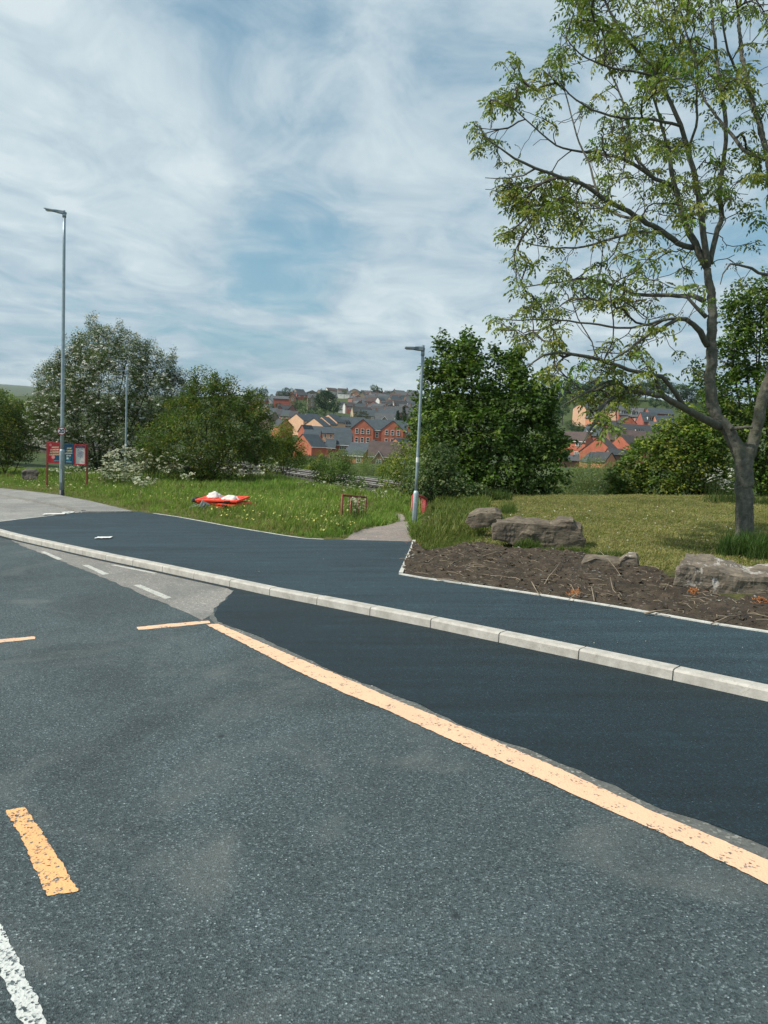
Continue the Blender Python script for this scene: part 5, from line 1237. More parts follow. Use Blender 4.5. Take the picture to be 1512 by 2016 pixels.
# ------------------------------------------------------------------ trees among and above the houses
def far_tree(label, px, py, D, rx, ry, tints, name='tree', group=None, conifer=False, n=None):
    c = at(px, py, D); s = D / FPX; rx *= s; ry *= s
    n = n or int(60 + rx * ry * 10); n = min(n, 900)
    v = rand_dirs(n)
    if conifer:
        t_ = rng.uniform(0, 1, n) ** .7; a = rng.uniform(0, 6.28, n); r_ = rx * (t_ + .04) * rng.uniform(.7, 1.05, n)
        p = np.stack([c[0] + r_ * np.cos(a), c[1] + r_ * np.sin(a), c[2] + ry - 2 * ry * t_], 1)
    else:
        az = np.arctan2(v[:, 1], v[:, 0]); f = 1 + .32 * (fbm(az * 1.7 + px, v[:, 2] * 2.4, 3, int(px) % 50) - .5) * 2
        p = c + v * np.array([rx, rx, ry]) * (f * (1 - np.abs(rng.normal(0, .14, n))))[:, None]
    tm = [tmpl_clump(9, .62, .42, .36, .75, q + 90, -.1) for q in range(3)]
    ti = np.array(tints)[rng.integers(0, len(tints), n)]
    Q, C = scatter(tm, p, max(.7, min(2.2, rx * .32)) * rng.uniform(.7, 1.2, n), ti, .2, .4)
    zb = float(T(np.array([c[0]]), np.array([c[1]]))[0]); base = Vector((c[0], c[1], min(zb, c[2] - ry * .8)))
    root = empty(name, base, label, 'tree', group)
    reparent(quads_obj('crown', Q, C, M['leaf_dense']), root)
    tb = MB().tube([base, (c[0], c[1], c[2])], [max(.15, rx * .07), max(.06, rx * .03)], 6); reparent(tb.build('trunk', M['bark_dark']), root)
    return root
FD = [(0.030, .070, .040), (.040, .080, .044), (.025, .058, .034)]
FM = [(0.060, .105, .045), (.080, .125, .052), (.050, .085, .040)]
FP = [(0.085, .12, .055), (.10, .135, .065)]
for a in [("big dark blue green round tree standing over the villa", 641, 787, 430, 19, 20, FD), ("dark tree joined in front of the big round tree", 657, 800, 405, 14, 13, FD), ("dark green trees above the works, left end of the skyline", 493, 776, 620, 9, 8, FD),
          ("second clump of the dark skyline trees over the brown roof", 506, 773, 625, 9, 8, FD), ("third clump of skyline trees, nearest the white gable", 521, 774, 615, 8, 9, FD), ("twin topped dark tree above the red works", 564, 772, 560, 9, 9, FD),
          ("lower bluish tree left of the twin topped tree", 552, 776, 570, 6, 6, FD), ("small dark tree above the red works gable", 574, 771, 556, 5, 7, FD), ("green bushy tree below the red works", 586, 797, 420, 11, 9, FM),
          ("pale green tree beside the villa", 602, 792, 430, 7, 10, FP), ("dark rounded tree in front of the villa", 617, 811, 380, 12, 8, FD), ("grey green tree right of the rounded tree", 638, 812, 370, 8, 7, FM),
          ("bushy tree left of the peach gable", 596, 808, 370, 9, 7, FM), ("pale round tree on the hilltop skyline", 737, 764, 690, 8, 6, FP), ("dark domed tree on the skyline right of the pale one", 748, 768, 680, 7, 5, FD), ("small pale tree on the skyline above the cream gable", 678, 771, 670, 6, 4, FP),
          ("brownish tree over the flats' left wing", 712, 817, 330, 13, 8, [(0.07, .062, .035), (.06, .07, .036)]), ("green tree between dormers and flats", 706, 832, 290, 7, 8, FM),
          ("dark green tree behind the stone hill houses", 713, 773, 640, 5, 5, FD), ("little dark tree under the ochre wall", 764, 797, 500, 3, 6, FD)]:
    far_tree(*a)
far_tree("left one of two pointed dark conifers over the flats", 783, 819, 350, 6, 12, FD, 'conifer', None, True, 260)
far_tree("right and taller of two pointed dark conifers over the flats", 795, 815, 348, 7.5, 16, FD, 'conifer', None, True, 320)
fr_ = random.Random(9)
k = 0
for px, py, D, r in [(1075, 778, 480, 20), (1102, 772, 470, 19), (1128, 765, 475, 18), (1150, 770, 455, 20), (1172, 760, 470, 17), (1192, 768, 450, 19), (1214, 764, 465, 16), (1230, 776, 440, 15), (1250, 770, 450, 17), (1272, 764, 460, 18), (1296, 758, 465, 17), (1318, 764, 460, 15), (1340, 772, 445, 18), (1362, 778, 440, 17), (1386, 786, 430, 18), (1412, 790, 430, 20),
                     (1110, 790, 400, 13), (1140, 790, 395, 12), (1290, 792, 390, 13), (1316, 796, 380, 12), (1345, 800, 380, 13), (1374, 806, 370, 14), (1245, 790, 400, 11), (1090, 812, 330, 17), (1108, 806, 340, 13)]:
    k += 1
    far_tree("rounded tree on the wooded ridge behind the ash, %s from its left" % ordn(k) if k < 17 else "smaller rounded tree lower on the wooded ridge behind the ash, %s from its left" % ordn(k - 16), px, py, D, r, r * fr_.uniform(.6, .85), fr_.choice([FD, FM, FM, FP[:1] + FM]), 'tree', 'trees on the wooded ridge')
for px, py, D, r, lq in [(1020, 776, 540, 18, "left"), (1048, 778, 520, 18, "right")]:
    far_tree(lq + " one of two ridge trees glimpsed through the top of the big sycamore", px, py, D, r, r * .7, FM, 'tree', 'trees on the wooded ridge')
# filler gardens and yards between the houses
spots_ = sorted([(fr_.uniform(490, 815), fr_.uniform(250, 620)) for _ in range(9)]) + sorted([(fr_.uniform(1100, 1340), fr_.uniform(225, 420)) for _ in range(10)])
for i, (px, D) in enumerate(spots_):
    r0 = ray(px, 860); x = r0[0] * D; y = r0[1] * D; z = float(T(np.array([x]), np.array([y]))[0]); q = topx(np.array([x, y, z + 2.0]))
    rr_ = fr_.uniform(2.0, 3.6) * FPX / D
    far_tree("small garden tree among the %s houses, %s from the left" % (("middle", ordn(i + 1)) if i < 9 else ("right hand", ordn(i - 8))), float(q[0]), float(q[1]), D, rr_, rr_ * .7, fr_.choice([FD, FM, FM, FP]), 'garden_tree', 'garden trees in the town', n=120)
# ------------------------------------------------------------------ grass and wild plants
def yfront(px):
    L1 = [(-400, 920), (-100, 948), (0, 962), (60, 967), (120, 975), (180, 987), (262, 1005), (345, 1017), (400, 1027), (470, 1041), (560, 1056), (640, 1063), (672, 1062), (812, 1063), (815, 1080), (830, 1087), (870, 1083), (900, 1076), (935, 1070), (975, 1072), (1010, 1081), (1060, 1089), (1130, 1089), (1180, 1097), (1250, 1116), (1290, 1124), (1330, 1126), (1512, 1126), (2100, 1134)]
    return interp(px, L1)
def on_path(px, py): return inpoly(px, py, PATHP)
def sample_ground(n, y0, y1, pxr, power=1.0):
    """points with density falling with distance, uniform-ish in bearing"""
    D = y0 * (y1 / y0) ** (rng.uniform(0, 1, n) ** power); px = rng.uniform(pxr[0], pxr[1], n)
    v = ray_v(px, np.full(n, 900.0)); x = v[:, 0] / v[:, 1] * D; y = D
    return x, y
def ray_v(px, py):
    return c2w(np.stack([(px - 756) / FPX, (py - 1008) / FPX, np.ones_like(px)], -1))
def proj(x, y, z): return topx(np.stack([x, y, z], -1))
def sel_zone(x, y):
    z = gz_near(x, y); px, py, D = proj(x, y, z)
    return z, px, py, (py < yfront(px)) & ~on_path(px, py)
GG = [tmpl_grass(9, .34, .010, .13, .5, s) for s in range(6)]
GS = [tmpl_grass(12, .16, .008, .12, .9, s + 10) for s in range(6)]
GL = [tmpl_grass(10, .055, .006, .11, 1.6, s + 20) for s in range(6)]
GT_ = [tmpl_grass(12, .62, .009, .10, .32, s + 30) for s in range(6)]
# rough grass of the verge, left of the path
x, y = sample_ground(34000, 15.5, 62, (-260, 830)); z, px, py, ok = sel_zone(x, y)
ok &= (y < brk(x, y) + 16); ok &= ~((px > 660) & (px < 735) & (py < 1030) & (rng.uniform(0, 1, len(x)) < .6)); x, y, z, px, py = x[ok], y[ok], z[ok], px[ok], py[ok]
band = np.clip((yfront(px) - py) / 30, 0, 1)       # shorter along the mown front edge
sc = .68 * (.45 + .75 * band) * rng.uniform(.6, 1.25, len(x)) * (.7 + .7 * fbm(x * .5, y * .5, 3, 21)) * np.sqrt(np.clip(y / 24, .9, 1.6))
f = fbm(x * .35, y * .35, 3, 31)[:, None]; f2 = fbm(x * 1.3, y * 1.3, 3, 33)[:, None]
tint = np.array([0.115, 0.200, 0.036]) * (1 - f) + np.array([0.200, 0.250, 0.064]) * f
tint = tint * (.65 + .85 * f2); strawm = rng.uniform(0, 1, (len(x), 1)) < .07 + .25 * (1 - band[:, None]) * (f > .45); tint = np.where(strawm, np.array([.27, .23, .11]), tint)
Q, C = scatter(GG, np.stack([x, y, z], 1), sc, tint, .2, .18)
tag(quads_obj('verge_grass', Q, C, M['grass']), "rough green verge grass with buttercups left of the footpath", 'grass', kind='stuff')
# rough grass and bank right of the path
x, y = sample_ground(9000, 13.5, 34, (790, 1030)); z, px, py, ok = sel_zone(x, y); lim = 965 + 25 * (fbm(py / 9.0, px * 0, 2, 3) - .5)
ok &= (px < lim + np.clip((1000 - py) * .3, -10, 40)) & (px > 800); x, y, z, px, py = x[ok], y[ok], z[ok], px[ok], py[ok]
f = fbm(x * .8, y * .8, 3, 41)[:, None]; tint = np.array([0.095, 0.145, 0.030]) * (1 - f) + np.array([0.165, 0.180, 0.055]) * f
sc = np.where((px < 856) & (py < 1052), .26, .85) * rng.uniform(.5, 1.25, len(x)) * (.5 + .9 * f[:, 0]) * np.clip((yfront(px) - py) / 22, .35, 1)
Q, C = scatter(GG, np.stack([x, y, z], 1), sc, tint * rng.uniform(.75, 1.25, (len(x), 1)), .2, .18)
tag(quads_obj('bank_grass', Q, C, M['grass']), "long green grass on the bank between the red railing and the boulders", 'grass', kind='stuff')
# mown bank
x, y = sample_ground(62000, 10.5, 31, (940, 1640), .8); z, px, py, ok = sel_zone(x, y); x, y, z, px, py = x[ok], y[ok], z[ok], px[ok], py[ok]
f = fbm(x * .45, y * .9, 4, 51)[:, None]; f2 = fbm(x * 2.2, y * 2.2, 3, 53)[:, None]
tint = np.array([0.150, 0.172, 0.046]) * (1 - f) + np.array([0.315, 0.295, 0.115]) * f
cut = rng.uniform(0, 1, (len(x), 1)) < .12 + .35 * np.clip((f2 - .42) * 3, 0, 1); tint = np.where(cut, np.array([.29, .24, .12]) * rng.uniform(.7, 1.2, (len(x), 1)), tint * (.65 + .7 * f2))
Q, C = scatter(GL, np.stack([x, y, z], 1), rng.uniform(.7, 1.5, len(x)), tint, .2, .2)
tag(quads_obj('mown_grass', Q, C, M['grass']), "short dry mown grass with cut clippings round the ash tree", 'grass', kind='stuff')
# taller tufts: by the boulders, the ash foot, the path edge, the hedge foot
def tufts(label, name, spots, tm, tint, seed=0):
    P = []; S = []; Tn = []
    for (px, py, rx, ry, n, s) in spots:
        a = rng.uniform(0, 6.28, n); r = np.sqrt(rng.uniform(0, 1, n))
        for k in range(n):
            g = gp(px + rx * r[k] * math.cos(a[k]), py + ry * r[k] * math.sin(a[k]), .06); P.append((g[0], g[1], float(gz_near(np.array([g[0]]), np.array([g[1]]))[0]))); S.append(s * random.uniform(.6, 1.15)); Tn.append(np.array(tint) * random.uniform(.7, 1.3))
    Q, C = scatter(tm, np.array(P), np.array(S), np.array(Tn), .2, .15)
    return tag(quads_obj(name, Q, C, M['grass']), label, 'grass', kind='stuff')
tufts("tall dark grass left unmown round the foot of the ash trunk", 'tall_grass', [(1468, 1090, 46, 10, 330, .70), (1500, 1096, 44, 9, 160, .62), (1435, 1092, 20, 6, 90, .5)], GT_, (0.060, .105, .026))
tufts("grass tufts growing against the boulders", 'grass_tufts', [(1038, 1084, 26, 4, 110, .46), (1060, 1088, 40, 3, 60, .26), (1120, 1089, 40, 3, 90, .28), (1190, 1097, 46, 4, 110, .24), (985, 1040, 22, 6, 40, .55), (925, 1040, 40, 9, 70, .35), (1000, 1010, 14, 5, 26, .7), (880, 1060, 50, 10, 70, .25)], GT_, (0.085, .125, .030))
tufts("tall grass at the foot of the lamp post and red railing", 'tall_grass', [(812, 1052, 5, 5, 26, .34), (846, 1046, 10, 6, 24, .34), (700, 1040, 34, 5, 60, .24), (674, 1046, 14, 6, 50, .34), (760, 1014, 18, 4, 50, .24)], GT_, (0.085, .125, .032))
tufts("tall grass fringe at the top of the mown bank in front of the hedge", 'tall_grass', [(960, 984, 46, 3, 90, .8), (1450, 990, 70, 2, 60, .7), (1512, 993, 50, 2, 50, .7)], GT_, (0.070, .105, .030))
tufts("sparse green weeds sprouting in the bare soil", 'weeds', [(1180, 1140, 16, 3, 14, .14), (1218, 1190, 24, 4, 26, .16), (1500, 1225, 22, 9, 60, .16), (850, 1150, 20, 4, 14, .12), (1470, 1205, 40, 6, 30, .12), (940, 1155, 20, 3, 8, .1)], GT_, (0.12, .15, .035))
# wild flowers
def flowers(label, name, spots, size, col, hgt, umb=False, stems=True):
    P = []
    for (px, py, rx, ry, n, D) in spots:
        for k in range(n):
            a = random.uniform(0, 6.28); r = math.sqrt(random.random())
            x_, y_ = px + rx * r * math.cos(a), py + ry * r * math.sin(a)
            p = at(x_, y_, D * random.uniform(.97, 1.03)) if D else gp(x_, y_, .06 + hgt)
            P.append(p)
    P = np.array(P)
    g0 = gz_near(P[:, 0], P[:, 1]); P[:, 2] = np.maximum(P[:, 2], g0 + hgt * rng.uniform(.5, 1.2, len(P)))
    tm = [tmpl_umbel(14, size, 0, s, size * .28) for s in range(5)] if umb else [tmpl_umbel(3, size, 0, s, size * .8) for s in range(4)]
    Q, C = scatter(tm, P, rng.uniform(.6, 1.35, len(P)), np.array(col), .12, .35)
    if stems:
        n = len(P); B = np.stack([P[:, 0] + rng.normal(0, .05, n), P[:, 1] + rng.normal(0, .05, n), np.maximum(g0, P[:, 2] - 1.1)], 1); w = np.array([.005, 0, 0])
        Qs = np.stack([B - w, B + w, P + w * .5, P - w * .5], 1); Q = np.concatenate([Q, Qs]); C = np.concatenate([C, np.tile(np.array([[.07, .10, .03]]), (n, 1))])
    return tag(quads_obj(name, Q, C, M['flower']), label, 'wild flowers', kind='stuff')
flowers("creamy white cow parsley massed beside the notice boards and under the bushes", 'cow_parsley', [(255, 905, 55, 26, 330, 36.5), (235, 930, 45, 22, 200, 34), (285, 950, 26, 14, 60, 31), (150, 925, 60, 8, 60, 37), (340, 910, 34, 22, 70, 35), (480, 925, 50, 12, 40, 34.5), (520, 915, 40, 16, 30, 36), (370, 938, 14, 8, 20, 33)], .06, (.56, .58, .42), .55, True)
flowers("cow parsley flowering through the left red railing", 'cow_parsley', [(702, 990, 16, 12, 34, 19.4), (705, 1005, 16, 10, 12, 19.3)], .035, (.58, .55, .40), .5, True)
flowers("cow parsley and white flowers scattered down the rough slope to the rails", 'cow_parsley', [(640, 958, 60, 14, 50, 30), (690, 970, 45, 9, 40, 28), (600, 938, 40, 10, 20, 36), (745, 985, 20, 8, 20, 25)], .038, (.50, .52, .38), .4, True)
flowers("white cow parsley in the shade left of the ash trunk", 'cow_parsley', [(1425, 935, 26, 18, 60, 25.8), (1440, 955, 24, 14, 30, 25.5), (1395, 940, 14, 10, 16, 26)], .038, (.60, .62, .55), .5, True)
flowers("yellow buttercups dotted through the verge grass", 'buttercups', [(560, 1000, 150, 28, 190, 0), (440, 975, 120, 14, 80, 0), (300, 960, 100, 18, 60, 0), (640, 1030, 60, 14, 30, 0), (140, 940, 120, 10, 110, 0)], .014, (.70, .66, .22), .22, False, False)
flowers("small white daisies in the bank grass by the boulders", 'daisies', [(875, 1020, 45, 24, 70, 0), (930, 1010, 40, 20, 30, 0), (1200, 1040, 300, 50, 150, 0)], .013, (.66, .66, .52), .05, False, False)
flowers("dandelion heads round the lamp post at the old footway", 'dandelions', [(120, 950, 120, 12, 120, 0)], .02, (.70, .66, .36), .2, False, False)

# ------------------------------------------------------------------ bare soil
SOIL = [(814, 1070), (811, 1082), (800, 1104), (788, 1130), (830, 1138), (1000, 1162), (1200, 1193), (1400, 1228), (1512, 1245), (1760, 1283), (1760, 1200), (1512, 1170), (1450, 1185), (1330, 1150), (1300, 1125), (1255, 1118), (1180, 1098), (1100, 1090), (1010, 1084), (960, 1072), (915, 1074), (870, 1084), (835, 1088)]
sw = gpoly(SOIL, HP); sx = [p[0] for p in sw]; sy = [p[1] for p in sw]
def soil_z(x, y):
    b = fbm(x * 2.2, y * 2.2, 4, 61) - .4; c = fbm(x * 9, y * 9, 3, 63) - .5; d = fbm(x * 26, y * 26, 2, 65) - .5
    px, py, D = proj(x, y, plane(x, y) + .1); e = np.clip((interp(px, [(788, 1131), (830, 1138), (1000, 1162), (1200, 1193), (1400, 1228), (1512, 1245), (1760, 1283)]) - py) / 14, 0, 1)
    return plane(x, y) + HP - .01 + (0.03 + .10 * b + .07 * c + .035 * d) * e + .02 * e
so_ = sheet_grid('soil', np.arange(min(sx) - .1, max(sx) + .1, .035), np.arange(min(sy) - .1, max(sy) + .2, .035), soil_z, M['soil'], lambda x, y: inpoly(x, y, [(p[0], p[1]) for p in sw]))
# clods, pebbles and litter in the soil
def soil_pts(n):
    out = []
    while len(out) < n:
        x_ = random.uniform(min(sx), max(sx)); y_ = random.uniform(min(sy), max(sy))
        if inpoly([x_], [y_], [(p[0], p[1]) for p in sw])[0]: out.append((x_, y_, float(soil_z(np.array([x_]), np.array([y_]))[0])))
    return out
cl_ = MB()
for (x_, y_, z_) in soil_pts(1100):
    s = random.choice([.008, .012, .018, .03]) * random.uniform(.6, 1.4); v = [(random.uniform(-1, 1) * s * 1.3, random.uniform(-1, 1) * s * 1.3, random.uniform(-.5, .9) * s) for _ in range(6)]
    cl_.add([(x_ + a, y_ + b, z_ + c) for a, b, c in v], [(0, 1, 2), (0, 2, 3), (0, 3, 4), (0, 4, 1), (5, 2, 1), (5, 3, 2), (5, 4, 3), (5, 1, 4)])
tag(cl_.build('soil_clods', M['soil']), "crumbled clods and stones lying on the bare soil", 'soil', kind='stuff')
cl2 = MB()
for (x_, y_, z_) in soil_pts(260):
    s = random.choice([.008, .012, .02]) * random.uniform(.6, 1.4); v = [(random.uniform(-1, 1) * s * 1.3, random.uniform(-1, 1) * s * 1.3, random.uniform(-.3, .8) * s) for _ in range(6)]
    cl2.add([(x_ + a, y_ + b, z_ + c) for a, b, c in v], [(0, 1, 2), (0, 2, 3), (0, 3, 4), (0, 4, 1), (5, 2, 1), (5, 3, 2), (5, 4, 3), (5, 1, 4)])
tag(cl2.build('pebbles', M['concrete']), "pale pebbles scattered on the bare soil", 'gravel', kind='stuff')
tt = MB()
for (x_, y_, z_) in soil_pts(300):
    a = random.uniform(0, 3.14); L_ = random.uniform(.04, .24); k_ = random.uniform(-.03, .03)
    tt.tube([(x_, y_, z_ + .008), (x_ + math.cos(a) * L_ * .5 + k_, y_ + math.sin(a) * L_ * .5, z_ + random.uniform(.01, .03)), (x_ + math.cos(a) * L_, y_ + math.sin(a) * L_, z_ + .008)], .0034, 3, cap=False)
tag(tt.build('twig_litter', M['stick']), "dry roots and twig litter strewn over the bare soil", 'twigs', kind='stuff')
def stick(label, pts, r, m='stick', name='stick'):
    P = [Vector(gp(x_, y_, HP + .03)) + Vector((0, 0, dz)) for x_, y_, dz in pts]
    for p in P: p.z = max(p.z, float(soil_z(np.array([p.x]), np.array([p.y]))[0]) + r)
    o = MB().tube(P, [r * (1.1 - .7 * i / len(P)) for i in range(len(P))], 6).build(name, M[m], smooth=True)
    return tag(o, label, 'stick', 'fallen sticks on the bare soil')
stick("long bent stick slanting up in the middle of the soil, nearest the split stones", [(1072, 1150, 0), (1080, 1142, .05), (1092, 1132, .08), (1103, 1119, .10)], .008)
stick("short pale stick below the long bent stick, close to the paving edge", [(1046, 1154, .06), (1053, 1162, .03), (1062, 1172, 0)], .008)
stick("thin curved stick right of the long bent stick", [(1200, 1154, .12), (1206, 1168, .05), (1222, 1182, 0)], .006)
stick("straight thin stick standing up beside the thin curved one", [(1164, 1168, .08), (1170, 1183, 0)], .006)
stick("pinkish bark strip lying beside the paving edge", [(1270, 1208, 0), (1290, 1205, .01), (1315, 1203, .01)], .014)
stick("forked dry branch lying across the left part of the soil", [(905, 1128, 0), (925, 1122, .03), (950, 1120, .03), (985, 1124, .02)], .010)
stick("dry branch lying just above the forked one", [(950, 1098, 0), (975, 1092, .04), (990, 1088, .05)], .008)
stick("reddish stick near the left corner of the soil", [(860, 1140, 0), (885, 1142, .01), (905, 1145, 0)], .009)
stick("thin stick pointing at the big right hand boulder", [(1304, 1175, 0), (1310, 1168, .05), (1316, 1161, .10)], .005)
stick("long thin grey stick lying across the top of the split stones", [(1181, 1100, .12), (1196, 1113, .10), (1212, 1126, .05), (1224, 1140, 0)], .006)
for k_, (a, b, lab) in enumerate([((1400, 1228), (1470, 1212), "near the right end of the paving edge"), ((1340, 1190), (1362, 1200), "below the big boulder's left end"), ((880, 1118), (905, 1105), "left of the forked dry branch"), ((1000, 1140), (1030, 1146), "between the forked branch and the short pale stick"), ((1120, 1180), (1150, 1170), "beside the paving edge in the middle"), ((840, 1110), (860, 1100), "near the soil's left corner"), ((1130, 1165), (1118, 1150), "left of the straight thin stick")]):
    stick("small dry stick " + lab, [(a[0], a[1], 0), ((a[0] + b[0]) / 2, (a[1] + b[1]) / 2, .04), (b[0], b[1], .01)], .006)
# orange dead stalks
def needles(label, px, py, rx, ry, n, s=.05, h=.08):
    mb = MB()
    for q in range(n):
        g = Vector(gp(px + rx * random.gauss(0, .5), py + ry * random.gauss(0, .5), .10)); g.z = max(g.z, float(soil_z(np.array([g.x]), np.array([g.y]))[0]) if px > 830 else g.z) ; d_ = Vector(rand_dirs(1)[0]) * s; d_.z = abs(d_.z) * .6
        mb.tube([g, g + d_], [.004, .002], 3, cap=False)
    return tag(mb.build('dead_weeds', M['rust_needles']), label, 'weeds', kind='stuff')
needles("orange dead weeds at the corner of the old path", 818, 1068, 14, 5, 110); needles("orange dead weeds under the middle of the big boulder", 1366, 1170, 14, 4, 60); needles("orange dead weeds below the right end of the big boulder", 1497, 1192, 14, 5, 70); needles("orange dead weeds beside the paving edge", 1130, 1172, 16, 4, 50)

# ------------------------------------------------------------------ boulders
def boulder(label, outline, D, depth, mat, seed=0, top_tilt=.25, rough=.05, group='boulders along the bare soil', lean=0.0):
    """front outline traced clockwise in the photograph at depth D, given real thickness; edges broken up"""
    F0 = [Vector(at(x_, y_, D)) for x_, y_ in outline]
    c = sum(F0, Vector()) / len(F0); fwd = Vector((c.x, c.y, 0)).normalized()
    bm = bmesh.new(); r_ = random.Random(seed)
    rings = []
    for t_, sc_ in ((0, .975), (.05, 1.0), (.55, 1.0), (.93, .97), (1.0, .92)):
        ring = []
        for p in F0:
            q = c + (p - c) * sc_; q = q + fwd * depth * t_ + Vector((0, 0, top_tilt * depth * t_ * (1 if p.z > c.z else .2)))
            q += Vector([r_.uniform(-1, 1) * .02 for _ in range(3)]); ring.append(bm.verts.new(q))
        rings.append(ring)
    n = len(F0)
    for a, b in zip(rings[:-1], rings[1:]):
        for i in range(n): bm.faces.new((a[i], a[(i + 1) % n], b[(i + 1) % n], b[i]))
    bm.faces.new(rings[0][::-1]); bm.faces.new(rings[-1])
    bmesh.ops.recalc_face_normals(bm, faces=bm.faces)
    bmesh.ops.triangulate(bm, faces=bm.faces)
    bmesh.ops.subdivide_edges(bm, edges=bm.edges, cuts=2, use_grid_fill=True)
    bmesh.ops.triangulate(bm, faces=bm.faces)
    for it in range(5):
        lg = [e for e in bm.edges if e.calc_length() > .06]
        if not lg: break
        bmesh.ops.subdivide_edges(bm, edges=lg, cuts=1); bmesh.ops.triangulate(bm, faces=[f for f in bm.faces if len(f.verts) > 3])
    bmesh.ops.smooth_vert(bm, verts=bm.verts, factor=.05, use_axis_x=True, use_axis_y=True, use_axis_z=True)
    bm.normal_update()
    off = Vector((seed * 7.3, 1.1, 0))
    for v in bm.verts:
        p = v.co + off
        d_ = mnoise.fractal(p * 3.4, 1.0, 2.0, 5) * rough * .55 + mnoise.fractal(Vector((p.x * 3, p.y * 3, p.z * 14)), 1.0, 2.0, 3) * rough * .35
        st = abs(mnoise.noise(Vector((p.x * 4, p.y * 4, p.z * 4)))) ** 2 * rough * .6 - round(mnoise.noise(Vector((p.x * 2.6, p.y * 2.6, p.z * 5))) * 3) / 3 * rough * .7
        v.co += v.normal * (d_ - st)
    me = bpy.data.meshes.new('boulder'); bm.to_mesh(me); bm.free(); me.materials.append(mat)
    base = Vector((c.x, c.y, min(v.co.z for v in me.vertices)))
    for v in me.vertices: v.co -= base
    o = bpy.data.objects.new('boulder', me); o.location = base; link(o)
    return tag(o, label, 'boulder', group)
boulder("large brown block shaped boulder in the middle, with a dark upright end", [(969, 1046), (971, 1035), (980, 1031), (1010, 1029), (1050, 1031), (1082, 1036), (1090, 1034), (1105, 1027), (1130, 1026), (1136, 1036), (1146, 1040), (1147, 1058), (1153, 1066), (1150, 1082), (1090, 1088), (1040, 1086), (1010, 1074), (990, 1066), (970, 1062)], 14.0, .75, M['stone'], 1, .06, .045)
boulder("low flat brown boulder lying in the long grass behind the large block", [(916, 1028), (921, 1019), (945, 1011), (975, 1008), (986, 1014), (989, 1028), (960, 1037), (930, 1038)], 15.6, .6, M['stone'], 2, .12, .04)
boulder("largest boulder at the right edge, grey with white lichen streaks", [(1326, 1150), (1330, 1124), (1340, 1114), (1395, 1120), (1435, 1132), (1470, 1138), (1512, 1138), (1590, 1142), (1600, 1190), (1540, 1200), (1475, 1186), (1440, 1184), (1408, 1170), (1390, 1160), (1350, 1156)], 9.9, 1.0, M['stone_white'], 3, .05, .05)
boulder("small flat stone with a reddish corner, left one of the split pair", [(1143, 1115), (1150, 1107), (1172, 1102), (1200, 1104), (1222, 1108), (1222, 1126), (1190, 1130), (1148, 1126)], 11.6, .35, M['stone'], 4, .12, .03)
boulder("small flat stone with a white face, right one of the split pair", [(1214, 1128), (1220, 1105), (1234, 1097), (1252, 1098), (1257, 1112), (1252, 1130), (1232, 1134)], 11.5, .35, M['stone_white'], 5, .12, .03)
boulder("dark grey rock in the grass left of the notice boards", [(44, 942), (43, 930), (52, 926), (68, 926), (76, 931), (74, 944), (58, 947)], 37.5, .9, M['stone_dark'], 6, .05, .05)

# ------------------------------------------------------------------ railway
bed = MB(); A0 = Vector(rail_pt(-1.2)); B0 = Vector(rail_pt(2.0)); dR = (B0 - A0); dR.z = 0; LR = dR.length; dR.normalize(); nR = Vector((-dR.y, dR.x, 0)); 
if nR.y < 0: nR = -nR
def rline(mb, off, z0, w, h, step=8.0):
    n_ = int(LR / step); P = [A0 + dR * (LR * i / n_) + nR * off for i in range(n_ + 1)]
    for a, b in zip(P[:-1], P[1:]):
        q = []
        for p in (a, b):
            for o_, z_ in ((-w / 2, z0), (w / 2, z0), (w / 2, z0 + h), (-w / 2, z0 + h)): r_ = p + nR * o_; q.append((r_.x, r_.y, rail_z + z_))
        mb.add(q, [(0, 1, 5, 4), (1, 2, 6, 5), (2, 3, 7, 6), (3, 0, 4, 7)])
b_ = MB(); q = []
P = [A0, B0]
for p in P:
    for o_, z_ in ((-5.5, -1.6), (-3.6, -.16), (7.2, -.16), (9.2, -1.6)): r_ = p + nR * o_; q.append((r_.x, r_.y, rail_z + z_))
b_.add(q, [(0, 1, 5, 4), (1, 2, 6, 5), (2, 3, 7, 6)]); bo = b_.build('track_bed', M['ballast']); bo['kind'] = 'structure'
for lab, off in (("nearer railway track at the foot of the rough slope", 0.0), ("farther railway track at the foot of the rough slope", 3.6)):
    root = empty('railway_track', A0 + nR * off, lab, 'railway track', 'railway tracks')
    for g in (-.72, .72):
        m_ = MB(); rline(m_, off + g, -.02, .06, .13); o = m_.build('rail', M['sleeper']); reparent(o, root); m_ = MB(); rline(m_, off + g, .112, .06, .03); o2 = m_.build('rail_head', M['rail_top']); o2.parent = o
    s_ = MB(); n_ = int(LR / .7)
    for i in range(n_):
        c = A0 + dR * (LR * i / n_) + nR * off
        if abs(c.x) < 130: s_.box((c.x, c.y, rail_z - .09), (.26, 2.5, .16), math.atan2(dR.y, dR.x))
    reparent(s_.build('sleeper', M['sleeper']), root)['kind'] = 'stuff'
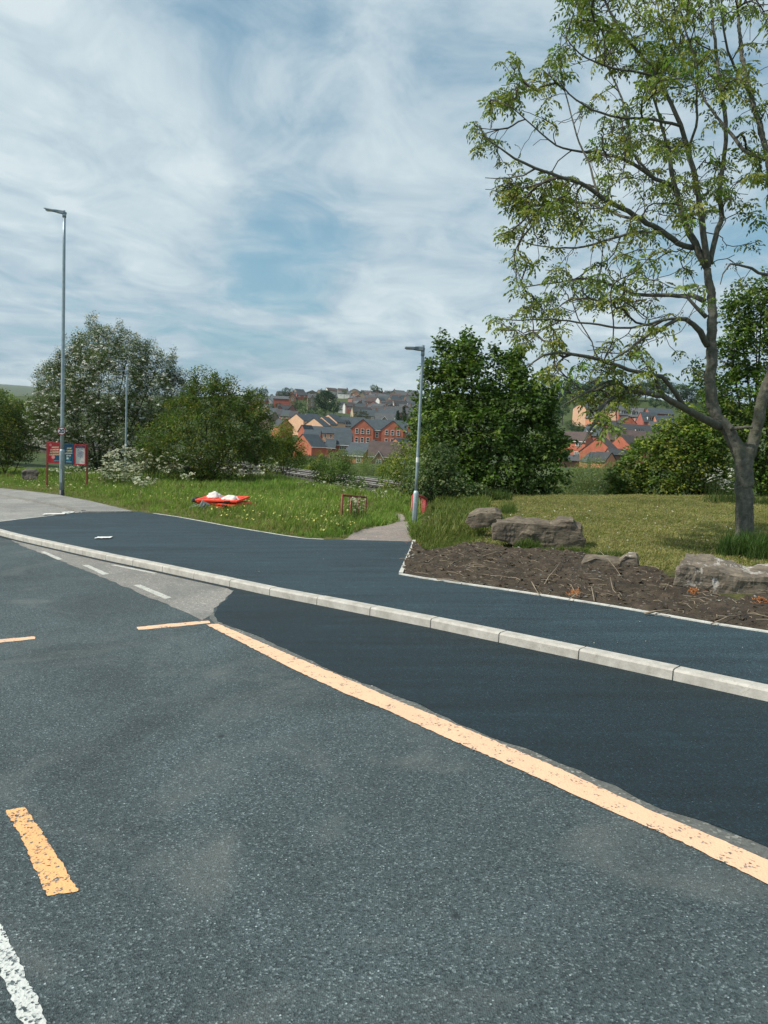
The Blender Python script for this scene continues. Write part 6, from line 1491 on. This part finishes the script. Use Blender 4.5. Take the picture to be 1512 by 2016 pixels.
# bridge parapet seen at far left under the bushes
bp = empty('bridge', at(82, 866, 118), "concrete railway bridge parapet glimpsed left of the notice boards", 'bridge')
d1 = Vector(at(40, 851, 124)); d2 = Vector(at(130, 866, 108)); mb = MB(); dd = d2 - d1; ang = math.atan2(dd.y, dd.x); c = (d1 + d2) / 2; sl_ = math.atan2(dd.z, Vector((dd.x, dd.y, 0)).length)
mb.box(c, (dd.length, .35, .35), ang, ry=-sl_); reparent(mb.build('handrail', M['pale_concrete']), bp)
mb = MB(); mb.box(c + Vector((0, 0, -.75)), (dd.length, .2, .3), ang, ry=-sl_); mb.box(c + Vector((0, 0, -1.5)), (dd.length, .5, .5), ang, ry=-sl_); reparent(mb.build('parapet', M['concrete']), bp)
mb = MB(); mb.box(c + Vector((0, .6, -4.0)), (dd.length, .5, 4.6), ang, ry=-sl_); reparent(mb.build('wall', M['ballast']), bp)
# ------------------------------------------------------------------ street furniture
def text_obj(name, s, size, mat, loc, rot, parent, ext=.002, align='CENTER', shear=0.0, bold=.0, space=1.0):
    cu = bpy.data.curves.new(name, 'FONT'); cu.body = s; cu.size = size; cu.extrude = ext; cu.align_x = align; cu.align_y = 'CENTER'; cu.shear = shear; cu.offset = bold; cu.space_character = space
    cu.materials.append(mat); tmp = bpy.data.objects.new('t', cu); me = bpy.data.meshes.new_from_object(tmp); bpy.data.objects.remove(tmp); o = bpy.data.objects.new(name, me); o.location = loc; o.rotation_euler = rot; link(o, parent); return o
def lamp(label, px, py, h_off, H, sleeve_h, sleeve_r, pole_r0, pole_r1, head_len, head_dir, D=None, lean=0.0, dark_base=.2, rz=0.0, head_up=.0, head_h=.07):
    b = Vector(gp(px, py, h_off)) if D is None else Vector(at(px, py, D))
    root = empty('street_lamp', b, label, 'street lamp', 'street lamps'); root.rotation_euler = (0, lean, rz)
    s = MB().tube([(0, 0, -.5), (0, 0, dark_base)], sleeve_r * 1.01, 20); s.build('base_band', M['black_band'], root, smooth=True)
    s = MB().tube([(0, 0, dark_base), (0, 0, sleeve_h), (0, 0, sleeve_h + .04), (0, 0, sleeve_h + .09)], [sleeve_r, sleeve_r, sleeve_r * .95, pole_r0], 20); so2 = s.build('base_section', M['galv_light' if D is None and H < 6 else 'galv'], root, smooth=True)
    d = MB().box((0, -sleeve_r - .001, sleeve_h * .45), (sleeve_r * .9, .012, .5)); d.build('service_door', M['galv'], so2, bevel=.003)
    p = MB(); n_ = 8; P = [(0, 0, sleeve_h + .05 + (H - sleeve_h - .05) * i / n_) for i in range(n_ + 1)]
    p.tube(P, [pole_r0 + (pole_r1 - pole_r0) * i / n_ for i in range(n_ + 1)], 18); p.build('pole', M['galv'], root, smooth=True)
    t_ = MB().tube([(0, 0, H - .12), (0, 0, H + .02)], pole_r1 * 1.35, 14); t_.build('spigot', M['galv'], root, smooth=True)
    hd = MB(); L_ = head_len; dx = head_dir
    # flat LED lantern: thick hub over the pole, thin blade outwards
    prof = [(0.10, .55, .5), (0.0, 1.0, 1.0), (-.25, 1.0, .95), (-.40, 1.25, .8), (-.48, 1.5, .55), (-.96, 1.5, .36), (-1.0, 1.3, .15)]
    vs_ = []
    for (t, wy, hz) in prof:
        x_ = -dx * t * L_ if False else dx * -t * L_; w = .085 * wy; hh = head_h * hz; zc = head_up * (-t) * L_
        for (yy, zz_) in ((-w, -hh * .5), (w, -hh * .5), (w, hh * .35), (w * .6, hh * .6), (-w * .6, hh * .6), (-w, hh * .35)): vs_.append((x_, yy, H + .04 + zc + zz_))
    n6 = 6; fs = []
    for i in range(len(prof) - 1):
        for k in range(n6): fs.append((i * n6 + k, i * n6 + (k + 1) % n6, (i + 1) * n6 + (k + 1) % n6, (i + 1) * n6 + k))
    fs.append(tuple(range(n6))[::-1]); fs.append(tuple((len(prof) - 1) * n6 + k for k in range(n6)))
    hd.add(vs_, fs); ho = hd.build('lantern', M['lantern'], root)
    ph = MB().tube([(0, 0, H + .06), (0, 0, H + .12)], .035, 10); ph.build('photocell', M['galv'], ho)
    ln = MB().box((dx * .72 * L_, 0, H + .04 - head_h * .30 + head_up * .72 * L_), (L_ * .42, .16, .012)); ln.build('lens', M['lens'], ho)
    lp = MB().tube([(0, 0, sleeve_h + .75), (0, 0, sleeve_h + .87)], pole_r0 * 1.03, 18); lp.build('number_plate', M['white'], root)
    return root, b
sgnx = -1
lp1, b1 = lamp("tallest street lamp, black at its foot, carrying the round 20 sign", 121.5, 975, .10, 10.15, 1.62, .092, .068, .050, .70, sgnx, lean=0.004, dark_base=.2, head_up=.14, head_h=.10)
lp2, b2 = lamp("street lamp beside the footpath with a thick pale lower tube", 815.5, 1040, .04, 4.12, .80, .062, .038, .032, .42, sgnx, lean=-.003, dark_base=.02, head_up=.02, head_h=.09)
bb = Vector(at(247.5, 900, 42)); zb = float(gz_near(np.array([bb.x]), np.array([bb.y]))[0]); topz = at(247, 733, 42)[2]
lp3, b3 = lamp("slim street lamp standing in front of the blossoming hawthorn", 247.5, 900, 0, topz - zb, 1.0, .07, .058, .045, .42, sgnx, D=42, dark_base=.1, head_up=.02)
lp3.location = (bb.x, bb.y, zb)
# the speed sign is clamped to the lamp: a thing that hangs from it
sg = at(124.3, 848, 28.95)
pole_at = Vector((b1.x, b1.y, sg[2]))
sr = empty('speed_sign', (b1.x + .025, b1.y - .10, sg[2]), "small round white 20 sign with a dark red rim, fixed on the tallest lamp post", 'road sign'); sr.rotation_euler = (0, 0, R(8))
def disc(mb, r, y0, y1, n=36):
    mb.tube([(0, y0, 0), (0, y1, 0)], r, n)
m_ = MB(); disc(m_, .152, .02, .0); m_.build('rim', M['sign_red'], sr); m_ = MB(); disc(m_, .122, .01, -.004); m_.build('face', M['sign_white'], sr)
text_obj('number', "20", .21, M['sign_black'], (0, -.008, 0), (R(90), 0, 0), sr, .002, bold=.006, space=.95)
m_ = MB().tube([(0, .10, -.03), (0, .10, .03)], .078, 16); m_.build('clamp', M['galv'], sr)

# notice boards: one framed set on two posts
NB = 33.0
pl_ = Vector(at(92.5, 942, NB)); pr_ = Vector(at(171, 944, NB + .15)); e = (pr_ - pl_); e.z = 0; Wn = e.length; an = math.atan2(e.y, e.x)
zt = at(92.5, 870, NB)[2]; zbm = at(92.5, 911, NB)[2]; Hn = zt - zbm
nb = empty('notice_board', pl_, "red framed row of three notice boards with posters and a map", 'notice board', rz=an)
zl = zbm - pl_.z
for xx in (0, Wn):
    MB().box((xx, .03, (zt - pl_.z - 1.2) / 2), (.07, .06, zt - pl_.z + 1.2)).build('post', M['red_faded'], nb, bevel=.004)
fx = [0.02, Wn * .36, Wn * .675, Wn - .02]
names = ['red_poster', 'blue_poster', 'map_panel']
for i in range(3):
    x0, x1 = fx[i] + .012, fx[i + 1] - .012; cx_ = (x0 + x1) / 2; w_ = x1 - x0; t_ = .055
    dz = -.02 * i
    fr_b = MB(); fr_b.box((cx_, 0, zl + Hn - t_ / 2 + dz), (w_, .09, t_)); fr_b.box((cx_, 0, zl + t_ / 2 + dz), (w_, .09, t_)); fr_b.box((x0 + t_ / 2, 0, zl + Hn / 2 + dz), (t_, .09, Hn - 2 * t_)); fr_b.box((x1 - t_ / 2, 0, zl + Hn / 2 + dz), (t_, .09, Hn - 2 * t_))
    fo = fr_b.build('frame', M['red_metal' if i != 1 else 'poster_blue'], nb)
    pm = ['poster_red', 'poster_blue', 'poster_paper'][i]
    po = MB().box((cx_, .0, zl + Hn / 2 + dz), (w_ - 2 * t_, .03, Hn - 2 * t_)).build('poster', M[pm], nb)
    po['label'] = ["red poster reading child's play in slanted cream letters", "dark blue poster with slanted cream letters", "white street map with a navy heading bar"][i]
    yf = -.02; z0_ = zl + dz; wi = w_ - 2 * t_; hi = Hn - 2 * t_
    if i == 0:
        for k, s_ in enumerate(["MAKING", "OR MONEY", "ACTIVITIES", "CHILD'S PLAY"]):
            text_obj('lettering', s_, .082, M['poster_cream'], (cx_ + .03 - .02 * k, yf, z0_ + t_ + hi * (.80 - .135 * k)), (R(90), R(-4), 0), po, .002, shear=.25, bold=.004, space=.92)
        m_ = MB(); m_.box((cx_ + wi * .2, yf + .003, z0_ + t_ + hi * .19), (wi * .52, .006, hi * .33)); m_.build('dark_block', M['poster_blue'], po)
        m_ = MB(); m_.tube([(cx_ - wi * .10, yf + .002, z0_ + t_ + hi * .26), (cx_ - wi * .10, yf - .006, z0_ + t_ + hi * .26)], .075, 20); m_.build('pink_badge', M['poster_pink'], po); m_ = MB(); m_.tube([(cx_ - wi * .36, yf + .002, z0_ + t_ + hi * .92), (cx_ - wi * .36, yf - .006, z0_ + t_ + hi * .92)], .055, 20); m_.build('pink_badge', M['poster_pink'], po)
        m_ = MB(); m_.box((cx_ + wi * .2, yf - .004, z0_ + t_ + hi * .07), (wi * .42, .004, .012)); m_.build('small_print', M['poster_paper'], po)
    elif i == 1:
        for k, s_ in enumerate(["STOP", "& MAKE", "ACCOUNT", "OF 20"]):
            text_obj('lettering', s_, .082, M['poster_cream'], (cx_ + .06 - .01 * k, yf, z0_ + t_ + hi * (.80 - .135 * k)), (R(90), R(-4), 0), po, .002, shear=.25, bold=.004, space=.95)
        m_ = MB(); m_.box((cx_ + .02, yf, z0_ + t_ + hi * .22), (.20, .006, .16), ry=.25); m_.build('teal_badge', M['poster_teal'], po)
        m_ = MB(); m_.box((cx_ + .0, yf - .005, z0_ + t_ + hi * .25), (.08, .006, .08)); m_.box((cx_ + .05, yf - .003, z0_ + t_ + hi * .06), (wi * .6, .004, .02)); m_.build('small_print', M['poster_paper'], po)
    else:
        m_ = MB(); m_.box((cx_, yf + .003, z0_ + t_ + hi * .935), (wi, .006, hi * .13)); m_.build('heading_bar', M['poster_navy'], po)
        m_ = MB(); m_.box((cx_, yf - .003, z0_ + t_ + hi * .93), (wi * .8, .004, .02)); m_.box((cx_ + wi * .22, yf - .002, z0_ + t_ + hi * .14), (wi * .3, .004, .014)); m_.build('small_print', M['poster_paper' if False else 'poster_pink'], po)
        rm = random.Random(8); m_ = MB()
        for k in range(42):
            a = rm.gauss(0, .17) * wi * .9 + cx_; b2_ = rm.gauss(.55, .15) * hi; an_ = rm.uniform(-1.2, 1.2); ln_ = rm.uniform(.04, .2)
            m_.box((a, yf, z0_ + t_ + b2_), (ln_, .003 + k * 1e-5, .007), ry=an_)
        m_.build('street_map', M['map_ink'], po)

# red railings beside the path
def railing(label, pts, H, bars, r=.028, rb=.012, mat='red_metal', end_posts=True, name='railing', zoff=0.0):
    """pts: foot points (px,py) on the ground, from near to far"""
    P = [Vector(p) if len(p) == 3 else Vector(gp(p[0], p[1], zoff)) for p in pts]
    root = empty(name, P[0], label, 'railing', 'red railings beside the footpath')
    up = Vector((0, 0, H))
    tr_ = MB().tube([p + up for p in P], r, 10); reparent(tr_.build('top_rail', M[mat], smooth=True), root)
    segs = [(P[i + 1] - P[i]).length for i in range(len(P) - 1)]; tot = sum(segs)
    def along(t_):
        d = t_ * tot
        for i, s in enumerate(segs):
            if d <= s or i == len(segs) - 1: return P[i].lerp(P[i + 1], min(1, d / s))
            d -= s
    for k in range(bars):
        p = along(k / (bars - 1)); main = k in (0, bars - 1)
        m2 = MB().tube([p - Vector((0, 0, .4)), p + up], (r * .95 if main else rb), 8); reparent(m2.build('post' if main else 'bar', M[mat], smooth=True), root)
    return root
def foot_at(px, py_top, D, H):
    p = Vector(at(px, py_top, D)); return (p.x, p.y, p.z - H)
railing("left red railing with three uprights, overgrown by cow parsley", [foot_at(674, 975, 19.3, .78), foot_at(697, 977, 20.3, .78), foot_at(721, 979.5, 21.6, .78)], .78, 4, .030, .026, 'red_faded')
railing("small faded red railing farther down the path", [foot_at(740, 988, 25.5, .7), foot_at(752, 988.5, 26.3, .7), foot_at(765, 991, 27.2, .7)], .70, 4, .026, .022, 'red_faded')
railing("curved red railing of many thin bars beside the shorter lamp post", [foot_at(812.5, 976, 20.2, .95), foot_at(822, 975.5, 20.3, .95), foot_at(832, 978, 20.9, .95), foot_at(838, 982, 21.8, .95), foot_at(840, 987, 23.2, .95)], .95, 14, .034, .010, 'red_metal')

# stacked orange barriers with bags
def barrier_mb(w=1.32, d=.95, t=.06):
    mb = MB(); f = .085
    mb.box((0, -d / 2 + f / 2, 0), (w, f, t)); mb.box((0, d / 2 - f / 2, 0), (w, f, t)); mb.box((-w / 2 + f / 2, 0, 0), (f, d - 2 * f, t)); mb.box((w / 2 - f / 2, 0, 0), (f, d - 2 * f, t))
    mb.box((0, 0, -.004), (w - 2 * f, d - 2 * f, t * .5))
    for k in range(-3, 4): mb.box((k * w / 8, 0, 0.004), (.05, d - 2 * f, t * .8))
    mb.box((0, 0, .006), (w - 2 * f, .07, t * .7)); return mb
ob = Vector(gp(440, 1001, .10)); gzv = lambda v: float(gz_near(np.array([v.x]), np.array([v.y]))[0])
for k, (dx, dy, rz_, tl, lab) in enumerate([(.22, -.02, R(-4), 0, "bottom one of the flat stacked orange plastic barriers"), (.02, .03, R(-24), .03, "middle one of the flat stacked orange plastic barriers"), (-.03, .0, R(-12), -.03, "topmost orange plastic barrier of the flat stack, under the two white bags")]):
    r0 = empty('barrier', ob + Vector((dx, dy, .09 + k * .10)), lab, 'barrier', 'orange barriers stacked on the grass', rz_); r0.rotation_euler = (R(2 + k), tl, rz_)
    barrier_mb().build('panel', M['orange_plastic'], r0, bevel=.012)
    MB().box((.35, -.50, 0), (.16, .05, .05)).build('clip', M['rubber'], r0, bevel=.01)
def bag(label, c, s, seed, rz_):
    bm = bmesh.new(); bmesh.ops.create_icosphere(bm, subdivisions=4, radius=1)
    for v in bm.verts:
        p = v.co.copy(); f = 1 + mnoise.fractal(p * 1.6 + Vector((seed, 0, 0)), 1, 2, 4) * .22
        z = p.z * s[2] * f
        v.co = Vector((p.x * s[0] * f * (1 - .25 * max(0, p.z)), p.y * s[1] * f * (1 - .25 * max(0, p.z)), max(z, -.02)))
        # gathered neck at one end
        if p.x > .75: v.co.y *= .5; v.co.z *= .7
    me = bpy.data.meshes.new('sandbag'); bm.to_mesh(me); bm.free(); me.materials.append(M['sack']); me.polygons.foreach_set('use_smooth', [True] * len(me.polygons))
    o = bpy.data.objects.new('sandbag', me); o.location = c; o.rotation_euler = (0, 0, rz_); link(o); return tag(o, label, 'sandbag', 'white bags on the orange barriers')
topz_ = ob.z + .09 + 2 * .10 + .02
bag("peaked cream sandbag on the left of the orange barriers", (ob.x - .30, ob.y + .16, topz_), (.25, .2, .16), 1, .3)
bag("flatter white sandbag on the right of the orange barriers", (ob.x + .24, ob.y - .14, topz_), (.27, .2, .11), 5, -.3)
def rfoot(label, c, rx, ry, rz_, m, sz=(.30, .22, .11)):
    r0 = empty('rubber_block', c, label, 'rubber block', 'rubber feet beside the orange barriers'); r0.rotation_euler = (rx, ry, rz_)
    b = MB(); b.box((0, 0, 0), sz); b.box((0, 0, sz[2] * .5 + .02), (sz[0] * .5, sz[1] * .55, .04)); b.build('block', M[m], r0, bevel=.02)
    MB().box((0, 0, sz[2] * .5 + .045), (sz[0] * .22, sz[1] * .3, .02)).build('socket', M['rubber'], r0)
    return r0
rfoot("dark rubber barrier foot poking out at the left end of the orange stack", (ob.x - .78, ob.y - .02, ob.z + .20), .1, .2, .2, 'rubber')
rfoot("grey rubber foot standing on edge in front of the orange stack", (ob.x - .42, ob.y - .56, ob.z + .10), R(65), .5, .3, 'grey_foot', (.30, .24, .07))
rfoot("grey rubber foot lying in the grass under the left end of the orange stack", (ob.x - .75, ob.y - .45, ob.z + .06), .2, -.2, -.4, 'grey_foot', (.26, .2, .07))

# litter
def scrap(label, px, py, h, w, d, rz_, m='white', name='paper_scrap'):
    g = Vector(gp(px, py, h)); nx_, ny_ = 9, 6; mb = MB(); vs_ = []
    for t_ in (0, 1):
        for j in range(ny_):
            for i in range(nx_):
                u, v = i / (nx_ - 1) - .5, j / (ny_ - 1) - .5; z = .006 + .03 * fbm(np.array([u * 5 + px]), np.array([v * 5.]), 3, 7)[0] + .004 * t_
                x_ = u * w * math.cos(rz_) - v * d * math.sin(rz_); y_ = u * w * math.sin(rz_) + v * d * math.cos(rz_); vs_.append((x_, y_, z + plane(g.x + x_, g.y + y_) - plane(g.x, g.y)))
    fs = []
    for j in range(ny_ - 1):
        for i in range(nx_ - 1):
            a = j * nx_ + i; fs.append((a, a + 1, a + nx_ + 1, a + nx_)); b = a + nx_ * ny_; fs.append((b, b + 1, b + nx_ + 1, b + nx_))
    mb.add(vs_, fs); o = mb.build(name, M[m], smooth=True); o.location = g; return tag(o, label, 'litter')
scrap("white plastic scrap lying on the new pavement", 204, 1060, HP, .30, .25, .1)
scrap("crumpled white bag at the end of the side kerb", 107, 1013, .10, .55, .4, .3, 'sack', 'plastic_bag')
scrap("small white scrap beside the crumpled bag", 134, 1010, .10, .3, .25, .3)
rs = random.Random(4)
def chip_field(name, label, n, region, h, mat):
    mb = MB(); c = 0
    while c < n:
        x_ = rs.uniform(*region[0]); y_ = rs.uniform(*region[1]); g = gp(x_, y_, h); s = rs.uniform(.004, .011)
        if g[1] < kerb_y(g[0]) + .2: continue
        v = [(rs.uniform(-1, 1) * s, rs.uniform(-1, 1) * s, rs.uniform(0, .7) * s) for _ in range(5)]
        mb.add([(g[0] + a, g[1] + b, g[2] + q + .002) for a, b, q in v], [(0, 1, 2), (0, 2, 3), (0, 3, 4), (0, 4, 1), (1, 2, 3), (1, 3, 4)]); c += 1
    return tag(mb.build(name, M[mat]), label, 'gravel', kind='stuff')
chip_field('stone_chips', "pale stone chips scattered on the new pavement", 160, ((0, 1512), (1025, 1330)), HP, 'pale_concrete')

# ------------------------------------------------------------------ air
hz = bpy.data.meshes.new('haze'); bx_ = MB().box((0, 1800, 250), (13000, 13000, 1400)); ho_ = bx_.build('haze', []) if False else None
mt = bpy.data.materials.new('thin_haze'); mt.use_nodes = True; t = mt.node_tree; t.nodes.clear()
pv = t.nodes.new('ShaderNodeVolumePrincipled'); pv.inputs['Color'].default_value = (0.78, 0.88, 0.95, 1); pv.inputs['Density'].default_value = 0.00007; pv.inputs['Anisotropy'].default_value = 0.2
out = t.nodes.new('ShaderNodeOutputMaterial'); t.links.new(pv.outputs[0], out.inputs['Volume'])
zmin = min((v.co.z for v in bpy.data.objects['ground'].data.vertices)); zmax = max((v.co.z for v in bpy.data.objects['ground'].data.vertices)) + 20
hb = MB().box((0, 2900, (zmin - 1 + zmax) / 2), (11000, 7200, zmax - zmin + 1)); o = hb.build('haze', mt); o['kind'] = 'stuff'; o['label'] = "thin pale blue haze over the valley"
